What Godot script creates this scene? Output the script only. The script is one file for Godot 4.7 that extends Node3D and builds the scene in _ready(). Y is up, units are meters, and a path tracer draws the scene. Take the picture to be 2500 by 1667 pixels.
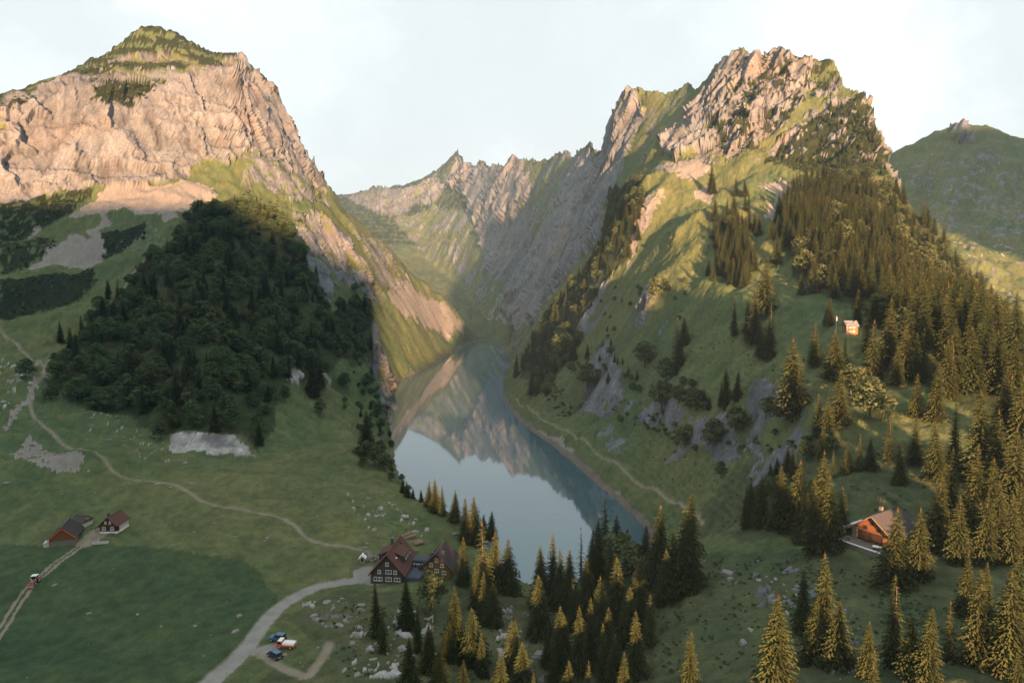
extends Node3D
# A mountain lake at sunrise, seen from the air: terrain solved from its ridge, crag and shore lines (metres; lake level is 0, -z runs up the valley),
# then forests, houses, vehicles and stones standing on it.

const EYE := Vector3(0, 119, 0)
const NA := 480            # bearings and ranges of the height grid
const NR := 720
const A0 := -0.8203047484373349
const A1 := 0.8203047484373349
const R0 := 50.0
const R1 := 6500.0
const COLUMNS := 1000     # columns and rows of the drawn ground mesh
const ROWS := 800

var da := (A1 - A0) / (NA - 1)
var dr := log(R1 / R0) / (NR - 1)
var hgt := PackedFloat32Array()
var wet := PackedByteArray()
var cov := {}                      # coverage grids by kind
var lane_cells := {}               # grid cell -> lanes that run near it
var nz := {}
var mats := {}
var rng := RandomNumberGenerator.new()

# ---------------------------------------------------------------- measured lines (x, height, z)
var LAKE := PackedVector2Array([Vector2(-93.5, -1486.7), Vector2(-68.5, -1551.7), Vector2(-26.5, -1525), Vector2(-27.3, -1361.1), Vector2(-3.1, -1156.5), Vector2(-5.3, -993.7), Vector2(-14.6, -837.6), Vector2(-12.7, -726.6), Vector2(-4.7, -634.3), Vector2(7.3, -568), Vector2(23.8, -509.6), Vector2(35.7, -462), Vector2(44.1, -421.3), Vector2(52.7, -379.3), Vector2(60.4, -348.4), Vector2(65.7, -316), Vector2(65.1, -293), Vector2(49.7, -273.9), Vector2(27.7, -261.1), Vector2(10.4, -255.1), Vector2(4.2, -255.9), Vector2(-2.9, -263.2), Vector2(-19, -288), Vector2(-37.1, -326.9), Vector2(-53.3, -361.7), Vector2(-65.3, -393.3), Vector2(-77.8, -437.4), Vector2(-87.9, -484), Vector2(-105.1, -553.6), Vector2(-124.1, -646), Vector2(-135.3, -742), Vector2(-150.8, -792.3), Vector2(-145.3, -879.5), Vector2(-123.5, -1046.8), Vector2(-107.4, -1273.1)])
var LINES := {
	"meadow_crest": PackedVector3Array([Vector3(-149.1, 44.3, -465.6), Vector3(-119.3, 35, -424.7), Vector3(-71.4, 28.5, -344), Vector3(-44.6, 26.1, -289.6), Vector3(-33.1, 26.4, -275.6), Vector3(-22.8, 26.1, -265.5), Vector3(-13.8, 22.6, -248.2), Vector3(-6.6, 20.3, -233), Vector3(-1.7, 15.6, -228.6), Vector3(2.2, 10.2, -232.2), Vector3(6.5, 5, -241.8), Vector3(9.8, 11.7, -222.3), Vector3(17.9, 17.6, -208.7), Vector3(31.1, 22.4, -201), Vector3(42.2, 27.2, -201.4), Vector3(51.1, 33.3, -198.9), Vector3(59.2, 38.7, -194.3), Vector3(73.9, 43.4, -187.7), Vector3(84.5, 46, -182.8)]),
	"stream": PackedVector3Array([Vector3(64.5, 10.3, -254.3), Vector3(79.9, 16.9, -262.8), Vector3(90.8, 23.2, -258.3), Vector3(99.3, 30.2, -248.8)]),
	"bottom": PackedVector3Array([Vector3(-142.6, 29.1, -143.4), Vector3(-86.4, 30.3, -141.5), Vector3(-56.8, 30.3, -141.5), Vector3(-31.7, 31.5, -139.6), Vector3(-17.6, 29.1, -143.4), Vector3(2.6, 20.7, -156.8), Vector3(23.3, 25.5, -149.1), Vector3(37.3, 39.9, -126.2), Vector3(49.1, 48.3, -112.8), Vector3(61.5, 51.9, -107.1), Vector3(83.9, 54.9, -102.3), Vector3(98.3, 59, -95.6)]),
	"near": PackedVector3Array([Vector3(-163.5, 29.4, -165.5), Vector3(-134.1, 29.9, -164.5), Vector3(-87.9, 29.3, -163.5), Vector3(-64.5, 29.2, -161.5), Vector3(-47.1, 30.4, -163.6), Vector3(-32.8, 26.2, -171.3), Vector3(-21.4, 24.2, -175.1), Vector3(3.2, 19.8, -190.8), Vector3(15.7, 22.5, -183), Vector3(26.6, 26.2, -171.3), Vector3(45.2, 38.8, -154.2), Vector3(61.6, 44.8, -142.6), Vector3(76.9, 48.8, -134.9), Vector3(91.5, 51.8, -129.1), Vector3(101.9, 53.9, -125.3), Vector3(119.9, 57.9, -117.6)]),
	"road": PackedVector3Array([Vector3(-68.6, 27.2, -185.4), Vector3(-64.1, 26.5, -195.3), Vector3(-58.5, 25.2, -204.3), Vector3(-45.7, 24, -210.2), Vector3(-30.1, 24.7, -202.2), Vector3(-18.4, 25.4, -196.3)]),
	"field": PackedVector3Array([Vector3(-211, 34.3, -216), Vector3(-173.3, 33.2, -214.9), Vector3(-156.4, 34, -213), Vector3(-140.1, 36.2, -221.2), Vector3(-106, 31.1, -212.8), Vector3(-74, 25.6, -200.3)]),
	"path_a": PackedVector3Array([Vector3(-163.6, 40, -271.6), Vector3(-139.7, 39.3, -264.6), Vector3(-117.2, 35.4, -254.2), Vector3(-97.9, 33.6, -249.1), Vector3(-77.1, 29.5, -236.7), Vector3(-58.2, 28.2, -225.6)]),
	"hill_a": PackedVector3Array([Vector3(-251.9, 44.3, -259.9), Vector3(-222.9, 45.2, -257), Vector3(-193.7, 50.1, -265.4), Vector3(-182.6, 50.6, -270.5)]),
	"hill_b": PackedVector3Array([Vector3(-332.7, 64.6, -346.8), Vector3(-262.7, 57.6, -346.2), Vector3(-302.7, 67.6, -417.3), Vector3(-358.4, 83.8, -463.7), Vector3(-449.5, 101.4, -490.1)]),
	"knoll_base": PackedVector3Array([Vector3(-283.3, 58.9, -391.5), Vector3(-244, 53.2, -371), Vector3(-209.1, 47.8, -353.5), Vector3(-181.6, 42.8, -333.1), Vector3(-165.6, 41, -312.8), Vector3(-148.5, 39, -314.7), Vector3(-127.9, 37.9, -316.6), Vector3(-132.1, 39, -344.8), Vector3(-136.1, 45.3, -415.5)]),
	"knoll_ctop": PackedVector3Array([Vector3(-176.1, 47.1, -329.4), Vector3(-170.2, 49.2, -324.5), Vector3(-153.6, 47.7, -326.4), Vector3(-137.2, 44.8, -329.2), Vector3(-132.8, 42.4, -335)]),
	"knoll_spine": PackedVector3Array([Vector3(-169.4, 62.2, -361.7), Vector3(-194.9, 81.6, -418.4), Vector3(-221.1, 108.1, -480.6), Vector3(-251.5, 143.1, -553.6), Vector3(-279.4, 179.1, -626.7), Vector3(-288.3, 205.3, -688.9)]),
	"knoll_left": PackedVector3Array([Vector3(-286.9, 62.1, -396.8), Vector3(-305.2, 84.5, -453.7), Vector3(-311.4, 114.2, -511.2), Vector3(-312.1, 143.5, -563.7), Vector3(-310, 174.6, -621.3), Vector3(-306.2, 200.6, -668.5)]),
	"knoll_right": PackedVector3Array([Vector3(-153.7, 50.7, -426), Vector3(-158.7, 61.2, -497), Vector3(-175, 85.2, -539), Vector3(-191.2, 113.5, -591.4), Vector3(-210.6, 147.5, -654.3), Vector3(-236.1, 182.2, -707.1), Vector3(-265, 204.3, -698.8)]),
	"forest_r": PackedVector3Array([Vector3(-151.1, 51.9, -516.3), Vector3(-147.9, 54.7, -586.8), Vector3(-145.5, 58.4, -677.3), Vector3(-155.9, 92.4, -740.2), Vector3(-195.6, 127.1, -763), Vector3(-228.9, 173.2, -776.6), Vector3(-252.7, 215.4, -790)]),
	"bank_l": PackedVector3Array([Vector3(-149.8, 35, -535.1), Vector3(-118.7, 27.9, -494.4), Vector3(-106.1, 17.4, -513.6), Vector3(-130.6, 28, -634.8)]),
	"s_left": PackedVector3Array([Vector3(-318.1, 287.2, -1136.7), Vector3(-288.3, 259.6, -1164.6), Vector3(-260.8, 231.4, -1212.6), Vector3(-231.8, 203.5, -1270.5), Vector3(-212.4, 160.2, -1357.4), Vector3(-167.8, 124.7, -1434.9), Vector3(-126.8, 79.8, -1511.6), Vector3(-102.6, 15.6, -1566.7)]),
	"flank_mid": PackedVector3Array([Vector3(-318, 258.6, -903.7), Vector3(-257.9, 209.2, -940), Vector3(-213, 148.9, -985.4), Vector3(-177.1, 94.6, -1081.4), Vector3(-148.8, 44, -1197.8), Vector3(-129.5, 9.3, -1325.5)]),
	"cliff_base": PackedVector3Array([Vector3(-598.9, 180.1, -636.8), Vector3(-570.2, 191.8, -667.8), Vector3(-541, 208.9, -699.2), Vector3(-503.4, 226.4, -725.7), Vector3(-475.4, 241.3, -753.9), Vector3(-434.3, 244.9, -782.3), Vector3(-408.7, 252.3, -802.9), Vector3(-399.9, 271.2, -829.5), Vector3(-371.7, 289, -866), Vector3(-345.6, 308, -917.7), Vector3(-330.2, 307.8, -977.8), Vector3(-316.2, 289, -1056.6)]),
	"brink": PackedVector3Array([Vector3(-622.7, 282.7, -669.9), Vector3(-596.2, 300.6, -706.4), Vector3(-572.3, 325.7, -748.5), Vector3(-546.6, 355, -782.9), Vector3(-514, 378.3, -812.9), Vector3(-473, 369.8, -832.2), Vector3(-451.4, 379.1, -863.1), Vector3(-423.5, 410.3, -900.6), Vector3(-395.8, 429.3, -932.2), Vector3(-385.8, 435, -982.8), Vector3(-363.5, 407.3, -1020.8), Vector3(-361.2, 371.9, -1063.1), Vector3(-340.7, 331, -1105), Vector3(-324.9, 303.3, -1122.9)]),
	"summit": PackedVector3Array([Vector3(-722.5, 298.8, -776.5), Vector3(-673.9, 328.4, -798.9), Vector3(-627.2, 358.2, -821.3), Vector3(-609.7, 393.5, -874.2), Vector3(-596.5, 416.6, -911.2), Vector3(-579.8, 440.2, -933.1), Vector3(-564.3, 483.9, -981.7), Vector3(-549.9, 507.1, -1008.6), Vector3(-533.4, 511.6, -1016.9), Vector3(-513.9, 510.6, -1020.9), Vector3(-490.7, 501.8, -1033.2), Vector3(-466.5, 485.7, -1052), Vector3(-443.6, 491.4, -1062.5), Vector3(-427.8, 493.2, -1067.6), Vector3(-413.5, 472.9, -1063), Vector3(-399.1, 456.4, -1063.7), Vector3(-372.3, 436.1, -1070.2), Vector3(-368.5, 421.8, -1072.1), Vector3(-361.2, 404.9, -1077.8), Vector3(-356.9, 386, -1084.3), Vector3(-356.1, 375.7, -1087.5), Vector3(-341.5, 355.7, -1098), Vector3(-332.8, 346.4, -1111.3), Vector3(-332.6, 335.6, -1114.4), Vector3(-318.4, 316.3, -1127), Vector3(-316.8, 290.6, -1135)]),
	"scree_low": PackedVector3Array([Vector3(-550.4, 169.2, -605.8), Vector3(-478.2, 162, -615.3), Vector3(-412.8, 143.8, -568.7), Vector3(-377.4, 144.4, -583.8), Vector3(-339.6, 185.3, -647.2), Vector3(-314.4, 201.6, -676.6)]),
	"hill_c": PackedVector3Array([Vector3(-495.4, 128.3, -542.4), Vector3(-423.4, 128.3, -542.4), Vector3(-366.1, 114.1, -521.2), Vector3(-333.4, 128.3, -542.4)]),
	"path_r": PackedVector3Array([Vector3(4.2, 4.6, -698.2), Vector3(27.6, 7.7, -553), Vector3(49.8, 8.1, -477.8), Vector3(63.9, 8.3, -420.6), Vector3(75.4, 9.2, -364.5), Vector3(83.2, 11.2, -317.5)]),
	"crag_base": PackedVector3Array([Vector3(54.7, 15.2, -563.6), Vector3(72.8, 19.3, -503.7), Vector3(92.9, 30.7, -424.4), Vector3(97.5, 34.4, -339.4), Vector3(108.3, 38.2, -304.6), Vector3(118.8, 40.4, -294.7)]),
	"crag_top": PackedVector3Array([Vector3(66.7, 38.7, -587.5), Vector3(79.4, 43.3, -527.7), Vector3(97.2, 44.5, -445.5), Vector3(103.2, 52.5, -360.9), Vector3(110.2, 57.1, -324.1), Vector3(121.9, 51.6, -308.7)]),
	"mid_r": PackedVector3Array([Vector3(32.4, 21, -754.6), Vector3(59.5, 54.9, -717.2), Vector3(89.6, 81.5, -598.9), Vector3(112.3, 79.6, -518.5), Vector3(124.4, 79.8, -438.3), Vector3(127.5, 74.4, -362.6), Vector3(118.6, 74.7, -282.4), Vector3(114.9, 72.5, -235.1), Vector3(131.1, 72, -222), Vector3(159.2, 72.6, -200), Vector3(185.1, 70.5, -191.8)]),
	"chalet": PackedVector3Array([Vector3(84, 45.8, -181.8), Vector3(100, 52.9, -161.3), Vector3(113.3, 53.5, -161.4), Vector3(134.6, 56, -160.6), Vector3(151.9, 58, -155.7)]),
	"chalet_pad": PackedVector3Array([Vector3(85.7, 51.8, -175.3), Vector3(85.9, 52, -167.3), Vector3(89, 51.4, -162.2), Vector3(92.3, 50.8, -159.1)]),
	"low_r": PackedVector3Array([Vector3(89.4, 52.7, -210.4), Vector3(102.2, 57.9, -193.8), Vector3(124.7, 61.1, -188), Vector3(145.8, 62.9, -182.2), Vector3(170.9, 64.7, -176.3)]),
	"spur": PackedVector3Array([Vector3(5.3, 11.4, -874.2), Vector3(36.3, 65.9, -848.4), Vector3(74.9, 127.3, -783.1), Vector3(107.5, 169.7, -726.2), Vector3(127.9, 205.5, -709), Vector3(158.2, 241, -701.7)]),
	"gully": PackedVector3Array([Vector3(29.4, 59, -958.2), Vector3(74.4, 134.5, -904), Vector3(115.6, 178.9, -857.3), Vector3(140.5, 221.6, -840.6), Vector3(158.8, 262.2, -823.8)]),
	"meadow_r": PackedVector3Array([Vector3(121, 128.7, -562.5), Vector3(147, 128, -522.3), Vector3(153.7, 109, -440.6), Vector3(170.7, 110.4, -380.5), Vector3(145.4, 100.6, -279.4), Vector3(160.2, 95.8, -259), Vector3(196, 86.8, -248.2), Vector3(232.6, 84.1, -243)]),
	"meadow_r2": PackedVector3Array([Vector3(149.6, 185.2, -607.1), Vector3(189.6, 193.1, -607.7), Vector3(217.4, 171.4, -545.8), Vector3(258, 167.5, -505.4), Vector3(289.5, 139.6, -473.1), Vector3(286.7, 109.5, -420.6)]),
	"cliff_r": PackedVector3Array([Vector3(146, 253.2, -757.9), Vector3(188.2, 256.2, -748.1), Vector3(221.2, 242.7, -711.9), Vector3(256.4, 233, -681), Vector3(287.6, 223.6, -650.2), Vector3(319.9, 212.1, -629.2), Vector3(356, 211.8, -627.2)]),
	"wall_r": PackedVector3Array([Vector3(187.9, 313.2, -888), Vector3(231.8, 318.4, -838.2), Vector3(276, 321.6, -808.4), Vector3(320.3, 321.6, -788.3), Vector3(349.9, 300.1, -741.5), Vector3(377.2, 278.8, -709.7)]),
	"ridge_r": PackedVector3Array([Vector3(365.4, 218.3, -629.7), Vector3(395.1, 254.7, -702.8), Vector3(411.7, 296.5, -746.2), Vector3(414.5, 328.8, -768.8), Vector3(415.3, 348.2, -790.4), Vector3(407.5, 364.1, -821.8), Vector3(409.2, 389.3, -835.8), Vector3(406.4, 405.7, -850.1), Vector3(394.7, 406.4, -860.2), Vector3(384.2, 426.4, -881.8), Vector3(371.4, 432.9, -892.4), Vector3(366.9, 442.3, -903.2), Vector3(357.3, 451.2, -908.9), Vector3(350.5, 448.9, -913.7), Vector3(343.5, 433.1, -917.5), Vector3(339.5, 444.9, -923.4), Vector3(329.4, 442.6, -928.2), Vector3(320.9, 456.4, -939.4), Vector3(306.1, 452.8, -949.1), Vector3(293.9, 444.8, -978.6), Vector3(282.7, 425.4, -1027.2), Vector3(282.8, 451.1, -1079.4), Vector3(262.1, 447.7, -1109.2), Vector3(232.4, 453.9, -1139.8), Vector3(219.6, 472, -1171.3), Vector3(202.4, 475.1, -1181.6), Vector3(188.8, 454.5, -1215.1), Vector3(192.6, 432.7, -1318.7), Vector3(197.9, 426.6, -1448.6), Vector3(203.8, 446.6, -1590.6), Vector3(205.1, 506.5, -1735.8), Vector3(198.3, 512, -1796.4), Vector3(194.1, 507.2, -1856.2), Vector3(182.4, 511.7, -1936.8), Vector3(176.4, 521.9, -2012.8), Vector3(169.5, 554.9, -2090.6), Vector3(156.2, 573.3, -2192.4), Vector3(143.4, 578.6, -2260), Vector3(130.9, 574.1, -2325.9), Vector3(115.9, 593.7, -2394.6), Vector3(104, 597.4, -2445.1), Vector3(91.5, 607.4, -2496), Vector3(78.3, 630.7, -2548), Vector3(64.6, 618.9, -2597.2), Vector3(50.3, 644.2, -2649.4), Vector3(35.2, 641.8, -2689.3), Vector3(12.6, 673.4, -2752), Vector3(-3.7, 672.5, -2792), Vector3(-24.3, 636.2, -2849.4), Vector3(-59, 687.5, -3003.9), Vector3(-76, 689.1, -3054.1), Vector3(-94.5, 679.8, -3133.7), Vector3(-123.7, 744.2, -3259.1), Vector3(-154, 772.5, -3361.6), Vector3(-191.5, 769, -3481.7), Vector3(-224, 802.8, -3564.6), Vector3(-240, 793.6, -3664.2), Vector3(-271.3, 841.8, -3768.3), Vector3(-298.9, 901.8, -3873.4), Vector3(-327.6, 963.9, -3978.6), Vector3(-352.9, 949.4, -4057.7), Vector3(-394.2, 904.8, -4124.4), Vector3(-442.8, 849.1, -4170.1), Vector3(-470.3, 874.6, -4222.3), Vector3(-501, 884.7, -4248.2), Vector3(-534.8, 855.8, -4271), Vector3(-575.3, 844.2, -4300.2), Vector3(-613.4, 815.3, -4328), Vector3(-644.9, 804.4, -4347.2), Vector3(-676.5, 779, -4365.2), Vector3(-708.5, 784.9, -4385.8), Vector3(-746.5, 814, -4408.1), Vector3(-787.7, 820.1, -4428.7), Vector3(-829.3, 788.4, -4446.2), Vector3(-868.3, 797.3, -4467), Vector3(-897.7, 782, -4480.8), Vector3(-927.3, 819.6, -4498.8), Vector3(-960.8, 822.4, -4517.1), Vector3(-997.2, 789.5, -4531.6), Vector3(-1033.8, 806.9, -4550), Vector3(-1068, 773.8, -4565.5), Vector3(-1102.1, 767.3, -4582), Vector3(-1136.3, 778.6, -4598.9), Vector3(-1170.9, 750.9, -4613.8), Vector3(-1275.7, 803.7, -4668.1), Vector3(-1491.5, 856, -4772.5), Vector3(-1930.1, 856, -4772.5)]),
	"wall_base": PackedVector3Array([Vector3(-113.6, 200.3, -2413.8), Vector3(-21.9, 154.4, -2059.1), Vector3(35.1, 97.4, -1352.5), Vector3(34.3, 63.8, -1048.9)]),
	"floor": PackedVector3Array([Vector3(-65.9, 4.8, -1616), Vector3(-58.3, 25.5, -1898.5), Vector3(-147.2, 82.2, -2304.2), Vector3(-244.8, 165.6, -2712), Vector3(-392, 250.5, -3019.6), Vector3(-475.2, 395.2, -3331.9), Vector3(-597.3, 505, -3541.2), Vector3(-779.5, 576.3, -3747.4), Vector3(-925.6, 632.1, -3952.4)]),
	"floor_r": PackedVector3Array([Vector3(3.1, 16.5, -1145.5), Vector3(12.6, 25.6, -1346.8), Vector3(-6.6, 37.8, -1648.7), Vector3(-48, 87, -2003.7)]),
	"far_mid": PackedVector3Array([Vector3(-127.6, 496.7, -2938.7), Vector3(-285.6, 607, -3448.9), Vector3(-422.4, 635.7, -3651.8), Vector3(-590, 607.4, -3800)]),
	"hill_top": PackedVector3Array([Vector3(777.2, 394.6, -1476.2), Vector3(852.5, 427.8, -1508.9), Vector3(936.3, 468.5, -1552.2), Vector3(1027.1, 509.4, -1585.5), Vector3(1085.8, 519.1, -1596.3), Vector3(1137.8, 516, -1596.1), Vector3(1184.8, 475.1, -1572.8), Vector3(1191.7, 470.5, -1552.4), Vector3(1274, 493.8, -1534.1), Vector3(1474, 453.9, -1531)]),
	"hill_mid": PackedVector3Array([Vector3(714.1, 305.6, -1318.7), Vector3(792.1, 331.5, -1320.7), Vector3(873.8, 311.2, -1299.1), Vector3(980, 281.8, -1266.7), Vector3(1228.3, 273.5, -1266)]),
	"hill_low": PackedVector3Array([Vector3(629.3, 195, -1089.3), Vector3(708.5, 216.6, -1091), Vector3(751.8, 192.9, -1059.1), Vector3(784, 176.1, -1007.6), Vector3(982.7, 162.8, -1006.5)]),
	"hill_foot": PackedVector3Array([Vector3(551.9, 122.4, -852.9), Vector3(602.9, 133.7, -853.8), Vector3(627.2, 100.9, -801), Vector3(786.1, 90.3, -800.2)]),
	"edge_r": PackedVector3Array([Vector3(365.4, 218.3, -629.7), Vector3(366.3, 176.2, -576.3), Vector3(361.8, 145.8, -533.7), Vector3(350.8, 120.9, -491.7), Vector3(337.1, 90.7, -429.1), Vector3(347.7, 72.7, -397.6), Vector3(373.4, 59.9, -376.5)]),
}
const BACKS := [["summit", 140.0, -150.0], ["ridge_r", 150.0, -130.0], ["s_left", 90.0, -70.0], ["hill_top", 250.0, -120.0], ["edge_r", 90.0, -70.0]]
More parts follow.
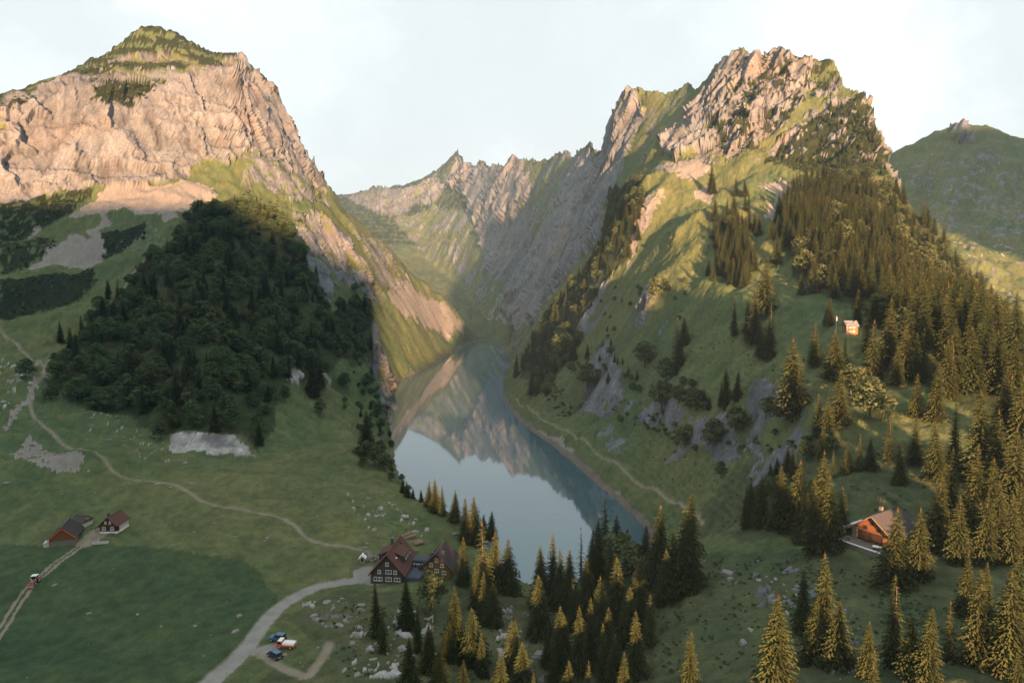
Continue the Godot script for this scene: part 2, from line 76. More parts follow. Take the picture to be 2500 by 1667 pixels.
var COVER := {
	"rock": [
		[1.0, PackedVector2Array([Vector2(-586.5, -767.4), Vector2(-584.7, -837.9), Vector2(-552.8, -874.4), Vector2(-485.4, -854.7), Vector2(-453.2, -869), Vector2(-431.5, -917.9), Vector2(-430.8, -1014.7), Vector2(-411, -1050.9), Vector2(-365.6, -1068.5), Vector2(-331.7, -1100.3), Vector2(-302.3, -1067.7), Vector2(-311.8, -998.4), Vector2(-330.9, -961.1), Vector2(-345.7, -917.8), Vector2(-356.9, -885.4), Vector2(-369.8, -861.3), Vector2(-393.7, -852.9), Vector2(-399.4, -828.5), Vector2(-405.8, -797.2), Vector2(-430.1, -774.7), Vector2(-472, -748.4), Vector2(-499.3, -719.6), Vector2(-533.7, -689.6)])],
		[0.62, PackedVector2Array([Vector2(-586.5, -900.4), Vector2(-559.3, -913.8), Vector2(-532.2, -939.8), Vector2(-498, -968.2), Vector2(-454.8, -968.4), Vector2(-411.5, -912.6), Vector2(-451.2, -874.1), Vector2(-490, -862.9), Vector2(-546.8, -873.8)])],
		[0.85, PackedVector2Array([Vector2(-450.5, -1000.8), Vector2(-428.9, -1010.3), Vector2(-412.2, -1059.4), Vector2(-416.1, -1062.3), Vector2(-431.9, -1058.7)])],
		[0.5, PackedVector2Array([Vector2(-355.7, -882.2), Vector2(-328.2, -952.7), Vector2(-306.8, -1024.9), Vector2(-288.2, -1053.2), Vector2(-292.9, -916), Vector2(-319, -873.4), Vector2(-342.7, -847.7)])],
		[0.64, PackedVector2Array([Vector2(-290.5, -880.5), Vector2(-271.2, -944), Vector2(-251, -1010.6), Vector2(-223.6, -975.8), Vector2(-203.7, -977.1), Vector2(-189.8, -979.9), Vector2(-200, -922.1), Vector2(-216, -913.5), Vector2(-193.2, -725.4), Vector2(-178.7, -652.7), Vector2(-193.5, -638.7), Vector2(-207.7, -647.7), Vector2(-244.4, -758.6)])],
		[0.5, PackedVector2Array([Vector2(-273.7, -1048.9), Vector2(-249.2, -1193.6), Vector2(-208.1, -1250.2), Vector2(-198.6, -1191.3), Vector2(-197.3, -1003.3), Vector2(-225.5, -1044.2), Vector2(-250, -1063)])],
		[0.8, PackedVector2Array([Vector2(-112.1, -2381.5), Vector2(-115.1, -2560.3), Vector2(-196.8, -3115.5), Vector2(-260.4, -3417.7), Vector2(-380.5, -3716.8), Vector2(-321.8, -3904.6), Vector2(-237.8, -3597), Vector2(-93.6, -3106.6), Vector2(41.7, -2654.1), Vector2(61.5, -2404.3), Vector2(53.8, -1849.6), Vector2(26.2, -1647.2), Vector2(-21.6, -2031.6)])],
		[0.4, PackedVector2Array([Vector2(63.2, -2470.2), Vector2(148.6, -2183.8), Vector2(175.7, -1863.8), Vector2(129.9, -1592.4), Vector2(69.6, -1953.3)])],
		[0.8, PackedVector2Array([Vector2(145.7, -1791.1), Vector2(200.5, -1714.6), Vector2(186.9, -1202.2), Vector2(201.8, -1177.4), Vector2(221.3, -1159.8), Vector2(221, -1116.7), Vector2(195.8, -1093.9), Vector2(170.6, -1066.5), Vector2(145.1, -1030.4), Vector2(112.6, -878.3), Vector2(73.4, -970.2), Vector2(35.2, -977.3), Vector2(33, -1378.1), Vector2(-7.7, -1946), Vector2(62.7, -1755.7)])],
		[0.72, PackedVector2Array([Vector2(-1018, -4118.6), Vector2(-922.6, -4446.1), Vector2(-641.5, -3970.8), Vector2(-452.3, -3920.6), Vector2(-375.7, -3668.2), Vector2(-406.5, -3511), Vector2(-518.4, -3648.1), Vector2(-645, -3546.7), Vector2(-756.8, -3636.5)])],
		[0.45, PackedVector2Array([Vector2(-645, -3546.7), Vector2(-406.5, -3511), Vector2(-170.1, -3004.9), Vector2(-124.9, -2480.5), Vector2(-343.7, -2948.3), Vector2(-478, -3199.9)])],
		[0.35, PackedVector2Array([Vector2(228.7, -1140), Vector2(284.3, -1071.8), Vector2(267.3, -970.8), Vector2(237.2, -948), Vector2(185.8, -877), Vector2(209.9, -1094.6)])],
		[0.8, PackedVector2Array([Vector2(186.1, -966.6), Vector2(232.5, -928.8), Vector2(271.8, -965), Vector2(291.2, -969.3), Vector2(320.2, -937), Vector2(356.8, -907.4), Vector2(382.2, -877.1), Vector2(388, -851), Vector2(346.9, -803.5), Vector2(313.3, -770.3), Vector2(266.8, -750.4), Vector2(230.7, -743.7), Vector2(197.5, -785.5)])],
		[0.95, PackedVector2Array([Vector2(362.3, -809.4), Vector2(408.4, -836.1), Vector2(403.6, -816), Vector2(365.5, -798.7)])],
		[0.6, PackedVector2Array([Vector2(310, -761.8), Vector2(372.5, -791.2), Vector2(414.4, -788.4), Vector2(410.8, -746.2), Vector2(375.5, -679.5), Vector2(335.8, -653.1), Vector2(300.2, -679.7), Vector2(265.3, -718.8)])],
		[0.8, PackedVector2Array([Vector2(385.5, -716.3), Vector2(404.3, -725.2), Vector2(835.8, -1481.8), Vector2(372.6, -682.4)])],
		[0.75, PackedVector2Array([Vector2(1038, -1586), Vector2(1084.6, -1586.7), Vector2(1047.1, -1514.1), Vector2(1001, -1511.4)])],
		[0.34, PackedVector2Array([Vector2(822.7, -1403.8), Vector2(950.4, -1492.8), Vector2(1079.5, -1482.9), Vector2(1079.7, -1410.4), Vector2(812, -1050.9), Vector2(731.5, -1081.9), Vector2(731.5, -1163.7)])],
		[0.75, PackedVector2Array([Vector2(854, -1394.8), Vector2(917.2, -1365.6), Vector2(958.3, -1297.3), Vector2(930, -1213.8), Vector2(886.6, -1209.1), Vector2(855.6, -1271.4)])],
		[0.4, PackedVector2Array([Vector2(641.7, -919.2), Vector2(679.5, -887.6), Vector2(537.9, -687.1), Vector2(598.9, -831.5)])],
		[0.95, PackedVector2Array([Vector2(-166.8, -315.2), Vector2(-176.9, -336.4), Vector2(-162.1, -325.9), Vector2(-154, -327.2), Vector2(-142.3, -333.6), Vector2(-128.8, -318.8), Vector2(-141.2, -317.6), Vector2(-148.4, -314.6)])],
		[0.8, PackedVector2Array([Vector2(-156.6, -447.2), Vector2(-162.6, -469.5), Vector2(-155.9, -477.9), Vector2(-151.3, -458.2)])],
		[0.8, PackedVector2Array([Vector2(-161.5, -528.7), Vector2(-151.7, -543.4), Vector2(-149.5, -541.9), Vector2(-153.6, -518.9)])],
		[0.85, PackedVector2Array([Vector2(54.7, -563.2), Vector2(66.4, -567.4), Vector2(78.3, -602.8), Vector2(88.1, -588.5), Vector2(84.8, -540.1), Vector2(88.3, -497.5), Vector2(75.5, -499.6), Vector2(60.9, -518.6)])],
		[0.9, PackedVector2Array([Vector2(88.3, -448.2), Vector2(92.6, -452.1), Vector2(96.7, -429.7), Vector2(100.7, -399.6), Vector2(98, -383), Vector2(92.7, -423.7)])],
		[0.9, PackedVector2Array([Vector2(103.3, -320.1), Vector2(107, -330.7), Vector2(111.6, -321.5), Vector2(106.4, -266.6), Vector2(104.5, -261.4), Vector2(104.6, -283.7)])],
		[0.5, PackedVector2Array([Vector2(60.7, -462), Vector2(71.6, -473.3), Vector2(80, -431.8), Vector2(71.7, -416.4), Vector2(63.3, -436.2)])],
		[0.5, PackedVector2Array([Vector2(88.9, -370.6), Vector2(97.2, -364.8), Vector2(98.7, -352.3), Vector2(91.8, -352.5)])],
	],
	"scree": [
		[0.3, PackedVector2Array([Vector2(773.4, -1206.3), Vector2(892.7, -1163.9), Vector2(702.5, -906.4), Vector2(633.4, -916)])],
		[1, PackedVector2Array([Vector2(-452.6, -669.5), Vector2(-457.9, -725), Vector2(-456.9, -760), Vector2(-402.1, -789.6), Vector2(-390.6, -809.1), Vector2(-354.6, -798.7), Vector2(-351.1, -767.3), Vector2(-343.5, -699.4), Vector2(-330.5, -650.5), Vector2(-338.5, -643.3), Vector2(-371.8, -691.9), Vector2(-410, -695.1), Vector2(-423.1, -686.5), Vector2(-432.1, -671.8)])],
		[0.95, PackedVector2Array([Vector2(-426.1, -683.9), Vector2(-419.3, -684.7), Vector2(-361.4, -578), Vector2(-379.3, -580.9), Vector2(-388.9, -572.1), Vector2(-410.9, -561.5), Vector2(-425, -608.9), Vector2(-414.6, -630.4), Vector2(-397, -625.5)])],
		[0.9, PackedVector2Array([Vector2(7.4, -574.5), Vector2(25, -536.7), Vector2(38.1, -493.9), Vector2(46, -440.3), Vector2(42.8, -431.9), Vector2(33.3, -472.3), Vector2(22.4, -516.7)])],
		[0.8, PackedVector2Array([Vector2(53.2, -382.8), Vector2(62.1, -373.5), Vector2(63.6, -346.7), Vector2(60.5, -352)])],
		[0.6, PackedVector2Array([Vector2(-465.9, -632.4), Vector2(-470.4, -660.1), Vector2(-451.8, -634.9)])],
		[0.85, PackedVector2Array([Vector2(-214.6, -1131.6), Vector2(-197.2, -1258.6), Vector2(-159.3, -1400), Vector2(-117.3, -1490.3), Vector2(-105.9, -1467.3), Vector2(-147.2, -1252.3), Vector2(-165.4, -1050.7), Vector2(-187.1, -1000.7)])],
		[0.5, PackedVector2Array([Vector2(-61.7, -2014.5), Vector2(23.8, -1493.6), Vector2(30.9, -1367.1), Vector2(-58.7, -1914.1), Vector2(-110.9, -1934.3)])],
		[0.85, PackedVector2Array([Vector2(170.6, -828.9), Vector2(196.9, -783.2), Vector2(221.4, -762), Vector2(224.2, -729.8), Vector2(193.5, -712.4), Vector2(175.7, -736.1)])],
		[0.9, PackedVector2Array([Vector2(187.9, -687.5), Vector2(211.9, -695.9), Vector2(214.1, -680.9), Vector2(199.4, -653.4), Vector2(187.1, -671.2)])],
		[0.95, PackedVector2Array([Vector2(245.5, -663.1), Vector2(269.2, -668.4), Vector2(278, -655.8), Vector2(261.5, -622.6), Vector2(226.3, -568.5), Vector2(217.7, -573.7), Vector2(253.7, -633.8)])],
		[0.6, PackedVector2Array([Vector2(141.9, -710.3), Vector2(166.2, -695.2), Vector2(145.6, -681.9), Vector2(130.6, -672.1), Vector2(120.9, -666.3), Vector2(129.8, -692.9)])],
		[0.7, PackedVector2Array([Vector2(292, -631.5), Vector2(314.1, -643.3), Vector2(315.6, -633.3), Vector2(295.5, -621)])],
		[0.55, PackedVector2Array([Vector2(-220.3, -279.8), Vector2(-230.7, -305.5), Vector2(-198.2, -285), Vector2(-175.3, -265.8), Vector2(-171.8, -256.1), Vector2(-183.3, -257.8), Vector2(-195.7, -263.1)])],
		[0.75, PackedVector2Array([Vector2(-242.7, -305.1), Vector2(-277.5, -369.6), Vector2(-295.3, -406.8), Vector2(-300.8, -420.7), Vector2(-287, -393.2), Vector2(-259.4, -341.7), Vector2(-248, -317.5)])],
		[0.55, PackedVector2Array([Vector2(-288.7, -364.8), Vector2(-308.2, -411.6), Vector2(-312.1, -428.7), Vector2(-295.6, -394.4), Vector2(-275.6, -351)])],
	],
	"shrub": [
		[1, PackedVector2Array([Vector2(-515.6, -819.2), Vector2(-483.7, -841.7), Vector2(-450.3, -860.8), Vector2(-460.2, -837.2), Vector2(-483.1, -811.3), Vector2(-500.9, -806.9)])],
		[0.95, PackedVector2Array([Vector2(-416, -532.5), Vector2(-396.6, -545.3), Vector2(-359.7, -558.7), Vector2(-341.3, -540.5), Vector2(-341, -498.9), Vector2(-360.3, -484), Vector2(-379.9, -484.2)])],
		[0.95, PackedVector2Array([Vector2(-391.6, -630.2), Vector2(-360.8, -646.5), Vector2(-344.3, -617.6), Vector2(-365.1, -609.7), Vector2(-344.2, -580.4), Vector2(-364.7, -586)])],
		[0.7, PackedVector2Array([Vector2(-537.1, -694.2), Vector2(-497.8, -717.4), Vector2(-469.4, -743.9), Vector2(-457.4, -690.8), Vector2(-460.6, -649), Vector2(-477.1, -613.9)])],
		[0.6, PackedVector2Array([Vector2(-477.1, -613.9), Vector2(-448.5, -625.4), Vector2(-422.3, -610.8), Vector2(-416.4, -563.1), Vector2(-423.8, -542.9)])],
		[0.8, PackedVector2Array([Vector2(-575.2, -752.3), Vector2(-558.8, -778.3), Vector2(-551.7, -771.4), Vector2(-563, -748.6), Vector2(-568.1, -742.2)])],
		[0.75, PackedVector2Array([Vector2(-580.7, -900.4), Vector2(-519.9, -917.2), Vector2(-453.1, -938.4), Vector2(-443.1, -917.3), Vector2(-507.4, -894.6), Vector2(-555.6, -878.9)])],
		[0.58, PackedVector2Array([Vector2(254.9, -924.3), Vector2(314.4, -927.5), Vector2(356.7, -899.1), Vector2(382.2, -877.1), Vector2(406.7, -838.5), Vector2(363.4, -818.1), Vector2(328.5, -783.3), Vector2(277.5, -753.4), Vector2(249.2, -741.3), Vector2(242.3, -799.9)])],
		[0.9, PackedVector2Array([Vector2(372.2, -826.5), Vector2(406.7, -838.5), Vector2(404.5, -833.5), Vector2(364.5, -808.4)])],
		[0.85, PackedVector2Array([Vector2(300.6, -737.5), Vector2(365.2, -775.1), Vector2(414.4, -788.4), Vector2(410.8, -746.2), Vector2(371.6, -659.9), Vector2(332.1, -645.5), Vector2(296.6, -671.3), Vector2(269.7, -705.3)])],
		[0.7, PackedVector2Array([Vector2(149, -747), Vector2(147.4, -1000.5), Vector2(119.5, -887.2), Vector2(130.7, -812.6), Vector2(141.9, -710.3)])],
	],
	"heath_shade": [
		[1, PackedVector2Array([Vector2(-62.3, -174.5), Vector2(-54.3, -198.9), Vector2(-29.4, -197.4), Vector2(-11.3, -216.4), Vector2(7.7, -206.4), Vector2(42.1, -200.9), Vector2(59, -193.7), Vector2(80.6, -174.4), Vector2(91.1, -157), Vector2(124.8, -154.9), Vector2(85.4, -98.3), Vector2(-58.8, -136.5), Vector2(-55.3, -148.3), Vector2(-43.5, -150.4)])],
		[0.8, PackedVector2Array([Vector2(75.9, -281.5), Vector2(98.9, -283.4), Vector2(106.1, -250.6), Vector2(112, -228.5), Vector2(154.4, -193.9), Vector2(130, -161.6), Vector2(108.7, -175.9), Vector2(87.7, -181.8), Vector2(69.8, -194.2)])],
	],
	"field": [
		[1, PackedVector2Array([Vector2(-186.6, -209.9), Vector2(-171.7, -213), Vector2(-153.8, -210.4), Vector2(-137.7, -212.4), Vector2(-123.6, -213), Vector2(-105.4, -211.4), Vector2(-89.4, -211.3), Vector2(-81.3, -205), Vector2(-70.8, -191.6), Vector2(-68, -185.4), Vector2(-68.4, -171.5), Vector2(-70.8, -150.5), Vector2(-70.2, -136.6), Vector2(-124.7, -137.7)])],
	],
	"stony": [
		[0.5, PackedVector2Array([Vector2(-61.6, -187.4), Vector2(-52.4, -191.8), Vector2(-40.1, -183.6), Vector2(-22.2, -182.4), Vector2(-17.6, -143.7), Vector2(-38.7, -140.3), Vector2(-40.5, -155.1), Vector2(-55.2, -174.8)])],
		[0.6, PackedVector2Array([Vector2(-6.1, -193.1), Vector2(3.3, -198.8), Vector2(8.2, -185.4), Vector2(8, -154.4), Vector2(-2.8, -152.9)])],
		[0.55, PackedVector2Array([Vector2(65.1, -170.8), Vector2(75.1, -167), Vector2(75.9, -140.1), Vector2(61.7, -107.4), Vector2(55.7, -110.2), Vector2(65.6, -140.7), Vector2(58.6, -150.4)])],
		[0.35, PackedVector2Array([Vector2(60, -184.1), Vector2(62.6, -173.6), Vector2(59, -166.5), Vector2(56, -171.6)])],
		[0.22, PackedVector2Array([Vector2(-76, -281.7), Vector2(-63.2, -293.9), Vector2(-42.5, -263.8), Vector2(-29.6, -245.4), Vector2(-47.2, -232.5), Vector2(-60.7, -249.4)])],
		[0.24, PackedVector2Array([Vector2(-243.4, -370.1), Vector2(-178.6, -331.7), Vector2(-155.4, -295), Vector2(-173.3, -291.7), Vector2(-231.3, -344)])],
		[0.28, PackedVector2Array([Vector2(-330.4, -419.1), Vector2(-308.2, -411.6), Vector2(-274.7, -375.9), Vector2(-265, -346.2), Vector2(-259.6, -327.1)])],
		[0.45, PackedVector2Array([Vector2(-393.1, -650.6), Vector2(-334.2, -636.6), Vector2(-312.6, -564.6), Vector2(-361.3, -610.2)])],
	],
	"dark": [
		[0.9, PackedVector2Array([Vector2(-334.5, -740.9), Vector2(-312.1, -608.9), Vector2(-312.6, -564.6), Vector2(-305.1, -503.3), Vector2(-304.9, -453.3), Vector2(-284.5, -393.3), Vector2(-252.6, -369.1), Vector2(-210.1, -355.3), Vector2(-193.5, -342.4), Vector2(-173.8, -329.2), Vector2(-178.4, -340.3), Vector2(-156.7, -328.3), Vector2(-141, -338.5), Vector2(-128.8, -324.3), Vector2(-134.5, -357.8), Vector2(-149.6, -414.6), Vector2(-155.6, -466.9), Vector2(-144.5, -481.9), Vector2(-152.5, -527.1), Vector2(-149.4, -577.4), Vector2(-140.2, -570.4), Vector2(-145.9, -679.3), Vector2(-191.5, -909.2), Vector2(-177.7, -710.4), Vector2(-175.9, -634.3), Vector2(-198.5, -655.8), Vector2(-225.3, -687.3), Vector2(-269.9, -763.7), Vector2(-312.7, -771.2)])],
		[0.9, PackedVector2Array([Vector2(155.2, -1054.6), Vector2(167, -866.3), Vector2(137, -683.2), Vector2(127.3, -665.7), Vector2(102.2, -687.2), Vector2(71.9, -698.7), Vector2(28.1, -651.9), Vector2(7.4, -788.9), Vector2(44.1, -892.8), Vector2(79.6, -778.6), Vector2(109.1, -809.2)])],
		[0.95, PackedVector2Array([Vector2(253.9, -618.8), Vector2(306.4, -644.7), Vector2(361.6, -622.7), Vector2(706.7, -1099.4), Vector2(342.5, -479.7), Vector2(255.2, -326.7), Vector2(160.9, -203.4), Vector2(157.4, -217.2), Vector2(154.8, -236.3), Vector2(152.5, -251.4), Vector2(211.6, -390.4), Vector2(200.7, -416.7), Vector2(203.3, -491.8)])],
	],
}
var LANES := {
	"road": [2.1, PackedVector2Array([Vector2(-69.8, -133.7), Vector2(-68.7, -141.6), Vector2(-67.1, -156.8), Vector2(-67.3, -168.8), Vector2(-66.8, -183.7), Vector2(-62.1, -197.7), Vector2(-55.8, -204.5), Vector2(-45.7, -209.9)])],
	"road_fork": [1.7, PackedVector2Array([Vector2(-64.3, -156.7), Vector2(-60.9, -157.7), Vector2(-57.1, -159.5)])],
	"stone_track": [0.9, PackedVector2Array([Vector2(-63.8, -156.7), Vector2(-55.7, -149.3), Vector2(-47.8, -144.2), Vector2(-46.7, -147.2), Vector2(-46.2, -154.3), Vector2(-46.3, -158.4)])],
	"yard": [4.0, PackedVector2Array([Vector2(-50, -209.9), Vector2(-47.5, -211.6), Vector2(-45, -208.1)])],
	"track": [1.3, PackedVector2Array([Vector2(-127.1, -147.6), Vector2(-134.1, -164.6), Vector2(-139.8, -178.3), Vector2(-142.2, -187.5), Vector2(-143.4, -197.5), Vector2(-143.6, -208.1), Vector2(-142.9, -214.8), Vector2(-142.5, -218.9)])],
	"farmyard": [3.2, PackedVector2Array([Vector2(-142.8, -213.5), Vector2(-142.8, -217), Vector2(-142.3, -219.8)])],
	"footpath": [0.5, PackedVector2Array([Vector2(-367.7, -467.9), Vector2(-341, -448.5), Vector2(-319, -432.3), Vector2(-299.5, -414.8), Vector2(-286.6, -394.4), Vector2(-273.4, -367.3), Vector2(-251.9, -339.2), Vector2(-229.1, -317.9), Vector2(-207.5, -301.6), Vector2(-186.5, -284.7), Vector2(-168.4, -270.6), Vector2(-161.8, -268.6), Vector2(-154.2, -268.1), Vector2(-146.8, -267.8), Vector2(-137.3, -263.4), Vector2(-127.9, -255.1), Vector2(-118.4, -249.3), Vector2(-104.6, -248.9), Vector2(-93.7, -246.7), Vector2(-83.8, -242.3), Vector2(-75.9, -232.9), Vector2(-68, -227.5), Vector2(-58.2, -225.9), Vector2(-52, -225.7), Vector2(-49.6, -221.6)])],
	"footpath_b": [0.6, PackedVector2Array([Vector2(-314.9, -572.5), Vector2(-312.1, -549.9), Vector2(-309.6, -526.2), Vector2(-305.4, -509.7)])],
	"footpath_c": [0.8, PackedVector2Array([Vector2(-299.5, -414.8), Vector2(-301.2, -425.6), Vector2(-301, -429.5)])],
	"lakeside_path": [0.42, PackedVector2Array([Vector2(4.2, -694.2), Vector2(17.9, -602.7), Vector2(27.7, -554.5), Vector2(39.8, -516.1), Vector2(49.8, -477.8), Vector2(57.9, -440.2), Vector2(63.3, -416.8), Vector2(69.8, -389.1), Vector2(75.3, -364.1), Vector2(79.6, -339.7), Vector2(81.4, -310.5), Vector2(81.3, -280.6), Vector2(81.5, -271.6)])],
}
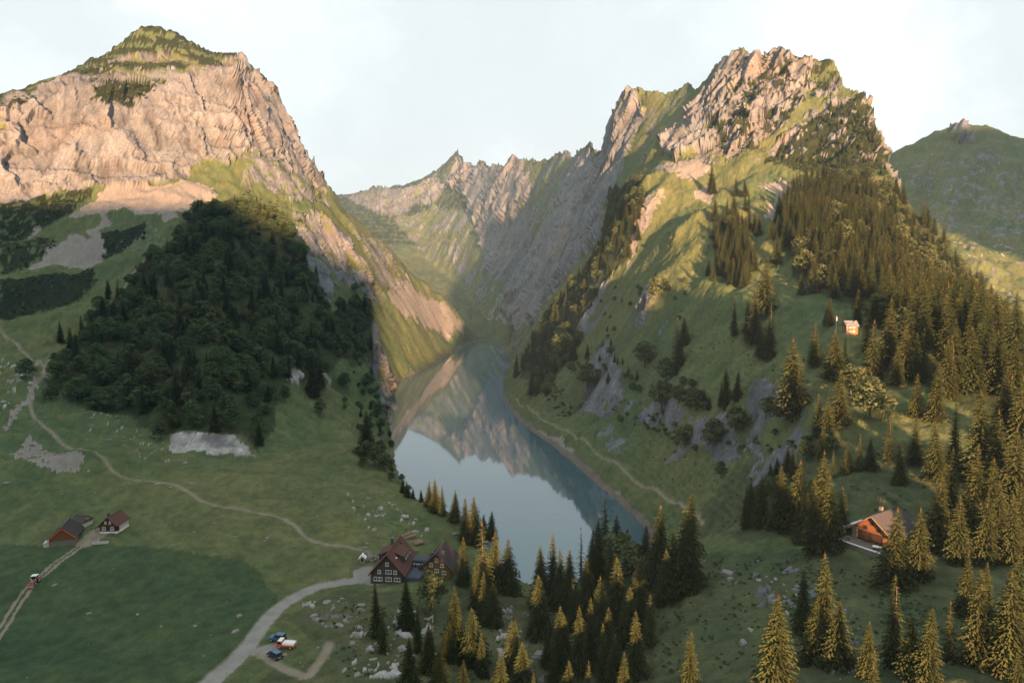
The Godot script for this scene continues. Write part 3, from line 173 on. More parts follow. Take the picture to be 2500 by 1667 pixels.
const TREES := [
	[-50, -292.6, 6.7, 0, "leftmost dark green spruce on the left lake shore below the pasture", "trees on the left lake shore below the pasture"],
	[-47.1, -286.8, 7.7, 0, "second from the left, dark green spruce on the left lake shore below the pasture", "trees on the left lake shore below the pasture"],
	[-44.5, -286.6, 5.2, 0, "third from the left, dark green spruce on the left lake shore below the pasture", "trees on the left lake shore below the pasture"],
	[-39.8, -280.3, 5.8, 0, "fourth from the left, dark green spruce on the left lake shore below the pasture", "trees on the left lake shore below the pasture"],
	[-35.6, -272.9, 11.1, 0, "fifth from the left, dark green spruce on the left lake shore below the pasture", "trees on the left lake shore below the pasture"],
	[-31.9, -266.9, 14.3, 0, "sixth from the left, dark green spruce on the left lake shore below the pasture", "trees on the left lake shore below the pasture"],
	[-28.8, -263.5, 12.7, 0, "rightmost dark green spruce on the left lake shore below the pasture", "trees on the left lake shore below the pasture"],
	[-23.3, -260.2, 12.9, 0, "leftmost dark green spruce where the pasture drops to the lake, left shore", "trees where the pasture drops to the lake, left shore"],
	[-17.8, -245.1, 17.3, 0, "second from the left, dark green spruce where the pasture drops to the lake, left shore", "trees where the pasture drops to the lake, left shore"],
	[-14.8, -246.2, 17.9, 0, "third from the left, dark green spruce where the pasture drops to the lake, left shore", "trees where the pasture drops to the lake, left shore"],
	[-13.5, -308.3, 15.4, 0, "fourth from the left, dark green spruce where the pasture drops to the lake, left shore", "trees where the pasture drops to the lake, left shore"],
	[-10.5, -305.5, 17.6, 0, "rightmost dark green spruce where the pasture drops to the lake, left shore", "trees where the pasture drops to the lake, left shore"],
	[-15.9, -207.4, 16, 1, "leftmost sunlit golden spruce right of the guesthouse by the lake end", "trees right of the guesthouse by the lake end"],
	[-8.7, -196.4, 25.8, 1, "rightmost sunlit golden spruce right of the guesthouse by the lake end", "trees right of the guesthouse by the lake end"],
	[-10.7, -191.2, 16.3, 0, "leftmost dark green spruce right of the guesthouse by the lake end", "trees right of the guesthouse by the lake end"],
	[-5.9, -209.3, 19.9, 0, "fourth from the left, dark green spruce right of the guesthouse by the lake end", "trees right of the guesthouse by the lake end"],
	[-1.4, -208.9, 18.1, 0, "rightmost dark green spruce right of the guesthouse by the lake end", "trees right of the guesthouse by the lake end"],
	[-8.5, -185.5, 14.8, 0, "second from the left, dark green spruce right of the guesthouse by the lake end", "trees right of the guesthouse by the lake end"],
	[-23.9, -185.7, 13.4, 3, "golden sunlit leafy tree in front of the ochre guesthouse wing", "trees in front of the ochre guesthouse wing"],
	[-35.5, -165.3, 15.4, 0, "leftmost dark green spruce on the shaded knoll in front of the guesthouse", "trees on the shaded knoll in front of the guesthouse"],
	[-29, -173.8, 14.2, 0, "third from the left, dark green spruce on the shaded knoll in front of the guesthouse", "trees on the shaded knoll in front of the guesthouse"],
	[-16.1, -158.5, 10.5, 0, "seventh from the left, dark green spruce on the shaded knoll in front of the guesthouse", "trees on the shaded knoll in front of the guesthouse"],
	[-19.2, -150.7, 15, 4, "thin half-bare spruce on the shaded knoll in front of the guesthouse", "trees on the shaded knoll in front of the guesthouse"],
	[-15.4, -165.3, 11.3, 1, "leftmost sunlit golden spruce on the shaded knoll in front of the guesthouse", "trees on the shaded knoll in front of the guesthouse"],
	[-11.1, -139.8, 8.7, 1, "rightmost sunlit golden spruce on the shaded knoll in front of the guesthouse", "trees on the shaded knoll in front of the guesthouse"],
	[-24, -159.6, 12.4, 0, "fifth from the left, dark green spruce on the shaded knoll in front of the guesthouse", "trees on the shaded knoll in front of the guesthouse"],
	[-11, -157, 11, 0, "rightmost dark green spruce on the shaded knoll in front of the guesthouse", "trees on the shaded knoll in front of the guesthouse"],
	[-5.8, -181.8, 12.7, 0, "third from the left, dark green spruce right of the guesthouse by the lake end", "trees right of the guesthouse by the lake end"],
	[13, -200.7, 23.3, 0, "third from the left, dark green spruce at the lake's near end, right of the beach", "trees at the lake's near end, right of the beach"],
	[15, -193.3, 18.7, 0, "fourth from the left, dark green spruce at the lake's near end, right of the beach", "trees at the lake's near end, right of the beach"],
	[17.4, -190.2, 19.4, 1, "leftmost sunlit golden spruce at the lake's near end, right of the beach", "trees at the lake's near end, right of the beach"],
	[25.8, -235.5, 20.9, 4, "thin half-bare spruce at the lake's near end, right of the beach", "trees at the lake's near end, right of the beach"],
	[26.6, -214.3, 20.7, 0, "seventh from the left, dark green spruce at the lake's near end, right of the beach", "trees at the lake's near end, right of the beach"],
	[35.2, -235.8, 28.5, 1, "second from the left, sunlit golden spruce at the lake's near end, right of the beach", "trees at the lake's near end, right of the beach"],
	[30.1, -222.9, 22.3, 0, "eighth from the left, dark green spruce at the lake's near end, right of the beach", "trees at the lake's near end, right of the beach"],
	[35.7, -210.7, 17.9, 2, "leftmost olive leafy tree at the lake's near end, right of the beach", "trees at the lake's near end, right of the beach"],
	[38.7, -201.6, 16.3, 2, "rightmost olive leafy tree at the lake's near end, right of the beach", "trees at the lake's near end, right of the beach"],
	[9.5, -198.9, 19.7, 0, "second from the left, dark green spruce at the lake's near end, right of the beach", "trees at the lake's near end, right of the beach"],
	[29.6, -191.2, 17.4, 0, "ninth from the left, dark green spruce at the lake's near end, right of the beach", "trees at the lake's near end, right of the beach"],
	[21.9, -182.3, 18.4, 0, "sixth from the left, dark green spruce at the lake's near end, right of the beach", "trees at the lake's near end, right of the beach"],
	[29.1, -171, 19.9, 1, "third from the left, sunlit golden spruce at the lake's near end, right of the beach", "trees at the lake's near end, right of the beach"],
	[32.5, -164.6, 20.1, 1, "rightmost sunlit golden spruce at the lake's near end, right of the beach", "trees at the lake's near end, right of the beach"],
	[23.2, -165.3, 18.6, 1, "ninth from the left, sunlit golden spruce in the sunlit grove at the bottom centre", "trees in the sunlit grove at the bottom centre"],
	[19.5, -160.9, 15.7, 1, "seventh from the left, sunlit golden spruce in the sunlit grove at the bottom centre", "trees in the sunlit grove at the bottom centre"],
	[16.6, -155.1, 17.5, 1, "sixth from the left, sunlit golden spruce in the sunlit grove at the bottom centre", "trees in the sunlit grove at the bottom centre"],
	[13.3, -159.8, 13.1, 1, "fourth from the left, sunlit golden spruce in the sunlit grove at the bottom centre", "trees in the sunlit grove at the bottom centre"],
	[9.2, -161.2, 8.8, 1, "second from the left, sunlit golden spruce in the sunlit grove at the bottom centre", "trees in the sunlit grove at the bottom centre"],
	[10.3, -154.3, 7.8, 1, "third from the left, sunlit golden spruce in the sunlit grove at the bottom centre", "trees in the sunlit grove at the bottom centre"],
	[12.5, -137.2, 10.2, 1, "fifth from the left, sunlit golden spruce in the sunlit grove at the bottom centre", "trees in the sunlit grove at the bottom centre"],
	[16.6, -135.3, 9.5, 1, "eighth from the left, sunlit golden spruce in the sunlit grove at the bottom centre", "trees in the sunlit grove at the bottom centre"],
	[24, -148.1, 11.9, 1, "tenth from the left, sunlit golden spruce in the sunlit grove at the bottom centre", "trees in the sunlit grove at the bottom centre"],
	[28.5, -142.8, 16.5, 1, "rightmost sunlit golden spruce in the sunlit grove at the bottom centre", "trees in the sunlit grove at the bottom centre"],
	[29.5, -161, 15, 0, "sixth from the left, dark green spruce in the sunlit grove at the bottom centre", "trees in the sunlit grove at the bottom centre"],
	[23.7, -155.5, 14.5, 0, "fourth from the left, dark green spruce in the sunlit grove at the bottom centre", "trees in the sunlit grove at the bottom centre"],
	[16.9, -175.8, 15, 0, "fifth from the left, dark green spruce at the lake's near end, right of the beach", "trees at the lake's near end, right of the beach"],
	[4.7, -136.4, 8, 1, "leftmost sunlit golden spruce in the sunlit grove at the bottom centre", "trees in the sunlit grove at the bottom centre"],
	[33.6, -154.2, 13.2, 0, "rightmost dark green spruce in the sunlit grove at the bottom centre", "trees in the sunlit grove at the bottom centre"],
	[-16.1, -138.5, 13, 0, "sixth from the left, dark green spruce on the shaded knoll in front of the guesthouse", "trees on the shaded knoll in front of the guesthouse"],
	[-22.8, -138.5, 13, 0, "fourth from the left, dark green spruce on the shaded knoll in front of the guesthouse", "trees on the shaded knoll in front of the guesthouse"],
	[-32.3, -157, 12.2, 0, "second from the left, dark green spruce on the shaded knoll in front of the guesthouse", "trees on the shaded knoll in front of the guesthouse"],
	[-2.6, -141.7, 11.1, 0, "dark green spruce on the slope", "trees on the slope"],
	[2.4, -145.3, 12.5, 0, "leftmost dark green spruce in the sunlit grove at the bottom centre", "trees in the sunlit grove at the bottom centre"],
	[21.9, -150.6, 14.1, 0, "third from the left, dark green spruce in the sunlit grove at the bottom centre", "trees in the sunlit grove at the bottom centre"],
	[12.1, -159.5, 16.2, 0, "second from the left, dark green spruce in the sunlit grove at the bottom centre", "trees in the sunlit grove at the bottom centre"],
	[7.8, -175.4, 17.7, 0, "leftmost dark green spruce at the lake's near end, right of the beach", "trees at the lake's near end, right of the beach"],
	[36.2, -175.4, 14.9, 0, "twelfth from the left, dark green spruce at the lake's near end, right of the beach", "trees at the lake's near end, right of the beach"],
	[42.3, -173.2, 15.4, 0, "leftmost dark green spruce on the hill crest right of the lake end", "trees on the hill crest right of the lake end"],
	[46.5, -283.3, 22.9, 0, "tenth from the left, dark green spruce at the lake's near end, right of the beach", "trees at the lake's near end, right of the beach"],
	[39.4, -216.7, 16.7, 0, "eleventh from the left, dark green spruce at the lake's near end, right of the beach", "trees at the lake's near end, right of the beach"],
	[42.1, -200.9, 17.8, 0, "thirteenth from the left, dark green spruce at the lake's near end, right of the beach", "trees at the lake's near end, right of the beach"],
	[23.3, -131, 11.3, 0, "fifth from the left, dark green spruce in the sunlit grove at the bottom centre", "trees in the sunlit grove at the bottom centre"],
	[43.1, -186.3, 24.7, 1, "leftmost sunlit golden spruce on the hill crest right of the lake end", "trees on the hill crest right of the lake end"],
	[48.2, -176.2, 27.9, 1, "rightmost sunlit golden spruce on the hill crest right of the lake end", "trees on the hill crest right of the lake end"],
	[45.4, -178.3, 17.5, 0, "second from the left, dark green spruce on the hill crest right of the lake end", "trees on the hill crest right of the lake end"],
	[50, -172.4, 10.3, 0, "rightmost dark green spruce on the hill crest right of the lake end", "trees on the hill crest right of the lake end"],
	[42, -188.2, 16, 0, "rightmost dark green spruce at the lake's near end, right of the beach", "trees at the lake's near end, right of the beach"],
	[35.2, -124.1, 12.6, 1, "leftmost sunlit golden spruce on the dark foreground slope below the crest", "trees on the dark foreground slope below the crest"],
	[46.7, -110.6, 19.2, 1, "rightmost sunlit golden spruce on the dark foreground slope below the crest", "trees on the dark foreground slope below the crest"],
	[61.4, -123.4, 20.4, 1, "leftmost sunlit golden spruce on the dark slope below the chalet", "trees on the dark slope below the chalet"],
	[62.7, -135, 13.8, 0, "leftmost dark green spruce on the dark slope below the chalet", "trees on the dark slope below the chalet"],
	[58.1, -120.4, 13.1, 0, "second from the left, dark green spruce on the dark slope below the chalet", "trees on the dark slope below the chalet"],
	[60.4, -116.6, 12.7, 0, "third from the left, dark green spruce on the dark slope below the chalet", "trees on the dark slope below the chalet"],
	[68.4, -112.1, 17, 1, "second from the left, sunlit golden spruce on the dark slope below the chalet", "trees on the dark slope below the chalet"],
	[69.2, -104.3, 14.3, 1, "third from the left, sunlit golden spruce on the dark slope below the chalet", "trees on the dark slope below the chalet"],
	[81.1, -109.2, 17.2, 1, "fifth from the left, sunlit golden spruce on the dark slope below the chalet", "trees on the dark slope below the chalet"],
	[95.8, -127.6, 11.9, 0, "eighth from the left, dark green spruce on the dark slope below the chalet", "trees on the dark slope below the chalet"],
	[93.9, -130.3, 12.9, 1, "fourth from the left, sunlit golden spruce on the dark slope below the chalet", "trees on the dark slope below the chalet"],
	[79.5, -98.3, 8.9, 1, "rightmost sunlit golden spruce on the dark slope below the chalet", "trees on the dark slope below the chalet"],
	[59.6, -103.4, 9.7, 0, "fifth from the left, dark green spruce on the dark slope below the chalet", "trees on the dark slope below the chalet"],
	[61.8, -108.9, 10.2, 0, "fourth from the left, dark green spruce on the dark slope below the chalet", "trees on the dark slope below the chalet"],
	[78.3, -112.1, 11.3, 0, "seventh from the left, dark green spruce on the dark slope below the chalet", "trees on the dark slope below the chalet"],
	[83.6, -106.8, 12.5, 0, "rightmost dark green spruce on the dark slope below the chalet", "trees on the dark slope below the chalet"],
	[68.3, -107.1, 10.9, 0, "sixth from the left, dark green spruce on the dark slope below the chalet", "trees on the dark slope below the chalet"],
	[88.7, -147, 18.9, 1, "leftmost sunlit golden spruce beside the wooden chalet", "trees beside the wooden chalet"],
	[95.6, -149, 16.9, 1, "second from the left, sunlit golden spruce beside the wooden chalet", "trees beside the wooden chalet"],
	[108, -161.4, 20.3, 1, "rightmost sunlit golden spruce beside the wooden chalet", "trees beside the wooden chalet"],
	[83.6, -168, 19.9, 1, "rightmost sunlit golden spruce left of the wooden chalet", "trees left of the wooden chalet"],
	[91.5, -188, 21.6, 1, "second from the left, sunlit golden spruce left of the wooden chalet", "trees left of the wooden chalet"],
	[84.8, -190.8, 20.9, 1, "leftmost sunlit golden spruce left of the wooden chalet", "trees left of the wooden chalet"],
	[80.8, -169.7, 19.6, 0, "fifth from the left, dark green spruce left of the wooden chalet", "trees left of the wooden chalet"],
	[84.3, -182.5, 15.4, 0, "fourth from the left, dark green spruce left of the wooden chalet", "trees left of the wooden chalet"],
	[81.6, -194.2, 19.3, 0, "third from the left, dark green spruce left of the wooden chalet", "trees left of the wooden chalet"],
	[78.7, -200.4, 15.4, 0, "second from the left, dark green spruce left of the wooden chalet", "trees left of the wooden chalet"],
	[75.7, -204.8, 13.3, 0, "leftmost dark green spruce left of the wooden chalet", "trees left of the wooden chalet"],
	[91.3, -175.5, 16.2, 0, "sixth from the left, dark green spruce left of the wooden chalet", "trees left of the wooden chalet"],
	[108.1, -153.7, 16.6, 0, "second from the left, dark green spruce right of the wooden chalet", "trees right of the wooden chalet"],
	[113.5, -152.4, 17.6, 0, "third from the left, dark green spruce right of the wooden chalet", "trees right of the wooden chalet"],
	[118.7, -151, 16.3, 0, "rightmost dark green spruce right of the wooden chalet", "trees right of the wooden chalet"],
	[119.5, -174.2, 20, 0, "leftmost dark green spruce right of the wooden chalet", "trees right of the wooden chalet"],
	[124.3, -162.8, 16.2, 0, "fourth from the left, dark green spruce right of the wooden chalet", "trees right of the wooden chalet"],
	[122.1, -152.8, 18.8, 1, "rightmost sunlit golden spruce right of the wooden chalet", "trees right of the wooden chalet"],
	[121.6, -168.4, 23.2, 1, "leftmost sunlit golden spruce right of the wooden chalet", "trees right of the wooden chalet"],
	[136.2, -187.1, 27.1, 1, "fifth from the left, sunlit golden spruce above the wooden chalet roof", "trees above the wooden chalet roof"],
	[126.9, -201.9, 13.8, 1, "leftmost sunlit golden spruce above the wooden chalet roof", "trees above the wooden chalet roof"],
	[121.2, -206.8, 16, 0, "third from the left, dark green spruce above the wooden chalet roof", "trees above the wooden chalet roof"],
	[111.9, -206.1, 12.5, 0, "leftmost dark green spruce above the wooden chalet roof", "trees above the wooden chalet roof"],
	[109.2, -209, 10.3, 0, "rightmost dark green spruce left of the wooden chalet", "trees left of the wooden chalet"],
	[114.9, -205.2, 10.9, 0, "second from the left, dark green spruce above the wooden chalet roof", "trees above the wooden chalet roof"],
	[117.6, -193.8, 13.3, 0, "fourth from the left, dark green spruce above the wooden chalet roof", "trees above the wooden chalet roof"],
	[127.4, -192.4, 17.6, 1, "third from the left, sunlit golden spruce above the wooden chalet roof", "trees above the wooden chalet roof"],
	[134.1, -194.7, 20.7, 1, "fourth from the left, sunlit golden spruce above the wooden chalet roof", "trees above the wooden chalet roof"],
	[138.1, -182, 23.6, 1, "third from the left, sunlit golden spruce right of the wooden chalet", "trees right of the wooden chalet"],
	[138, -175.3, 21.4, 1, "fourth from the left, sunlit golden spruce right of the wooden chalet", "trees right of the wooden chalet"],
	[154.2, -202.7, 23, 1, "sixth from the left, sunlit golden spruce above the wooden chalet roof", "trees above the wooden chalet roof"],
	[155.1, -195.7, 23.8, 1, "rightmost sunlit golden spruce above the wooden chalet roof", "trees above the wooden chalet roof"],
	[124.8, -166.6, 20.4, 1, "second from the left, sunlit golden spruce right of the wooden chalet", "trees right of the wooden chalet"],
	[114.1, -262.7, 31.6, 1, "sunlit golden spruce alone on the flowery slope", "trees alone on the flowery slope"],
	[117.8, -231.9, 19.3, 1, "seventh from the left, sunlit golden spruce around the upper hut", "trees around the upper hut"],
	[127.4, -229.6, 18.1, 3, "golden sunlit leafy tree above the wooden chalet roof", "trees above the wooden chalet roof"],
	[111.4, -233.8, 15.4, 1, "second from the left, sunlit golden spruce around the upper hut", "trees around the upper hut"],
	[112.4, -230.4, 15, 1, "third from the left, sunlit golden spruce around the upper hut", "trees around the upper hut"],
	[131, -249.8, 13.7, 2, "olive leafy tree around the upper hut", "trees around the upper hut"],
	[133, -266.9, 20.1, 1, "sixth from the left, sunlit golden spruce around the upper hut", "trees around the upper hut"],
	[132.1, -283.7, 19.2, 1, "leftmost sunlit golden spruce around the upper hut", "trees around the upper hut"],
	[138.7, -270.9, 11.2, 0, "dark green spruce around the upper hut", "trees around the upper hut"],
	[149.6, -258.2, 26.6, 1, "tenth from the left, sunlit golden spruce around the upper hut", "trees around the upper hut"],
	[141.8, -255.7, 23.1, 1, "ninth from the left, sunlit golden spruce around the upper hut", "trees around the upper hut"],
	[150.7, -249.3, 20.6, 1, "twelfth from the left, sunlit golden spruce around the upper hut", "trees around the upper hut"],
	[143.9, -219.2, 20.2, 1, "second from the left, sunlit golden spruce above the wooden chalet roof", "trees above the wooden chalet roof"],
	[140.4, -223.9, 15.2, 0, "rightmost dark green spruce above the wooden chalet roof", "trees above the wooden chalet roof"],
	[146.4, -246.4, 14.8, 1, "eleventh from the left, sunlit golden spruce around the upper hut", "trees around the upper hut"],
	[146.9, -269.6, 19.2, 1, "eighth from the left, sunlit golden spruce around the upper hut", "trees around the upper hut"],
	[156.6, -247.1, 18.6, 1, "thirteenth from the left, sunlit golden spruce around the upper hut", "trees around the upper hut"],
	[156.1, -229.8, 20.8, 1, "fourteenth from the left, sunlit golden spruce around the upper hut", "trees around the upper hut"],
	[165.5, -233.3, 22.9, 1, "fifteenth from the left, sunlit golden spruce around the upper hut", "trees around the upper hut"],
	[172.3, -232, 21, 1, "sixteenth from the left, sunlit golden spruce around the upper hut", "trees around the upper hut"],
	[174.4, -225.4, 22.1, 1, "rightmost sunlit golden spruce around the upper hut", "trees around the upper hut"],
	[111.9, -442.2, 37.2, 1, "leftmost sunlit golden spruce on the sunlit meadow spur", "trees on the sunlit meadow spur"],
	[124.1, -467.8, 20.3, 1, "third from the left, sunlit golden spruce on the sunlit meadow spur", "trees on the sunlit meadow spur"],
	[114.3, -441.6, 26.5, 1, "second from the left, sunlit golden spruce on the sunlit meadow spur", "trees on the sunlit meadow spur"],
	[112.2, -338.5, 19.2, 1, "fourth from the left, sunlit golden spruce on the sunlit meadow spur", "trees on the sunlit meadow spur"],
	[114.5, -329.3, 15.7, 1, "fifth from the left, sunlit golden spruce on the sunlit meadow spur", "trees on the sunlit meadow spur"],
	[110.4, -341.9, 12.9, 0, "leftmost dark green spruce on the sunlit meadow spur", "trees on the sunlit meadow spur"],
	[156.3, -404.9, 36.3, 1, "eighth from the left, sunlit golden spruce on the sunlit meadow spur", "trees on the sunlit meadow spur"],
	[140.5, -377.6, 31.7, 1, "seventh from the left, sunlit golden spruce on the sunlit meadow spur", "trees on the sunlit meadow spur"],
	[139.5, -409.3, 25.1, 0, "second from the left, dark green spruce on the sunlit meadow spur", "trees on the sunlit meadow spur"],
	[141.7, -356.5, 24, 1, "rightmost sunlit golden spruce on the sunlit meadow spur", "trees on the sunlit meadow spur"],
	[133.2, -337.3, 21.5, 1, "ninth from the left, sunlit golden spruce on the sunlit meadow spur", "trees on the sunlit meadow spur"],
	[133, -346.9, 18.2, 0, "rightmost dark green spruce on the sunlit meadow spur", "trees on the sunlit meadow spur"],
	[120.6, -545.7, 22.8, 3, "second from the left, golden sunlit leafy tree on the sunlit meadow spur", "trees on the sunlit meadow spur"],
	[139.4, -386.6, 29, 1, "sixth from the left, sunlit golden spruce on the sunlit meadow spur", "trees on the sunlit meadow spur"],
	[191.1, -431.7, 15.1, 1, "sunlit golden spruce above the upper hut", "trees above the upper hut"],
	[153.5, -315, 14.1, 1, "fifth from the left, sunlit golden spruce around the upper hut", "trees around the upper hut"],
	[155.1, -322, 11.5, 1, "fourth from the left, sunlit golden spruce around the upper hut", "trees around the upper hut"],
	[204.1, -545.3, 17.3, 1, "rightmost sunlit golden spruce in the clump on the meadow", "trees in the clump on the meadow"],
	[185.7, -544.6, 28.2, 1, "leftmost sunlit golden spruce in the clump on the meadow", "trees in the clump on the meadow"],
	[203.5, -676.6, 29.9, 0, "leftmost dark green spruce beside the scree below the cliffs", "trees beside the scree below the cliffs"],
	[204.4, -670.4, 22.2, 0, "second from the left, dark green spruce beside the scree below the cliffs", "trees beside the scree below the cliffs"],
	[219.9, -651.1, 19.2, 0, "third from the left, dark green spruce beside the scree below the cliffs", "trees beside the scree below the cliffs"],
	[227.3, -645.3, 16.6, 0, "rightmost dark green spruce beside the scree below the cliffs", "trees beside the scree below the cliffs"],
	[53.1, -659.9, 29.7, 3, "leftmost golden sunlit leafy tree on the crags above the right lake shore", "trees on the crags above the right lake shore"],
	[33.6, -784.8, 29.4, 1, "leftmost sunlit golden spruce on the crags above the right lake shore", "trees on the crags above the right lake shore"],
	[51.5, -779.8, 29.1, 1, "rightmost sunlit golden spruce on the crags above the right lake shore", "trees on the crags above the right lake shore"],
	[60, -722.9, 32.5, 3, "rightmost golden sunlit leafy tree on the crags above the right lake shore", "trees on the crags above the right lake shore"],
	[110.2, -317, 16.8, 2, "rightmost olive leafy tree on the crags above the right lake shore", "trees on the crags above the right lake shore"],
	[96.5, -415.8, 22, 2, "leftmost olive leafy tree on the sunlit meadow spur", "trees on the sunlit meadow spur"],
	[102.2, -501.3, 22.6, 3, "leftmost golden sunlit leafy tree on the sunlit meadow spur", "trees on the sunlit meadow spur"],
	[65.7, -561.6, 25.4, 2, "second from the left, olive leafy tree on the crags above the right lake shore", "trees on the crags above the right lake shore"],
	[25.3, -638.3, 21.6, 0, "rightmost dark green spruce on the crags above the right lake shore", "trees on the crags above the right lake shore"],
	[31.5, -607, 16, 2, "leftmost olive leafy tree on the crags above the right lake shore", "trees on the crags above the right lake shore"],
	[20.3, -654.5, 27.1, 0, "second from the left, dark green spruce on the crags above the right lake shore", "trees on the crags above the right lake shore"],
	[5.2, -769, 30.7, 0, "leftmost dark green spruce on the crags above the right lake shore", "trees on the crags above the right lake shore"],
	[101.4, -392, 14.8, 3, "rightmost golden sunlit leafy tree on the sunlit meadow spur", "trees on the sunlit meadow spur"],
	[105, -367.5, 16.6, 2, "rightmost olive leafy tree on the sunlit meadow spur", "trees on the sunlit meadow spur"],
	[105.3, -442.5, 20, 3, "third from the left, golden sunlit leafy tree on the sunlit meadow spur", "trees on the sunlit meadow spur"],
	[102.7, -326.6, 17.3, 2, "fourth from the left, olive leafy tree on the crags above the right lake shore", "trees on the crags above the right lake shore"],
	[96.3, -356.3, 16.2, 2, "third from the left, olive leafy tree on the crags above the right lake shore", "trees on the crags above the right lake shore"],
	[-302.2, -501.1, 18.3, 0, "dark green spruce by itself at the left forest edge", "trees by itself at the left forest edge"],
	[-79.4, -348.5, 22.5, 0, "rightmost dark green spruce on the left lake bank", "trees on the left lake bank"],
	[-78, -344.3, 10.5, 2, "second from the left, olive leafy tree on the left lake bank", "trees on the left lake bank"],
	[-126.3, -424.6, 11.5, 2, "leftmost olive leafy tree on the left lake bank", "trees on the left lake bank"],
	[-71.6, -334, 11.4, 2, "third from the left, olive leafy tree on the left lake bank", "trees on the left lake bank"],
	[-65.2, -330, 11.3, 2, "sixth from the left, olive leafy tree on the left lake bank", "trees on the left lake bank"],
	[-134, -708.6, 10.7, 2, "rightmost olive leafy tree on the left lake bank", "trees on the left lake bank"],
	[-107.1, -515, 13.6, 2, "fourth from the left, olive leafy tree on the left lake bank", "trees on the left lake bank"],
	[-101.5, -498.8, 11.3, 2, "fifth from the left, olive leafy tree on the left lake bank", "trees on the left lake bank"],
	[-144.7, -471.5, 33.8, 0, "leftmost dark green spruce on the left lake bank", "trees on the left lake bank"],
	[-143.9, -485.1, 18.3, 0, "second from the left, dark green spruce on the left lake bank", "trees on the left lake bank"],
	[-291.7, -645.2, 20.5, 0, "rightmost dark green spruce at the top of the wooded knoll", "trees at the top of the wooded knoll"],
	[-292.9, -628.9, 18.6, 0, "leftmost dark green spruce at the top of the wooded knoll", "trees at the top of the wooded knoll"],
	[315.2, -440.9, 19.7, 0, "rightmost dark green spruce on the right skyline of the mountain", "trees on the right skyline of the mountain"],
	[359.6, -571.5, 21.1, 0, "second from the left, dark green spruce on the right skyline of the mountain", "trees on the right skyline of the mountain"],
	[361.4, -580.9, 21.4, 0, "leftmost dark green spruce on the right skyline of the mountain", "trees on the right skyline of the mountain"],
]
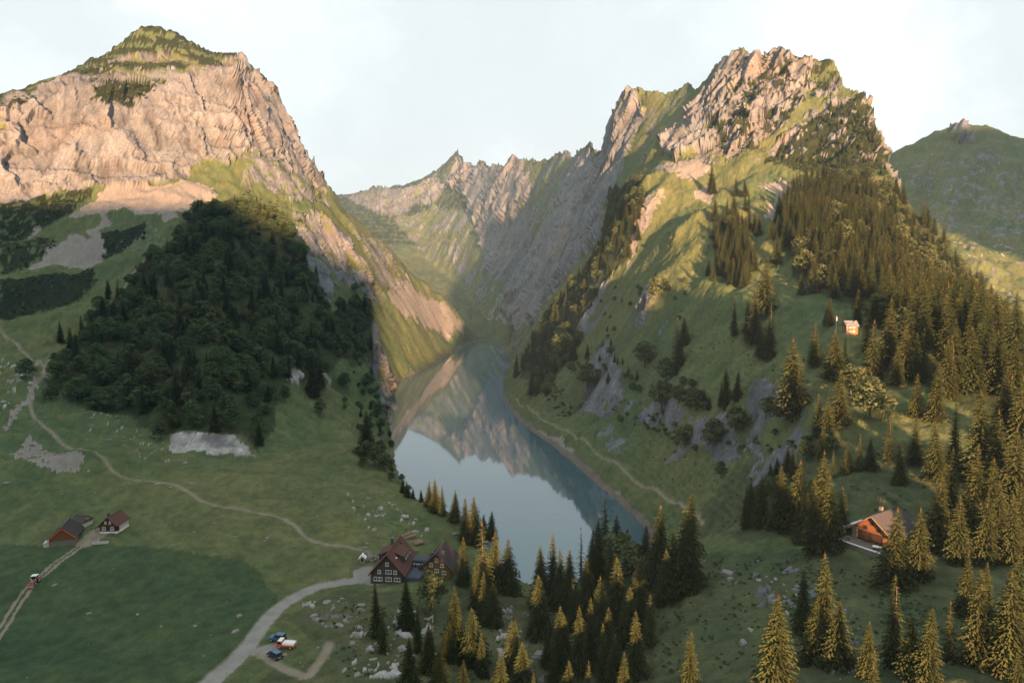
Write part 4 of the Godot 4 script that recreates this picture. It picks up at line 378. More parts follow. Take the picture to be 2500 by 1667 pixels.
var GROVES := [
	[9.5, 0.34, 1.0, 11, 17, ["dark spruce in the grove at the bottom centre", "spruces at the bottom centre", "leafy tree in the bottom centre grove", "leafy trees at the bottom centre"], PackedVector2Array([Vector2(-26.2, -167.4), Vector2(-5.3, -165.5), Vector2(9.3, -181.3), Vector2(39.9, -178.2), Vector2(33.7, -149.6), Vector2(25.1, -147.4), Vector2(-21.7, -143.9)]), "leaf_dark", 1],
	[10.5, 0.42, 1.0, 13, 20, ["dark spruce in the grove at the bottom right corner", "spruces at the bottom right", "leafy tree in the bottom right corner", "leafy trees at the bottom right"], PackedVector2Array([Vector2(96.7, -147.3), Vector2(121.3, -150.4), Vector2(84.5, -103.2), Vector2(51.8, -113.7), Vector2(65.5, -138.3), Vector2(71, -125.7), Vector2(86, -137.7)]), "leaf_dark", 1],
	[8, 0.8, 0.5, 9, 14, ["dark spruce in the hollow above the chalet", "spruces in the hollow", "dark leafy tree in the hollow above the chalet", "leafy trees in the hollow"], PackedVector2Array([Vector2(99, -278.3), Vector2(105.3, -257), Vector2(112, -228.5), Vector2(115.7, -217.8), Vector2(94, -195.8), Vector2(82.1, -198.8), Vector2(80.1, -219.6)]), "leaf_dark", 1],
	[8, 0.7, 0.1, 5, 9, ["small spruce on the left lake bank", "spruces on the left bank", "leafy bush tree on the left lake bank", "leafy trees on the left bank"], PackedVector2Array([Vector2(-130.5, -595.5), Vector2(-116.9, -616.2), Vector2(-84.8, -461.6), Vector2(-61.7, -317.4), Vector2(-88.7, -414), Vector2(-111.1, -462), Vector2(-133, -540.3)]), "leaf_dark", 1],
	[8.6, 0.84, 0.26, 10, 21, ["dark spruce rising from the wooded knoll left of the lake", "spruces on the wooded knoll", "dark leafy tree in the dense wood of the left knoll", "leafy trees on the wooded knoll"], PackedVector2Array([Vector2(-331.4, -733.9), Vector2(-310.5, -605.8), Vector2(-310.7, -562.4), Vector2(-304, -503.1), Vector2(-304.1, -453), Vector2(-283.6, -393.9), Vector2(-254.6, -372.1), Vector2(-211.1, -357.1), Vector2(-195.9, -344.7), Vector2(-179, -337.8), Vector2(-178.5, -341.5), Vector2(-158.2, -331.6), Vector2(-142, -341), Vector2(-129.8, -326.9), Vector2(-135.3, -356.9), Vector2(-149.9, -411.7), Vector2(-155.8, -465.7), Vector2(-145.2, -482), Vector2(-152.8, -524.6), Vector2(-149.8, -575.9), Vector2(-140.6, -572), Vector2(-146.5, -675.5), Vector2(-191.8, -902.2), Vector2(-177.7, -710.4), Vector2(-176.6, -640.1), Vector2(-198.4, -658.5), Vector2(-225.3, -690), Vector2(-268.5, -759.8), Vector2(-310.7, -766.1)]), "leaf_dark", 1],
	[8.5, 0.5, 0.95, 15, 22, ["spruce on the shaded slope right of the chalet", "spruces at the right edge", "leafy tree at the right edge", "leafy trees at the right edge"], PackedVector2Array([Vector2(164.7, -239.3), Vector2(195.1, -247.5), Vector2(158, -198.8), Vector2(149.1, -205.1)]), "leaf_dark", 1],
	[9.5, 0.75, 0.4, 6, 11, ["small spruce on the craggy wooded slope above the right shore", "spruces on the crag slope", "leafy tree on the craggy slope above the right shore", "leafy trees on the crag slope"], PackedVector2Array([Vector2(61.7, -596.3), Vector2(87.7, -613.7), Vector2(93.5, -572.9), Vector2(97.8, -478.7), Vector2(111.4, -432.1), Vector2(110.8, -339.8), Vector2(110.2, -324.1), Vector2(105, -367.5), Vector2(97.2, -374.3), Vector2(92.6, -452.1), Vector2(87, -489.9), Vector2(78.3, -519.4)]), "leaf_dark", 1],
	[6.6, 0.9, 0.62, 12, 20, ["spruce on the steep wooded edge above the right lake shore", "spruces on the spur edge", "leafy tree on the steep wooded edge above the right lake shore", "leafy trees on the spur edge"], PackedVector2Array([Vector2(154.1, -1046.9), Vector2(166.2, -867.7), Vector2(136.3, -684.4), Vector2(126.4, -667.9), Vector2(101.6, -689.4), Vector2(73.8, -695.4), Vector2(63.6, -616.2), Vector2(30.6, -659.4), Vector2(10, -783.1), Vector2(43.5, -881.8), Vector2(78.8, -771.2), Vector2(108.2, -795)]), "leaf_dark", 1],
	[6.6, 0.95, 0.93, 17, 28, ["spruce in the dense stand on the right mountain flank", "spruces of the right mountain forest", "leafy tree among the spruces on the right mountain flank", "leafy trees of the right mountain forest"], PackedVector2Array([Vector2(249.4, -607.6), Vector2(305.1, -641.9), Vector2(335.6, -627.6), Vector2(281.9, -470.8), Vector2(257, -384.1), Vector2(239.8, -319.3), Vector2(198.3, -252.8), Vector2(172, -238.3), Vector2(176.2, -270.3), Vector2(157.9, -261), Vector2(218.1, -402.6), Vector2(209.5, -435.5), Vector2(215.5, -482.8), Vector2(204.5, -498.9)]), "leaf_olive", 1],
	[7.5, 0.85, 0.45, 12, 20, ["spruce near the right skyline of the mountain", "spruces near the right skyline", "bushy leafy tree near the right skyline of the mountain", "leafy trees near the right skyline"], PackedVector2Array([Vector2(335.6, -627.6), Vector2(357.8, -619.5), Vector2(351.1, -563.6), Vector2(354.2, -524.9), Vector2(339, -477), Vector2(248.1, -317.5), Vector2(198.3, -252.8), Vector2(239.8, -319.3), Vector2(257, -384.1), Vector2(281.9, -470.8)]), "leaf_olive", 1],
	[13, 0.55, 0.08, 5, 9, ["small spruce on the sunlit spur", "spruces on the sunlit spur", "small golden-green bush tree on the sunlit spur", "small trees on the sunlit spur"], PackedVector2Array([Vector2(102.2, -687.2), Vector2(121.5, -645.4), Vector2(137.5, -539.6), Vector2(124.6, -485.9), Vector2(107.7, -530), Vector2(93.5, -572.9), Vector2(75.1, -685.6)]), "leaf_olive", 1],
	[5.5, 0.9, 0.95, 14, 21, ["spruce in the tight clump on the sunlit meadow", "spruces of the meadow clump", "leafy tree in the clump on the sunlit meadow", "leafy trees of the meadow clump"], PackedVector2Array([Vector2(175.5, -572.7), Vector2(195.1, -575.7), Vector2(195.9, -533.1), Vector2(182.8, -493.2), Vector2(168.5, -473.2), Vector2(162.3, -475.4), Vector2(160.2, -511.6)]), "leaf_olive", 1],
	[7, 0.7, 0.5, 5, 9, ["small spruce on the shelf under the summit", "small spruces on the high shelf", "leafy shrub on the high shelf", "leafy shrubs on the high shelf"], PackedVector2Array([Vector2(283.5, -612.3), Vector2(335, -618.6), Vector2(338.2, -594.7), Vector2(305.8, -592.7)]), "leaf_olive", 0],
	[10, 0.6, 0.55, 8, 15, ["spruce on the rocky slope below the right cliffs", "spruces below the right cliffs", "leafy tree on the rocky slope below the right cliffs", "leafy trees below the right cliffs"], PackedVector2Array([Vector2(360.4, -787), Vector2(412, -778.7), Vector2(381.7, -682.6), Vector2(361.8, -630.5), Vector2(332.1, -645.5), Vector2(308.2, -667.8), Vector2(292.3, -693.2), Vector2(322.6, -733.3)]), "leaf_dark", 0],
]
var SCRUB := [
	[6, PackedVector2Array([Vector2(140, -699.9), Vector2(192, -628.6), Vector2(151.5, -514.2), Vector2(156.8, -433), Vector2(149.5, -318), Vector2(124.4, -278.7), Vector2(127, -375.6), Vector2(112.2, -517.8), Vector2(102.1, -628.2)]), 1.3, 0.3],
	[5, PackedVector2Array([Vector2(-336.2, -755.9), Vector2(-296, -838.6), Vector2(-244.6, -779), Vector2(-287.8, -815)]), 3.4, 0.8],
	[5, PackedVector2Array([Vector2(59.5, -574.5), Vector2(93.3, -455.8), Vector2(99.8, -348.1), Vector2(92.7, -356.1), Vector2(85, -459.8)]), 3.4, 0.8],
	[4.5, PackedVector2Array([Vector2(28.7, -666.3), Vector2(57.5, -554.2), Vector2(45.3, -541.3), Vector2(23.2, -637.9)]), 3.4, 0.8],
	[5, PackedVector2Array([Vector2(96.5, -371.6), Vector2(104, -316.8), Vector2(105.9, -258.6), Vector2(110, -260.6), Vector2(115, -325.6), Vector2(104.1, -347.4)]), 3.4, 0.8],
	[6, PackedVector2Array([Vector2(-255.8, -887.6), Vector2(-231.5, -929.7), Vector2(-202, -931.6), Vector2(-174.2, -735.3), Vector2(-232.2, -862.5)]), 3.4, 0.8],
	[5.5, PackedVector2Array([Vector2(109.8, -278.2), Vector2(111, -239.9), Vector2(108.7, -221.2), Vector2(104.3, -254.2)]), 3.4, 0.8],
	[6, PackedVector2Array([Vector2(-339.3, -839), Vector2(-300.2, -884.4), Vector2(-287.8, -815), Vector2(-325.2, -777.2)]), 3.4, 0.8],
	[2.3, PackedVector2Array([Vector2(-59.5, -180.9), Vector2(-49.8, -192.1), Vector2(-22.2, -182.4), Vector2(-16.9, -146.3), Vector2(-37.2, -141.8), Vector2(-46.3, -160.4)]), 0.75, 0.6],
	[2.2, PackedVector2Array([Vector2(-6.2, -196), Vector2(7.6, -203.5), Vector2(41, -195.7), Vector2(29.8, -140.6), Vector2(-17.9, -145.7), Vector2(-20.5, -177.9)]), 0.75, 0.75],
	[1.7, PackedVector2Array([Vector2(44, -203.5), Vector2(57.9, -189.9), Vector2(79, -170.8), Vector2(83.8, -157.4), Vector2(102.4, -145.3), Vector2(107.1, -132.1), Vector2(84.1, -102.7), Vector2(30.3, -138.4)]), 0.8, 0.75],
	[3, PackedVector2Array([Vector2(93.2, -308.6), Vector2(99, -278.3), Vector2(103.5, -210.2), Vector2(88.5, -183.6), Vector2(71.1, -197.9), Vector2(82.1, -264.3)]), 1.0, 0.7],
	[3.2, PackedVector2Array([Vector2(111.2, -226.8), Vector2(152.2, -192.7), Vector2(130.3, -163.5), Vector2(111, -168.1), Vector2(100.9, -196.5)]), 1.0, 0.6],
	[4, PackedVector2Array([Vector2(55.1, -529.7), Vector2(88.5, -430.8), Vector2(98.2, -326.1), Vector2(100.4, -282.2), Vector2(89, -308.2), Vector2(69.5, -420.5)]), 1.1, 0.4],
	[3.4, PackedVector2Array([Vector2(-76, -281.7), Vector2(-63.2, -293.9), Vector2(-43.3, -268.9), Vector2(-30, -249.2), Vector2(-47.2, -232.5), Vector2(-60.7, -249.4)]), 0.6, 0.35],
]
const SPOTS := {
	"guesthouse": Vector2(-39.8, -213.3),
	"lodge": Vector2(-24.5, -216.9),
	"link": Vector2(-31.6, -214.9),
	"kiosk": Vector2(-51.4, -218),
	"barn": Vector2(-151.5, -215.9),
	"shed": Vector2(-152.1, -225.2),
	"cottage": Vector2(-139.1, -222.5),
	"trough": Vector2(-137.7, -212.4),
	"chalet": Vector2(100.3, -171),
	"ring": Vector2(107.7, -156.5),
	"hut": Vector2(150.4, -289.8),
	"flag": Vector2(147.6, -296.6),
	"van": Vector2(-58.3, -153.7),
	"jeep": Vector2(-60.1, -160.7),
	"truck": Vector2(-56.8, -157.4),
	"tractor": Vector2(-141.7, -187.3),
	"logs_a": Vector2(-39.4, -241.4),
	"logs_b": Vector2(-35.2, -237.6),
	"logs_c": Vector2(-34.9, -230),
	"logs_d": Vector2(-42.2, -233.3),
	"rubble": Vector2(-48.5, -220.6),
	"posts": Vector2(-52.4, -224.5),
	"bench": Vector2(6.6, -238.2),
	"pole_a": Vector2(-53.2, -205.4),
	"pole_b": Vector2(-65.6, -143.7),
	"pole_c": Vector2(-58.1, -148),
	"pallet": Vector2(-56.2, -154.3),
}
const BOULDERS := [
	[-135.6, -187.1, 0.9, "grey boulder in the mown field below the tractor"],
	[-117, -174, 0.8, "small pale boulder near the left edge of the mown field"],
	[-73, -165.4, 1.3, "grey boulder alone in the lower mown field"],
	[-75.7, -174.4, 0.9, "pale boulder above the grey one in the mown field"],
	[-103.8, -174.4, 0.7, "thin pale boulder in the middle of the mown field"],
	[-146, -263.5, 1.8, "large pale boulder where the footpath bends on the pasture"],
	[-143.3, -263.2, 1.1, "smaller boulder right of the large one on the footpath"],
	[-140, -261.8, 1.0, "brownish boulder touching the footpath"],
	[-151.4, -297.1, 1.6, "pale boulder just below the white crag"],
	[-154.8, -298.6, 1.0, "boulder left of the pale one below the white crag"],
	[-134.7, -268.2, 1.4, "tilted slab beside the footpath right of the bend"],
	[-109.8, -275.4, 0.9, "pale boulder in the middle of the pasture"],
	[-87.6, -227.5, 1.0, "white boulder right of the pasture centre"],
	[-87.6, -225.2, 0.7, "dark-footed boulder below the white one on the pasture"],
	[-109.2, -233.6, 0.7, "reddish boulder in the lower pasture"],
	[-113.2, -226.6, 0.7, "pale boulder left of the reddish one"],
	[-98.7, -225.8, 0.8, "flat boulder in the lower pasture"],
	[-197.8, -250.2, 1.4, "pale slab at the left edge of the pasture"],
	[-52.5, -226.4, 1.0, "white boulder beside the gate posts"],
	[-52.5, -230.1, 0.9, "pale boulder above the gate posts"],
	[59.6, -175.2, 2.1, "large white boulder on the dark slope left of the chalet"],
	[59.3, -171.8, 1.3, "lower white boulder on the dark slope left of the chalet"],
	[64.9, -165.6, 1.1, "pale boulder on the dark slope nearer the chalet"],
	[54.1, -142.1, 1.2, "pale boulder low on the dark foreground slope"],
	[50.8, -137.5, 1.2, "broken boulder at the bottom of the foreground slope"],
	[7.3, -165.1, 1.6, "white boulder low on the knoll below the beach"],
	[-22.5, -249.2, 1.3, "white boulder on the grass above the timber"],
	[40.6, -526.7, 1.2, "pale boulder beside the lakeside path"],
	[-55.2, -174.8, 1.3, "grey boulder right of the turnout"],
	[-46.3, -168.7, 1.5, "grey boulder on the rocky slope right of the turnout"],
	[-54.8, -186.3, 1.6, "tall grey boulder below the road"],
	[-44.1, -184.5, 1.3, "grey boulder below the guesthouse drive"],
	[-355.9, -3058, 2.0, "pale boulder on the far meadow"],
]
var STONE_FIELDS := [
	[6, 0.5, PackedVector2Array([Vector2(139.6, -651.7), Vector2(169.7, -487.8), Vector2(154.3, -319.5), Vector2(128.3, -283.4), Vector2(143.3, -409.4), Vector2(114.1, -527.4)])],
	[7, 0.5, PackedVector2Array([Vector2(156.7, -737), Vector2(237.4, -597.1), Vector2(160.5, -521.8), Vector2(131.9, -614.6)])],
	[5.5, 0.35, PackedVector2Array([Vector2(-194.4, -328.1), Vector2(-127.3, -396.1), Vector2(-58.4, -311.2), Vector2(-22.6, -262.2), Vector2(-29.6, -245.4), Vector2(-56, -229.5), Vector2(-88.2, -240.7), Vector2(-140, -265.2)])],
	[6, 0.4, PackedVector2Array([Vector2(-267.7, -337.6), Vector2(-228.2, -346.4), Vector2(-157.2, -280.2), Vector2(-144.3, -227.9), Vector2(-182.4, -226.9)])],
	[4, 0.5, PackedVector2Array([Vector2(-62.2, -161.2), Vector2(-50.7, -195.7), Vector2(-22.2, -182.4), Vector2(-17.6, -143.7), Vector2(-54.8, -141.4)])],
	[4.5, 0.45, PackedVector2Array([Vector2(52.7, -200), Vector2(82.9, -166.8), Vector2(103, -129.1), Vector2(82.6, -102.7), Vector2(34.9, -130.3)])],
	[8, 0.35, PackedVector2Array([Vector2(-158.6, -207.1), Vector2(-80.3, -202.5), Vector2(-71, -166.3), Vector2(-77.3, -142.9), Vector2(-114.9, -143.9)])],
	[6, 0.5, PackedVector2Array([Vector2(11.2, -692.1), Vector2(50.7, -486.7), Vector2(81.9, -282.7), Vector2(100.4, -282.2), Vector2(90.4, -412.7), Vector2(31.2, -626.9)])],
	[7, 0.5, PackedVector2Array([Vector2(141.9, -710.3), Vector2(170.7, -675.6), Vector2(136.3, -635.6), Vector2(125.7, -669)])],
	[7, 0.4, PackedVector2Array([Vector2(-446.1, -572.7), Vector2(-309.4, -475.2), Vector2(-275.1, -373.1), Vector2(-288.7, -364.8)])],
	[7, 0.4, PackedVector2Array([Vector2(-397.6, -651), Vector2(-324.8, -634.5), Vector2(-308, -549), Vector2(-337.6, -543.4)])],
	[2.5, 0.6, PackedVector2Array([Vector2(-130.2, -613.1), Vector2(-148.4, -814.5), Vector2(-100.7, -539.4), Vector2(-98.4, -500.1)])],
]
var FLOWERS := PackedVector2Array([Vector2(136.1, -388), Vector2(135.8, -330), Vector2(113.1, -268.5), Vector2(107.8, -272.7), Vector2(111.8, -322.2), Vector2(118.6, -364.6)])
# ---------------------------------------------------------------- naming helpers
func obj(called: String, mesh: Mesh, m: Material, parent: Node = self) -> MeshInstance3D:
	var o := MeshInstance3D.new()
	o.name = called
	o.mesh = mesh
	if m:
		o.material_override = m
	parent.add_child(o, true)
	if parent == self:
		renumber(o, called)
	return o

var names_used := {}
func renumber(o: Node, called: String) -> void:
	var n: int = names_used.get(called, 0)
	names_used[called] = n + 1
	o.name = called if n == 0 else "%s_%03d" % [called, n]

func root(called: String, at := Vector3.ZERO, turn := 0.0) -> Node3D:
	var o := Node3D.new()
	o.name = called
	add_child(o, true)
	renumber(o, called)
	o.position = at
	o.rotation.y = turn
	return o

func tag(o: Node, label: String, category := "", group := "", kind := "") -> Node:
	o.set_meta("label", label)
	if category:
		o.set_meta("category", category)
	if group:
		o.set_meta("group", group)
	if kind:
		o.set_meta("kind", kind)
	return o

func noise(called: String, seed_: int, wavelength: float, octaves := 1, ridged := false) -> FastNoiseLite:
	var n := FastNoiseLite.new()
	n.seed = seed_
	n.noise_type = FastNoiseLite.TYPE_SIMPLEX_SMOOTH
	n.frequency = 1.0 / wavelength
	n.fractal_type = FastNoiseLite.FRACTAL_NONE if octaves == 1 else (FastNoiseLite.FRACTAL_RIDGED if ridged else FastNoiseLite.FRACTAL_FBM)
	n.fractal_octaves = octaves
	nz[called] = n
	return n

# ---------------------------------------------------------------- height grid
func cell_of(x: float, z: float) -> Vector2:
	return Vector2((atan2(x, -z) - A0) / da, (log(sqrt(x * x + z * z)) - log(R0)) / dr)

func fill_outline(grid: PackedFloat32Array, outline: PackedVector2Array, value: float) -> PackedFloat32Array:
	var pts := PackedVector2Array()
	for k in outline.size():
		var p := outline[k]
		var q := outline[(k + 1) % outline.size()]
		var m := int(clampf(p.distance_to(q) / 6.0, 1, 60))
		for t in m:
			var s := p.lerp(q, float(t) / m)
			pts.append(cell_of(s.x, s.y))
	var lo := 1e9
	var hi := -1e9
	for p in pts:
		lo = minf(lo, p.x)
		hi = maxf(hi, p.x)
	for i in range(maxi(0, ceili(lo)), mini(NA - 1, floori(hi)) + 1):
		var cuts := PackedFloat32Array()
		for k in pts.size():
			var p := pts[k]
			var q := pts[(k + 1) % pts.size()]
			if (p.x > i) != (q.x > i):
				cuts.append(p.y + (q.y - p.y) * (i - p.x) / (q.x - p.x))
		cuts.sort()
		for c in range(0, cuts.size() - 1, 2):
			for j in range(maxi(0, ceili(cuts[c])), mini(NR - 1, floori(cuts[c + 1])) + 1):
				grid[i * NR + j] = maxf(grid[i * NR + j], value) if value > 0.0 else value
	return grid

func solve_heights() -> void:
	var val := PackedFloat32Array()
	val.resize(NA * NR)
	var cnt := PackedFloat32Array()
	cnt.resize(NA * NR)
	var crest := PackedByteArray()
	crest.resize(NA * NR)
	var lines: Array = LINES.values().duplicate()
	for b in BACKS:                       # ground falls away behind a crest
		var far := PackedVector3Array()
		for p in LINES[b[0]]:
			var s: float = 1.0 + b[1] / Vector2(p.x, p.z).length()
			far.append(Vector3(p.x * s, p.y + b[2], p.z * s))
		lines.append(far)
	var shore := PackedVector3Array()
	for p in LAKE:
		shore.append(Vector3(p.x, 0.2, p.y))
	shore.append(shore[0])
	lines.append(shore)
	for pts: PackedVector3Array in lines:
		for k in pts.size() - 1:
			var p := pts[k]
			var q := pts[k + 1]
			var d := (cell_of(q.x, q.z) - cell_of(p.x, p.z)).abs()
			var m := int(maxf(maxf(d.x, d.y) * 1.5, 1)) + 1
			for t in m:
				var s := p.lerp(q, float(t) / (m - 1))
				var c := cell_of(s.x, s.z)
				var i := roundi(c.x)
				var j := roundi(c.y)
				if i >= 0 and i < NA and j >= 0 and j < NR:
					val[i * NR + j] += s.y
					cnt[i * NR + j] += 1.0
					if pts == LINES.ridge_r or pts == LINES.summit:
						crest[i * NR + j] = 1
	var water := PackedFloat32Array()
	water.resize(NA * NR)
	water = fill_outline(water, LAKE, 1.0)
	wet.resize(NA * NR)
	for n in NA * NR:
		if water[n] > 0.5:
			wet[n] = 1
			val[n] = -4.0
			cnt[n] = 1.0
	for i in NA:
		val[i * NR + NR - 1] = 150.0
		cnt[i * NR + NR - 1] = 1.0
		var f := i / (NA - 1.0)
		val[i * NR] = 28.0 - 62.0 * f + 92.0 * f * f
		cnt[i * NR] = 1.0
	var g := PackedFloat32Array()
	for level in [[8, 300], [4, 140], [2, 70], [1, 34]]:
		var f: int = level[0]
		var na := NA / f
		var nr := NR / f
		var n := na * nr
		var v := PackedFloat32Array()
		v.resize(n)
		var c := PackedFloat32Array()
		c.resize(n)
		for i in NA:
			var row := (i / f) * nr
			for j in NR:
				if cnt[i * NR + j] > 0.0:
					v[row + j / f] += val[i * NR + j]
					c[row + j / f] += cnt[i * NR + j]
		var up := PackedFloat32Array()
		up.resize(n)
		for i in na:
			for j in nr:
				up[i * nr + j] = 100.0 if g.is_empty() else g[(i / 2) * (nr / 2) + j / 2]
		g = up
		var free := PackedInt32Array()
		for k in n:
			if c[k] > 0.0:
				g[k] = v[k] / c[k]
			else:
				free.append(k)
		var wa := 1.0 / (da * f * da * f)
		var wr := 1.0 / (dr * f * dr * f)
		var sum := 2.0 * (wa + wr)
		wa /= sum
		wr /= sum
		for it in level[1]:
			for k in free:
				var j := k % nr
				var a := g[k - nr] if k >= nr else g[k]
				var b := g[k + nr] if k < n - nr else g[k]
				var e := g[k - 1] if j > 0 else g[k]
				var w := g[k + 1] if j < nr - 1 else g[k]
				g[k] += 1.7 * (wa * (a + b) + wr * (e + w) - g[k])
	for pas in 2:
		var s := g.duplicate()
		for i in range(1, NA - 1):
			for j in range(1, NR - 1):
				var k := i * NR + j
				if wet[k] == 0 and crest[k] == 0:
					s[k] = 0.25 * g[k] + 0.125 * (g[k - 1] + g[k + 1] + g[k - NR] + g[k + NR]) + 0.0625 * (g[k - NR - 1] + g[k - NR + 1] + g[k + NR - 1] + g[k + NR + 1])
		g = s
	hgt = g

func grid_at(grid: PackedFloat32Array, ci: float, cj: float) -> float:
	ci = clampf(ci, 0.0, NA - 1.001)
	cj = clampf(cj, 0.0, NR - 1.001)
	var i := int(ci)
	var j := int(cj)
	var k := i * NR + j
	var t := cj - j
	return lerpf(lerpf(grid[k], grid[k + 1], t), lerpf(grid[k + NR], grid[k + NR + 1], t), ci - i)

func bumps(x: float, z: float, h: float, r: float) -> float:   # hummocks of the turf, none at the water's edge
	var k := clampf((h - 0.3) / 5.0, 0.0, 1.0)
	if k <= 0.0:
		return 0.0
	var big := clampf((r - 230.0) / 300.0, 0.0, 1.0)
	return k * (nz.hummock.get_noise_2d(x, z) * (0.55 + 1.5 * big) + nz.swell.get_noise_2d(x, z) * (0.8 + 7.0 * big))

func ground(x: float, z: float) -> float:
	var c := cell_of(x, z)
	var h := grid_at(hgt, c.x, c.y)
	return h + bumps(x, z, h, sqrt(x * x + z * z))

func on_ground(x: float, z: float, lift := 0.0) -> Vector3:
	return Vector3(x, ground(x, z) + lift, z)

func make_coverage() -> void:
	for kind in COVER:
		var g := PackedFloat32Array()
		g.resize(NA * NR)
		for row in COVER[kind]:
			g = fill_outline(g, row[1], row[0])
		cov[kind] = g
	for lane in LANES:
		var row = LANES[lane]
		var pts: PackedVector2Array = smooth(row[1])
		row[1] = pts
		for k in pts.size() - 1:
			var m := int(pts[k].distance_to(pts[k + 1]) / 1.0) + 1
			for t in m:
				var s := pts[k].lerp(pts[k + 1], float(t) / m)
				var c := cell_of(s.x, s.y)
				for di in range(-3, 4):
					for dj in range(-3, 4):
						var key := roundi(c.x + di) * NR + roundi(c.y + dj)
						if not lane_cells.has(key):
							lane_cells[key] = {}
						lane_cells[key][lane + "/" + str(k)] = [lane, pts[k], pts[k + 1], row[0]]

func smooth(p: PackedVector2Array) -> PackedVector2Array:
	var out := PackedVector2Array()
	for k in p.size() - 1:
		var a := p[maxi(k - 1, 0)]
		var d := p[mini(k + 2, p.size() - 1)]
		for t in 5:
			out.append(p[k].cubic_interpolate(p[k + 1], a, d, t / 5.0))
	out.append(p[p.size() - 1])
	return out

func lane_at(x: float, z: float, ci: float, cj: float) -> Array:   # [lane name, signed metres inside its edge, metres from its middle]
	var near = lane_cells.get(roundi(ci) * NR + roundi(cj))
	var best := ["", -99.0, 99.0]
	if near:
		var p := Vector2(x, z)
		for s in near.values():
			var d: float = Geometry2D.get_closest_point_to_segment(p, s[1], s[2]).distance_to(p)
			if s[3] - d > best[1]:
				best = [s[0], s[3] - d, d]
	return best

# ---------------------------------------------------------------- ground mesh
# Part numbers: region * 3 + (0 turf, 1 bare rock, 2 scree); 18 road, 19 footpath, 20 shore
const REGIONS := ["meadow", "mountain_left", "mountain_right", "mountain_far", "hill_far", "hill_near"]

func region_of(x: float, z: float) -> int:
	var r := sqrt(x * x + z * z)
	var az := atan2(x, -z)
	if r > 1750.0 and az < 0.45:
		return 3
	if az > 0.53 and r > 790.0:
		return 4
	if x < 20.0 + 0.06 * z:
		return 1 if r > 395.0 or (az > -0.53 and az < -0.39 and r > 338.0) else 0
	return 2 if r > 335.0 else 5

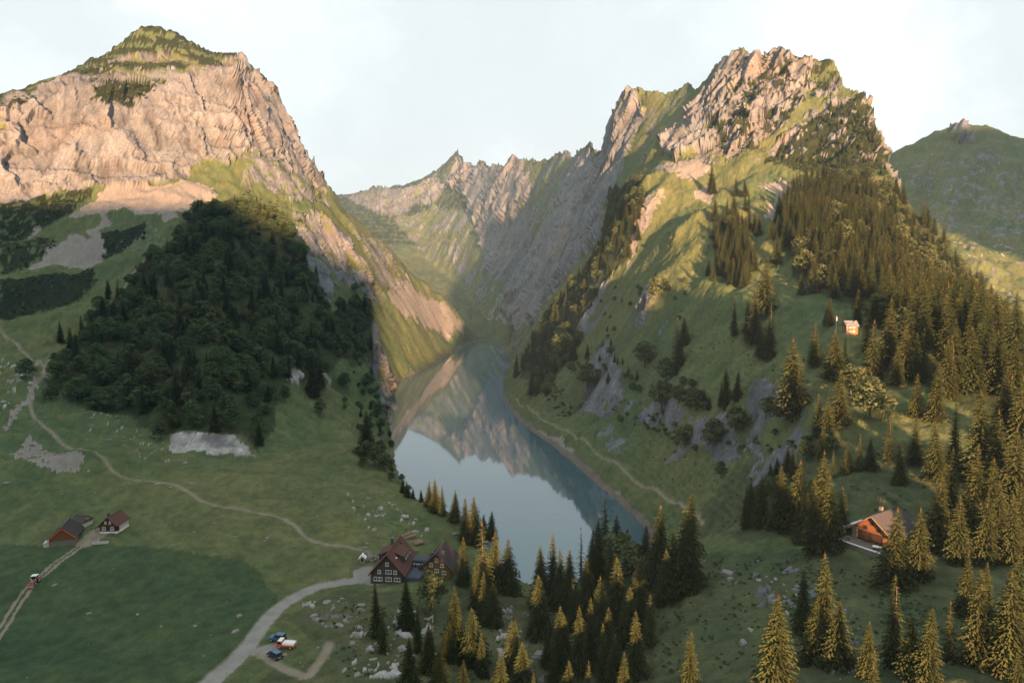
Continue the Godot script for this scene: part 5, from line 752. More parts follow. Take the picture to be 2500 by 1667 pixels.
func build_ground() -> void:
	var nv := COLUMNS * ROWS
	var pos := PackedVector3Array()
	pos.resize(nv)
	var nor := PackedVector3Array()
	nor.resize(nv)
	var col := PackedColorArray()
	col.resize(nv)
	var part := PackedByteArray()
	part.resize(nv)
	var line := PackedFloat32Array()
	line.resize(NR)
	var along := PackedFloat32Array()
	along.resize(NR)
	var rr := PackedFloat32Array()
	rr.resize(NR)
	for j in NR:
		rr[j] = R0 * exp(dr * j)
	var start := int(log(72.0 / R0) / dr)
	var n_warp: FastNoiseLite = nz.warp
	var n_patch: FastNoiseLite = nz.patch
	var n_streak: FastNoiseLite = nz.streak
	var n_flute: FastNoiseLite = nz.flute
	var n_crag: FastNoiseLite = nz.crag
	var n_fine: FastNoiseLite = nz.fine
	var n_tone: FastNoiseLite = nz.tone
	var c_rock: PackedFloat32Array = cov.rock
	var c_scree: PackedFloat32Array = cov.scree
	var c_shrub: PackedFloat32Array = cov.shrub
	var c_field: PackedFloat32Array = cov.field
	var c_dark: PackedFloat32Array = cov.dark
	var c_stony: PackedFloat32Array = cov.stony
	var c_heath_shade: PackedFloat32Array = cov.heath_shade
	for i in COLUMNS:
		var az := A0 + (A1 - A0) * (i + 0.5) / COLUMNS
		var sx := sin(az)
		var cz := -cos(az)
		var ci := (az - A0) / da
		var i0 := mini(int(ci), NA - 2)
		var fi := ci - i0
		for j in NR:
			line[j] = lerpf(hgt[i0 * NR + j], hgt[(i0 + 1) * NR + j], fi)
		along[start] = 0.0
		for j in range(start + 1, NR):
			var d := rr[j] - rr[j - 1]
			var e := (line[j] - EYE.y) / rr[j] - (line[j - 1] - EYE.y) / rr[j - 1]
			var dh := line[j] - line[j - 1]
			along[j] = along[j - 1] + (e if e > 0.0 else -0.12 * e) + 0.11 * sqrt(d * d + dh * dh) / rr[j]
		var k := start
		for q in ROWS:
			var want: float = along[NR - 1] * q / (ROWS - 1.0)
			while k < NR - 2 and along[k + 1] < want:
				k += 1
			var t := clampf((want - along[k]) / maxf(along[k + 1] - along[k], 1e-9), 0.0, 1.0)
			var cj := k + t
			var r: float = R0 * exp(dr * cj)
			var x := r * sx
			var z := r * cz
			# Catmull-Rom along the range keeps slopes round
			var h0 := line[maxi(k - 1, 0)]
			var h1 := line[k]
			var h2 := line[k + 1]
			var h3 := line[mini(k + 2, NR - 1)]
			var h := cubic_interpolate(h1, h2, h0, h3, t)
			var slope_r: float = (h2 - h1) / (rr[k + 1] - rr[k])
			var slope_a: float = (hgt[(i0 + 1) * NR + k] - hgt[i0 * NR + k]) / (da * r)
			var steep := sqrt(slope_r * slope_r + slope_a * slope_a)
			var v := i * ROWS + q
			var p := Vector3(x, h + bumps(x, z, h, r), z)
			# what lies here: outlines bent by noise, then patches against a noise between 0 and 1
			var reach := clampf(r / 90.0, 2.0, 11.0)
			var wi := n_warp.get_noise_3d(x, p.y, z) * reach / (r * da)
			var wj := n_warp.get_noise_3d(x + 371.0, p.y, z) * reach / (r * dr)
			var ni := clampi(roundi(ci + wi), 0, NA - 1) * NR + clampi(roundi(cj + wj), 0, NR - 1)
			var n1 := n_patch.get_noise_3d(x, p.y * 0.55, z)
			var n2 := n_streak.get_noise_3d(x, p.y * 0.28, z)
			var n3 := n_fine.get_noise_3d(x, p.y, z)
			var n4 := n_tone.get_noise_3d(x, p.y, z)
			if r > 1750.0:
				n1 = n_patch.get_noise_3d(x * 0.28, p.y * 0.2, z * 0.28)
				n2 = n_streak.get_noise_3d(x * 0.3, p.y * 0.07, z * 0.3)
			elif x > 0.0 and r > 480.0 and p.y > 60.0:
				var lean2 := x - 0.6 * p.y
				n1 = 0.35 * n1 + 0.85 * n_patch.get_noise_3d(lean2 * 1.5, p.y * 0.16, z * 1.2)
				n2 = 0.5 * n2 + 0.7 * n_streak.get_noise_3d(lean2 * 0.8, p.y * 0.12, z * 0.8)
			var u := clampf(0.5 + 0.55 * n1 + 0.4 * n2 + 0.22 * n3, 0.0, 1.0)
			var rock := c_rock[ni]
			var shrub := c_shrub[ni]
			var far := r > 1750.0 or (az > 0.53 and r > 790.0)
			if far:
				rock = maxf(rock, clampf((steep - 1.15) * 0.6, 0.0, 0.5))
			else:
				rock = maxf(rock, clampf((steep - (1.35 if x > 0.0 else (1.75 if p.y < 190.0 else 1.15))) * 0.8, 0.0, 0.75))
			if c_dark[ni] > 0.5 and rock < 0.79:
				rock *= 0.35
			if steep < 0.72 and rock > 0.6 and r < 1750.0 and rock < 0.9:
				rock *= 0.6
			var kind := 0
			if c_scree[ni] > u * 0.9 + 0.05:
				kind = 2
			if rock > u:
				kind = 1
			if x < 0.0 and p.y > 330.0 and c_rock[ni] < 0.9:      # bedding bands under the summit
				n1 = lerpf(n1, sin((p.y + 9.0 * n4 + 4.0 * n1) / 4.2), 0.65)
				if c_rock[ni] < 0.2:
					shrub = maxf(shrub, 0.62)
			if kind != 2 and shrub > clampf(0.5 - 0.6 * n2 + 0.35 * n3 - 0.3 * n1, 0.02, 0.99) + (0.14 if rock > 0.5 else 0.0):
				kind = 3
			if c_stony[ni] > 0.0 and c_stony[ni] * 0.6 > clampf(0.5 + 0.75 * nz.stone.get_noise_3d(x, p.y * 0.6, z) + 0.2 * n1, 0, 1):
				kind = 1
			if wet[ni] or h < 1.5 + 0.9 * n2 + (0.9 if x > -25.0 and r < 620.0 and r > 300.0 else 0.0):
				kind = 5 if h < 2.5 else kind
			var lane := lane_at(x, z, ci, cj)
			var into: float = lane[1] + 0.35 * n3
			if into > 0.0:
				kind = 4
				if lane[0] == "track":
					var off: float = absf(lane[2] - 0.75)
					if off > 0.4 + 0.25 * n3 and lane[2] < 1.0 or off > 0.55:
						kind = 0
			# colour: what each stuff is, in daylight
			var c: Color
			if kind == 0 or kind == 3:
				var dry := clampf(0.5 + 0.5 * n4 + 0.35 * n1 + 0.3 * n2, 0.0, 1.0)
				c = Color(0.070, 0.112, 0.052).lerp(Color(0.152, 0.157, 0.066), dry)
				if c_heath_shade[ni] > 0.5 - 0.4 * n1:      # coarse vegetation, darkened further to carry the foreground shade
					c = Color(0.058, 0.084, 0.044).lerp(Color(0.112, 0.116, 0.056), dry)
				var mown := smoothstep(0.35, 0.75, grid_at(c_field, ci + wi * 0.5, cj + wj * 0.5) + 0.35 * n3 + 0.2 * n1)
				if mown > 0.0:
					var stripe := 0.06 * sin((x * 0.8 + z * 0.6) * 1.1)
					c = c.lerp(Color(0.042, 0.082, 0.044).lerp(Color(0.078, 0.106, 0.046), clampf(dry + stripe, 0.0, 1.0)), mown)
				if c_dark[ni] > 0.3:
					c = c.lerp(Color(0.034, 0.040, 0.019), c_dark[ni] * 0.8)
				if kind == 3:
					c = Color(0.016, 0.024, 0.013).lerp(Color(0.034, 0.042, 0.018), dry)
				c *= (1.0 + 0.38 * n3) * (1.0 + 0.16 * n2)
			elif kind == 1:
				var stain := clampf(0.5 + 0.7 * n_flute.get_noise_3d(x * 1.1, p.y * 0.07, z * 1.1) + 0.2 * n3, 0.0, 1.0)
				c = Color(0.140, 0.147, 0.158).lerp(Color(0.268, 0.279, 0.295), stain)
				c = c.lerp(Color(0.29, 0.225, 0.19), clampf(n4 * 1.3 - 0.2, 0.0, 0.45))
				if x < 0.0 and r < 560.0:        # the white lower crags
					c = Color(0.40, 0.385, 0.36).lerp(Color(0.56, 0.54, 0.51), stain)
				var drip := n_flute.get_noise_3d(x * 0.55 + 90.0, p.y * 0.035, z * 0.55)
				c = c.lerp(Color(0.105, 0.098, 0.098), smoothstep(0.18, 0.5, drip) * 0.7)
				c = c.lerp(Color(0.105, 0.110, 0.085), clampf(n2 * 1.5 - 0.45, 0.0, 0.45))      # lichen and grass in the seams
				c *= 1.0 + 0.25 * n3
			elif kind == 2:
				c = Color(0.32, 0.29, 0.255).lerp(Color(0.42, 0.385, 0.345), 0.5 + 0.5 * n2) * (1.0 + 0.22 * n3)
			elif kind == 5:
				c = Color(0.20, 0.165, 0.13).lerp(Color(0.28, 0.245, 0.20), 0.5 + 0.5 * n2) * (1.0 + 0.3 * n3)
			else:
				c = (Color(0.33, 0.315, 0.285) if lane[0] == "road" or lane[0] == "yard" or lane[0] == "road_fork" else Color(0.30, 0.255, 0.185)) * (1.0 + 0.2 * n3)
			if lane[0] != "" and kind == 0 and lane[0] != "track":
				c = c.lerp(Color(0.26, 0.235, 0.175), 0.8 * smoothstep(-0.9, 0.1, into))
			# relief of bare rock: buttresses, flutes and ledges push the face in and out
			if rock > 0.3 and kind != 4 and kind != 5:
				var face := Vector3(-slope_r * sx - slope_a * -cz, 1.0, -slope_r * cz - slope_a * sx).normalized()
				var k3 := clampf((rock - 0.3) * 2.2, 0.0, 1.0) * clampf(r / 500.0 if r > 560.0 else r / 1100.0, 0.25, 1.8) * (0.25 if slope_r < -0.15 else 1.0)
				if x < 0.0 and r < 1500.0:      # tall fluted wall with a few bedding ledges
					var bent := 7.0 * n1
					var big: float = nz.panel.get_noise_3d(x + bent, p.y * 0.22, z + bent)
					var mid: float = nz.block.get_noise_3d(x + bent * 0.4, p.y * 0.30, z)
					var bed: float = nz.block.get_noise_3d(x * 0.16, p.y * 0.75 + 3.0 * n4, z * 0.16)
					var fl: float = nz.slab.get_noise_3d(x, p.y * 0.10, z)
					p += face * k3 * (3.4 * big + 1.5 * mid + 1.7 * bed + 4.0 * fl + 0.5 * n3)
					c *= 1.0 + 0.10 * big + 0.08 * mid + 0.10 * bed
				else:                            # steeply dipping slabs and gullies
					var lean := x - 0.55 * p.y
					var far_k := clampf(r / 1500.0, 0.7, 2.2)
					var bent := 6.0 * n1
					var big: float = nz.panel.get_noise_3d((lean + bent) / far_k, p.y * 0.2 / far_k, (z + bent) / far_k)
					var mid: float = nz.block.get_noise_3d((lean * 1.1 + bent * 0.5) / far_k, p.y * 0.22 / far_k, z / far_k)
					var rib: float = nz.crag_big.get_noise_3d(lean * 1.1 / far_k, p.y * 0.16 / far_k, z * 1.1 / far_k)
					p += face * k3 * (4.2 * big + 2.4 * mid + 0.7 * n3 + 7.0 * rib) * far_k
					c *= 1.0 + 0.10 * big + 0.10 * mid
			elif kind == 0 and steep > 0.22 and r < 800.0:       # cattle terraces
				p.y += 0.36 * sin(p.y * 2.1 + 3.5 * n1 + 2.0 * n2) * clampf(steep * 1.6, 0.0, 1.0) + 0.22 * n3
			elif kind == 3:
				p.y += 1.0 + 1.3 * n3 + 0.8 * n1
			elif kind == 1:
				p.y += 0.5 + 0.9 * n3
			elif kind == 4:
				p.y -= 0.1
			if kind == 3:
				kind = 0
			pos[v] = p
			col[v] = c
			part[v] = kind + 3 * region_of(x, z) if kind < 3 else (20 if kind == 5 else (18 if lane[0].begins_with("road") or lane[0] == "yard" else 19))
	for i in COLUMNS:
		for q in ROWS:
			var v := i * ROWS + q
			var a := pos[v + (ROWS if i < COLUMNS - 1 else 0)] - pos[v - (ROWS if i > 0 else 0)]
			var b := pos[v + (1 if q < ROWS - 1 else 0)] - pos[v - (1 if q > 0 else 0)]
			nor[v] = a.cross(b).normalized()
	var lists := []
	for n in 21:
		lists.append(PackedInt32Array())
	for i in COLUMNS - 1:
		for q in ROWS - 1:
			var v := i * ROWS + q
			if pos[v].y < -2.5 and pos[v + ROWS + 1].y < -2.5:
				continue
			var l: PackedInt32Array = lists[part[v]]
			l.append(v)
			lists[part[v]] = l
	var holders := {}
	var marks := PackedInt32Array()
	marks.resize(nv)
	var stamp := 0
	for n in 21:
		var quads: PackedInt32Array = lists[n]
		if quads.size() < 3:
			continue
		marks.fill(-1)
		var vp := PackedVector3Array()
		var vn := PackedVector3Array()
		var vc := PackedColorArray()
		var ix := PackedInt32Array()
		for v in quads:
			for w in [v, v + 1, v + ROWS + 1, v, v + ROWS + 1, v + ROWS]:
				if marks[w] < 0:
					marks[w] = vp.size()
					vp.append(pos[w])
					vn.append(nor[w])
					vc.append(col[w])
				ix.append(marks[w])
		var arr := []
		arr.resize(Mesh.ARRAY_MAX)
		arr[Mesh.ARRAY_VERTEX] = vp
		arr[Mesh.ARRAY_NORMAL] = vn
		arr[Mesh.ARRAY_COLOR] = vc
		arr[Mesh.ARRAY_INDEX] = ix
		var am := ArrayMesh.new()
		am.add_surface_from_arrays(Mesh.PRIMITIVE_TRIANGLES, arr)
		var reg := n / 3
		if n == 18:
			tag(obj("road", am, mats.gravel), "pale gravel road curving up to the brown guesthouse", "", "", "structure")
		elif n == 19:
			tag(obj("footpath", am, mats.gravel), "narrow trodden footpaths and farm tracks across the pasture", "", "", "structure")
		elif n == 20:
			tag(obj("shore", am, mats.scree), "stony beach along the edge of the lake", "", "", "structure")
		else:
			if not holders.has(reg):
				holders[reg] = tag(root(REGIONS[reg]), REGION_LABELS[reg], "", "", "structure")
			obj(["turf", "rock_face", "scree"][n % 3], am, [mats.turf, mats.rock, mats.scree][n % 3], holders[reg])

const REGION_LABELS := [
	"green pasture and mown field on the valley floor left of the lake",
	"cliff-topped mountain with a dark wooded knoll left of the lake",
	"craggy rock peak with sunlit meadow and spruces right of the lake",
	"jagged hazy rock ridge closing the head of the valley",
	"smooth green mountain with pale rock bands beyond the right slope",
	"shaded stony hillside in front of the lake's near end",
]

# ---------------------------------------------------------------- materials
func picture(seed_: int, wavelength: float, octaves: int, dark: float, size := 512, ridged := false) -> NoiseTexture2D:
	var t := NoiseTexture2D.new()
	t.width = size
	t.height = size
	t.seamless = true
	t.seamless_blend_skirt = 0.25
	var n := FastNoiseLite.new()
	n.seed = seed_
	n.noise_type = FastNoiseLite.TYPE_SIMPLEX_SMOOTH
	n.frequency = 1.0 / wavelength
	n.fractal_type = FastNoiseLite.FRACTAL_RIDGED if ridged else FastNoiseLite.FRACTAL_FBM
	n.fractal_octaves = octaves
	n.fractal_gain = 0.62
	t.noise = n
	var g := Gradient.new()
	g.set_color(0, Color(dark, dark, dark))
	g.set_color(1, Color(1, 1, 1))
	t.color_ramp = g
	return t

func relief(seed_: int, wavelength: float, octaves: int, strength: float, size := 512, ridged := false) -> NoiseTexture2D:
	var t := picture(seed_, wavelength, octaves, 0.0, size, ridged)
	t.color_ramp = null
	t.as_normal_map = true
	t.bump_strength = strength
	return t

func plain(c: Color, rough := 0.8, metal := 0.0) -> StandardMaterial3D:   # c in linear light
	var m := StandardMaterial3D.new()
	m.albedo_color = c.linear_to_srgb()
	m.roughness = rough
	m.metallic = metal
	return m

func ground_mat(tile: float, col_tex: Texture2D, nor_tex: Texture2D, rough: float) -> StandardMaterial3D:
	var m := StandardMaterial3D.new()
	m.vertex_color_use_as_albedo = true
	m.albedo_color = Color(1, 1, 1)
	m.albedo_texture = col_tex
	m.roughness = rough
	m.metallic_specular = 0.2
	m.normal_enabled = true
	m.normal_texture = nor_tex
	m.uv1_triplanar = true
	m.uv1_world_triplanar = true
	m.uv1_scale = Vector3.ONE / tile
	return m

func make_materials() -> void:
	mats.turf = ground_mat(16.0, picture(11, 40, 5, 0.82), relief(12, 60, 5, 9.0), 0.95)
	mats.rock = ground_mat(46.0, picture(21, 70, 6, 0.66, 1024), relief(22, 90, 6, 6.0, 1024, true), 0.9)
	mats.scree = ground_mat(14.0, picture(31, 14, 4, 0.6), relief(32, 14, 4, 9.0), 0.95)
	mats.gravel = ground_mat(9.0, picture(41, 12, 4, 0.75), relief(42, 10, 3, 3.0), 0.95)
	mats.gravel_plain = ground_mat(9.0, mats.gravel.albedo_texture, mats.gravel.normal_texture, 0.95)
	mats.gravel_plain.vertex_color_use_as_albedo = false
	mats.gravel_plain.albedo_color = Color(0.23, 0.2, 0.175).linear_to_srgb()
	var w := StandardMaterial3D.new()
	w.albedo_color = Color(0.09, 0.155, 0.18).linear_to_srgb()
	w.metallic = 0.3
	w.metallic_specular = 0.7
	w.roughness = 0.035
	w.normal_enabled = true
	w.normal_texture = relief(51, 50, 3, 0.6)
	w.normal_scale = 0.02
	w.uv1_triplanar = true
	w.uv1_world_triplanar = true
	w.uv1_scale = Vector3.ONE / 24.0
	mats.water = w

# ---------------------------------------------------------------- sky, sun, camera
func make_light() -> void:
	var cam := Camera3D.new()
	cam.name = "camera"
	cam.fov = 2.0 * rad_to_deg(atan(784.0 / 1500.0))
	cam.position = EYE
	cam.rotation.x = -deg_to_rad(4.5)
	cam.near = 1.0
	cam.far = 20000.0
	add_child(cam)
	var cover := NoiseTexture2D.new()
	cover.width = 1024
	cover.height = 512
	cover.seamless = true
	var n := FastNoiseLite.new()
	n.seed = 5
	n.noise_type = FastNoiseLite.TYPE_SIMPLEX_SMOOTH
	n.frequency = 0.011
	n.fractal_octaves = 5
	n.domain_warp_enabled = true
	n.domain_warp_amplitude = 40.0
	cover.noise = n
	var g := Gradient.new()
	g.offsets = PackedFloat32Array([0.0, 0.45, 0.75, 1.0])
	g.colors = PackedColorArray([Color(0.60, 0.64, 0.67, 0), Color(0.64, 0.67, 0.69, 0.06), Color(0.72, 0.72, 0.72, 0.2), Color(0.76, 0.74, 0.73, 0.34)])
	cover.color_ramp = g
	var sky := ProceduralSkyMaterial.new()
	sky.sky_top_color = Color(0.612, 0.640, 0.652)
	sky.sky_horizon_color = Color(0.640, 0.654, 0.660)
	sky.sky_curve = 0.12
	sky.sky_cover = cover
	sky.ground_bottom_color = Color(0.12, 0.14, 0.11)
	sky.ground_horizon_color = Color(0.5, 0.53, 0.53)
	sky.sun_angle_max = 30.0
	sky.sun_curve = 0.25
	var e := Environment.new()
	e.background_mode = Environment.BG_SKY
	e.sky = Sky.new()
	e.sky.sky_material = sky
	e.tonemap_mode = Environment.TONE_MAPPER_LINEAR
	e.tonemap_exposure = 4.9
	e.background_energy_multiplier = 0.48
	e.fog_enabled = true
	e.fog_density = 0.00005
	e.fog_light_color = Color(0.72, 0.88, 1.0)
	e.sdfgi_enabled = true
	e.ssao_enabled = true
	e.ssil_enabled = true
	var we := WorldEnvironment.new()
	we.name = "world"
	we.environment = e
	add_child(we)
	var sun := DirectionalLight3D.new()
	sun.name = "sun"
	sun.light_color = Color(1.0, 0.77, 0.57)
	sun.light_energy = 1.6
	sun.light_angular_distance = 1.2
	sun.shadow_enabled = true
	var az := deg_to_rad(SUN_SIDE)
	var up := deg_to_rad(SUN_UP)
	sun.look_at_from_position(Vector3.ZERO, -Vector3(sin(az) * cos(up), sin(up), cos(az) * cos(up)))
	add_child(sun)

const SUN_SIDE := 12.0
const SUN_UP := 3.2

# unseen range behind the viewer, its crest shaped for where the shade falls
func build_rear_range() -> void:
	var st := SurfaceTool.new()
	st.begin(Mesh.PRIMITIVE_TRIANGLES)
	var nxs := 880
	var nzs := 26
	for i in nxs + 1:
		var x := -2200.0 + 4400.0 * i / nxs
		var top := 0.0
		for k in REAR.size() - 1:
			if x >= REAR[k].x and x <= REAR[k + 1].x:
				top = lerpf(REAR[k].y, REAR[k + 1].y, smoothstep(0.0, 1.0, (x - REAR[k].x) / (REAR[k + 1].x - REAR[k].x)))
		top += 5.0 * nz.swell.get_noise_2d(x * 0.5, 9.0) + 4.0 * nz.hummock.get_noise_2d(x * 0.7, 3.0)
		for j in nzs + 1:
			var z := 120.0 + 1100.0 * j / nzs
			var t := absf(z - 600.0) / (480.0 if z < 600.0 else 620.0)
			var h := lerpf(top, 20.0, smoothstep(0.0, 1.0, clampf(t, 0, 1)))
			st.set_color(Color(0.06, 0.075, 0.03))
			st.add_vertex(Vector3(x, h + (1.0 - absf(1.0 - 2.0 * t)) * 9.0 * nz.swell.get_noise_2d(x, z), z))
	for i in nxs:
		for j in nzs:
			var a := i * (nzs + 1) + j
			for v in [a, a + 1, a + nzs + 2, a, a + nzs + 2, a + nzs + 1]:
				st.add_index(v)
	st.generate_normals()
	var rear := obj("mountain", st.commit(), mats.turf)
	rear.rotation.y = deg_to_rad(SUN_SIDE)
	tag(rear, "unseen grassy range behind the viewpoint, shaped to shade the valley and far hill", "", "", "structure")
	var b := PlaneMesh.new()
	b.size = Vector2(9600, 8400)
	var o := obj("ground", b, plain(Color(0.06, 0.075, 0.03)))
	o.position = Vector3(0, -14, -2950)
	tag(o, "low ground reaching to the horizon", "", "", "structure")

func build_lake() -> void:
	var st := SurfaceTool.new()
	st.begin(Mesh.PRIMITIVE_TRIANGLES)
	var out := PackedVector2Array()
	var mid := Vector2.ZERO
	for p in LAKE:
		mid += p / LAKE.size()
	for o in Geometry2D.offset_polygon(LAKE, 14.0):
		if o.size() > out.size():
			out = o
	for k in Geometry2D.triangulate_polygon(out):
		st.set_normal(Vector3.UP)
		st.add_vertex(Vector3(out[k].x, 0.0, out[k].y))
	tag(obj("lake", st.commit(), mats.water), "calm teal lake mirroring the far peaks and pale sky", "", "", "structure")

# ---------------------------------------------------------------- trees
var spruces: Array[Mesh] = []
var spruces_far: Array[Mesh] = []
var broads: Array[Mesh] = []
var bushes: Array[Mesh] = []
var trunk_mesh: Mesh
var n_spruce := 0
var n_broad := 0

func spruce_mesh(seed_: int, levels: int, wide: float, fill := 1.0) -> Mesh:
	var g := RandomNumberGenerator.new()
	g.seed = seed_
	var st := SurfaceTool.new()
	st.begin(Mesh.PRIMITIVE_TRIANGLES)
	var lean := Vector3(g.randf_range(-0.02, 0.02), 0, g.randf_range(-0.02, 0.02))
	var turn := 0.0
	for l in levels:
		var t := 0.05 + 0.95 * pow((l + 0.3) / levels, 0.92)
		var reach := wide * pow(1.0 - t, 0.78) + 0.012
		if t < 0.14:
			reach *= 0.7 + 2.0 * t
		reach *= g.randf_range(0.86, 1.12)
		var nb := int(lerpf(10.0, 4.0, t) * fill)
		turn += g.randf_range(0.3, 0.9)
		for b in nb:
			var a := turn + TAU * (b + g.randf_range(-0.32, 0.32)) / nb
			var len := reach * g.randf_range(0.62, 1.18)
			var out := Vector3(cos(a), 0, sin(a))
			var side := Vector3(-sin(a), 0, cos(a))
			var base := lean * t + Vector3(0, t + g.randf_range(-0.012, 0.012), 0)
			var drop := len * lerpf(0.42, 0.05, t)
			var segs := 4
			var tone := g.randf_range(0.72, 1.25)
			var p := base
			for s in segs:
				var f := (s + 1.0) / segs
				var q := base + out * len * f - Vector3(0, drop * f * f * 1.15 - drop * 0.25 * f, 0) + side * g.randf_range(-0.006, 0.006)
				var width := len * lerpf(0.33, 0.10, f) * g.randf_range(0.75, 1.25) + 0.006
				var c0 := Color(0.046, 0.055, 0.022) * tone
				var c1 := Color(0.085, 0.088, 0.028) * tone * g.randf_range(0.85, 1.2)
				for sd in [-1.0, 1.0]:
					var w: Vector3 = p.lerp(q, 0.72) + side * sd * width + out * len * 0.07 - Vector3(0, width * g.randf_range(0.25, 0.75), 0)
					st.set_color(c0)
					st.add_vertex(p)
					st.set_color(c0)
					st.add_vertex(q)
					st.set_color(c0)
					st.add_vertex(w)
				p = q
	for b in 3:      # leader
		var a := TAU * b / 3.0
		st.set_color(Color(0.100, 0.065, 0.022))
		st.add_vertex(lean + Vector3(cos(a) * 0.012, 0.95, sin(a) * 0.012))
		st.add_vertex(lean + Vector3(cos(a + 2.1) * 0.012, 0.95, sin(a + 2.1) * 0.012))
		st.add_vertex(lean + Vector3(0, 1.03, 0))
	st.generate_normals()
	return st.commit()

func broad_mesh(seed_: int, leaves: int, tall: float, lobes: int, leaf := 0.075) -> Mesh:
	var g := RandomNumberGenerator.new()
	g.seed = seed_
	var st := SurfaceTool.new()
	st.begin(Mesh.PRIMITIVE_TRIANGLES)
	var mids := []
	for k in lobes:
		var t := (k + 0.5) / lobes
		var a := k * 2.4 + g.randf_range(-0.4, 0.4)
		var spread := 0.20 * sin(PI * clampf(t * 0.85 + 0.12, 0, 1)) * g.randf_range(0.5, 1.25)
		mids.append([Vector3(cos(a) * spread, lerpf(0.24, 0.86, t) * tall, sin(a) * spread), g.randf_range(0.12, 0.19) * (1.15 - 0.5 * t), g.randf_range(0.7, 1.3)])
	for k in leaves:
		var m = mids[k % lobes]
		var d := Vector3(g.randfn(), g.randfn(), g.randfn()).normalized()
		if d.y < -0.35:
			d.y *= -0.5
		var p: Vector3 = m[0] + d * m[1] * pow(g.randf(), 0.25)
		var f := (d + Vector3(g.randfn(), g.randfn(), g.randfn()) * 0.55).normalized()
		var u := f.cross(Vector3(0.3, 0.9, 0.2)).normalized()
		var w := f.cross(u)
		var s := leaf * g.randf_range(0.6, 1.25)
		var tone: float = m[2] * g.randf_range(0.75, 1.25)
		st.set_color(Color(0.086, 0.106, 0.056) * tone)
		st.add_vertex(p - u * s * 0.6 - w * s * 0.4)
		st.add_vertex(p + u * s * 0.6 - w * s * g.randf_range(0.1, 0.5))
		st.add_vertex(p + w * s * 0.7 + f * s * 0.15)
	st.generate_normals()
	return st.commit()

func make_trees() -> void:
	for k in 8:
		spruces.append(spruce_mesh(100 + k, 44, [0.215, 0.25, 0.2, 0.265, 0.23, 0.21, 0.28, 0.19][k], 1.7))
	for k in 5:
		spruces_far.append(spruce_mesh(200 + k, 17, [0.185, 0.21, 0.17, 0.22, 0.195][k], 1.0))
	for k in 4:
		spruces.append(spruce_mesh(150 + k, [38, 50, 30, 44][k], [0.14, 0.23, 0.19, 0.26][k], [1.5, 1.5, 0.95, 1.4][k]))
	spruces.append(spruce_mesh(120, 17, 0.15, 0.5))       # a thin, half bare one
	for k in 5:
		broads.append(broad_mesh(300 + k, 1500, [1.0, 0.85, 1.05, 0.9, 0.95][k], 13 + k, 0.046))
	for k in 3:
		bushes.append(broad_mesh(400 + k, 110, 0.62, 6, 0.15))
	var tm := CylinderMesh.new()
	tm.top_radius = 0.004
	tm.bottom_radius = 0.021
	tm.height = 0.9
	tm.radial_segments = 7
	tm.rings = 1
	trunk_mesh = tm
	mats.bark = plain(Color(0.075, 0.058, 0.045), 0.95)
	for row in [["needle", Color(1, 1, 1)], ["needle_dark", Color(0.80, 0.92, 0.92)], ["leaf_dark", Color(0.85, 1.0, 0.9)], ["leaf_olive", Color(1.05, 1.02, 0.9)], ["scrub", Color(0.75, 0.86, 0.72)], ["dead", Color(2.4, 1.7, 1.6)]]:
		var m := StandardMaterial3D.new()
		m.vertex_color_use_as_albedo = true
		var c: Color = row[1]
		m.albedo_color = Color(c.r, c.g, c.b).linear_to_srgb()
		m.roughness = 0.85
		m.metallic_specular = 0.15
		m.cull_mode = BaseMaterial3D.CULL_DISABLED
		m.backlight_enabled = true
		m.backlight = Color(0.7, 0.75, 0.42) if row[0].begins_with("leaf") else Color(0.25, 0.25, 0.12)
		mats[row[0]] = m

func tree(kind: String, x: float, z: float, tall: float, label: String, group := "", look := "", wide := 1.0, v := -1) -> Node3D:
	var spruce := kind == "spruce"
	var o := root("spruce_tree" if spruce else "deciduous_tree", on_ground(x, z, -0.2), rng.randf() * TAU)
	var list := spruces if spruce else broads
	if v < 0:
		v = rng.randi() % (12 if spruce else list.size())
	var w := tall * wide * rng.randf_range(0.9, 1.12)
	var c := obj("crown", list[v], mats[look if look else ("needle" if spruce else "leaf_dark")], o)
	c.scale = Vector3(w * rng.randf_range(0.88, 1.14), tall, w)
	o.rotation.x = rng.randf_range(-0.035, 0.035)
	o.rotation.z = rng.randf_range(-0.035, 0.035)
	var t := obj("trunk", trunk_mesh, mats.bark, o)
	t.scale = Vector3(tall * 1.1, tall, tall * 1.1) if spruce else Vector3(tall * 1.2, tall * 0.7, tall * 1.2)
	t.position.y = tall * (0.44 if spruce else 0.30)
	tag(o, label, "tree", group)
	if spruce:
		n_spruce += 1
	else:
		n_broad += 1
	return o

func inside_points(outline: PackedVector2Array, gap: float, chance := 1.0) -> PackedVector2Array:
	var out := PackedVector2Array()
	var lo := outline[0]
	var hi := outline[0]
	for p in outline:
		lo = lo.min(p)
		hi = hi.max(p)
	var x := lo.x
	while x < hi.x:
		var z := lo.y
		while z < hi.y:
			var p := Vector2(x, z) + Vector2(rng.randf_range(-0.48, 0.48), rng.randf_range(-0.48, 0.48)) * gap
			var keep := rng.randf() < chance
			if keep and Geometry2D.is_point_in_polygon(p, outline):
				out.append(p)
			z += gap
		x += gap
	return out

func mass(called: String, mesh: Mesh, m: Material, list: Array, label: String) -> void:
	if list.is_empty():
		return
	var mm := MultiMesh.new()
	mm.transform_format = MultiMesh.TRANSFORM_3D
	mm.mesh = mesh
	mm.instance_count = list.size()
	for k in list.size():
		mm.set_instance_transform(k, list[k])
	var o := MultiMeshInstance3D.new()
	o.name = called
	o.multimesh = mm
	o.material_override = m
	add_child(o, true)
	renumber(o, called)
	tag(o, label, "", "", "stuff")

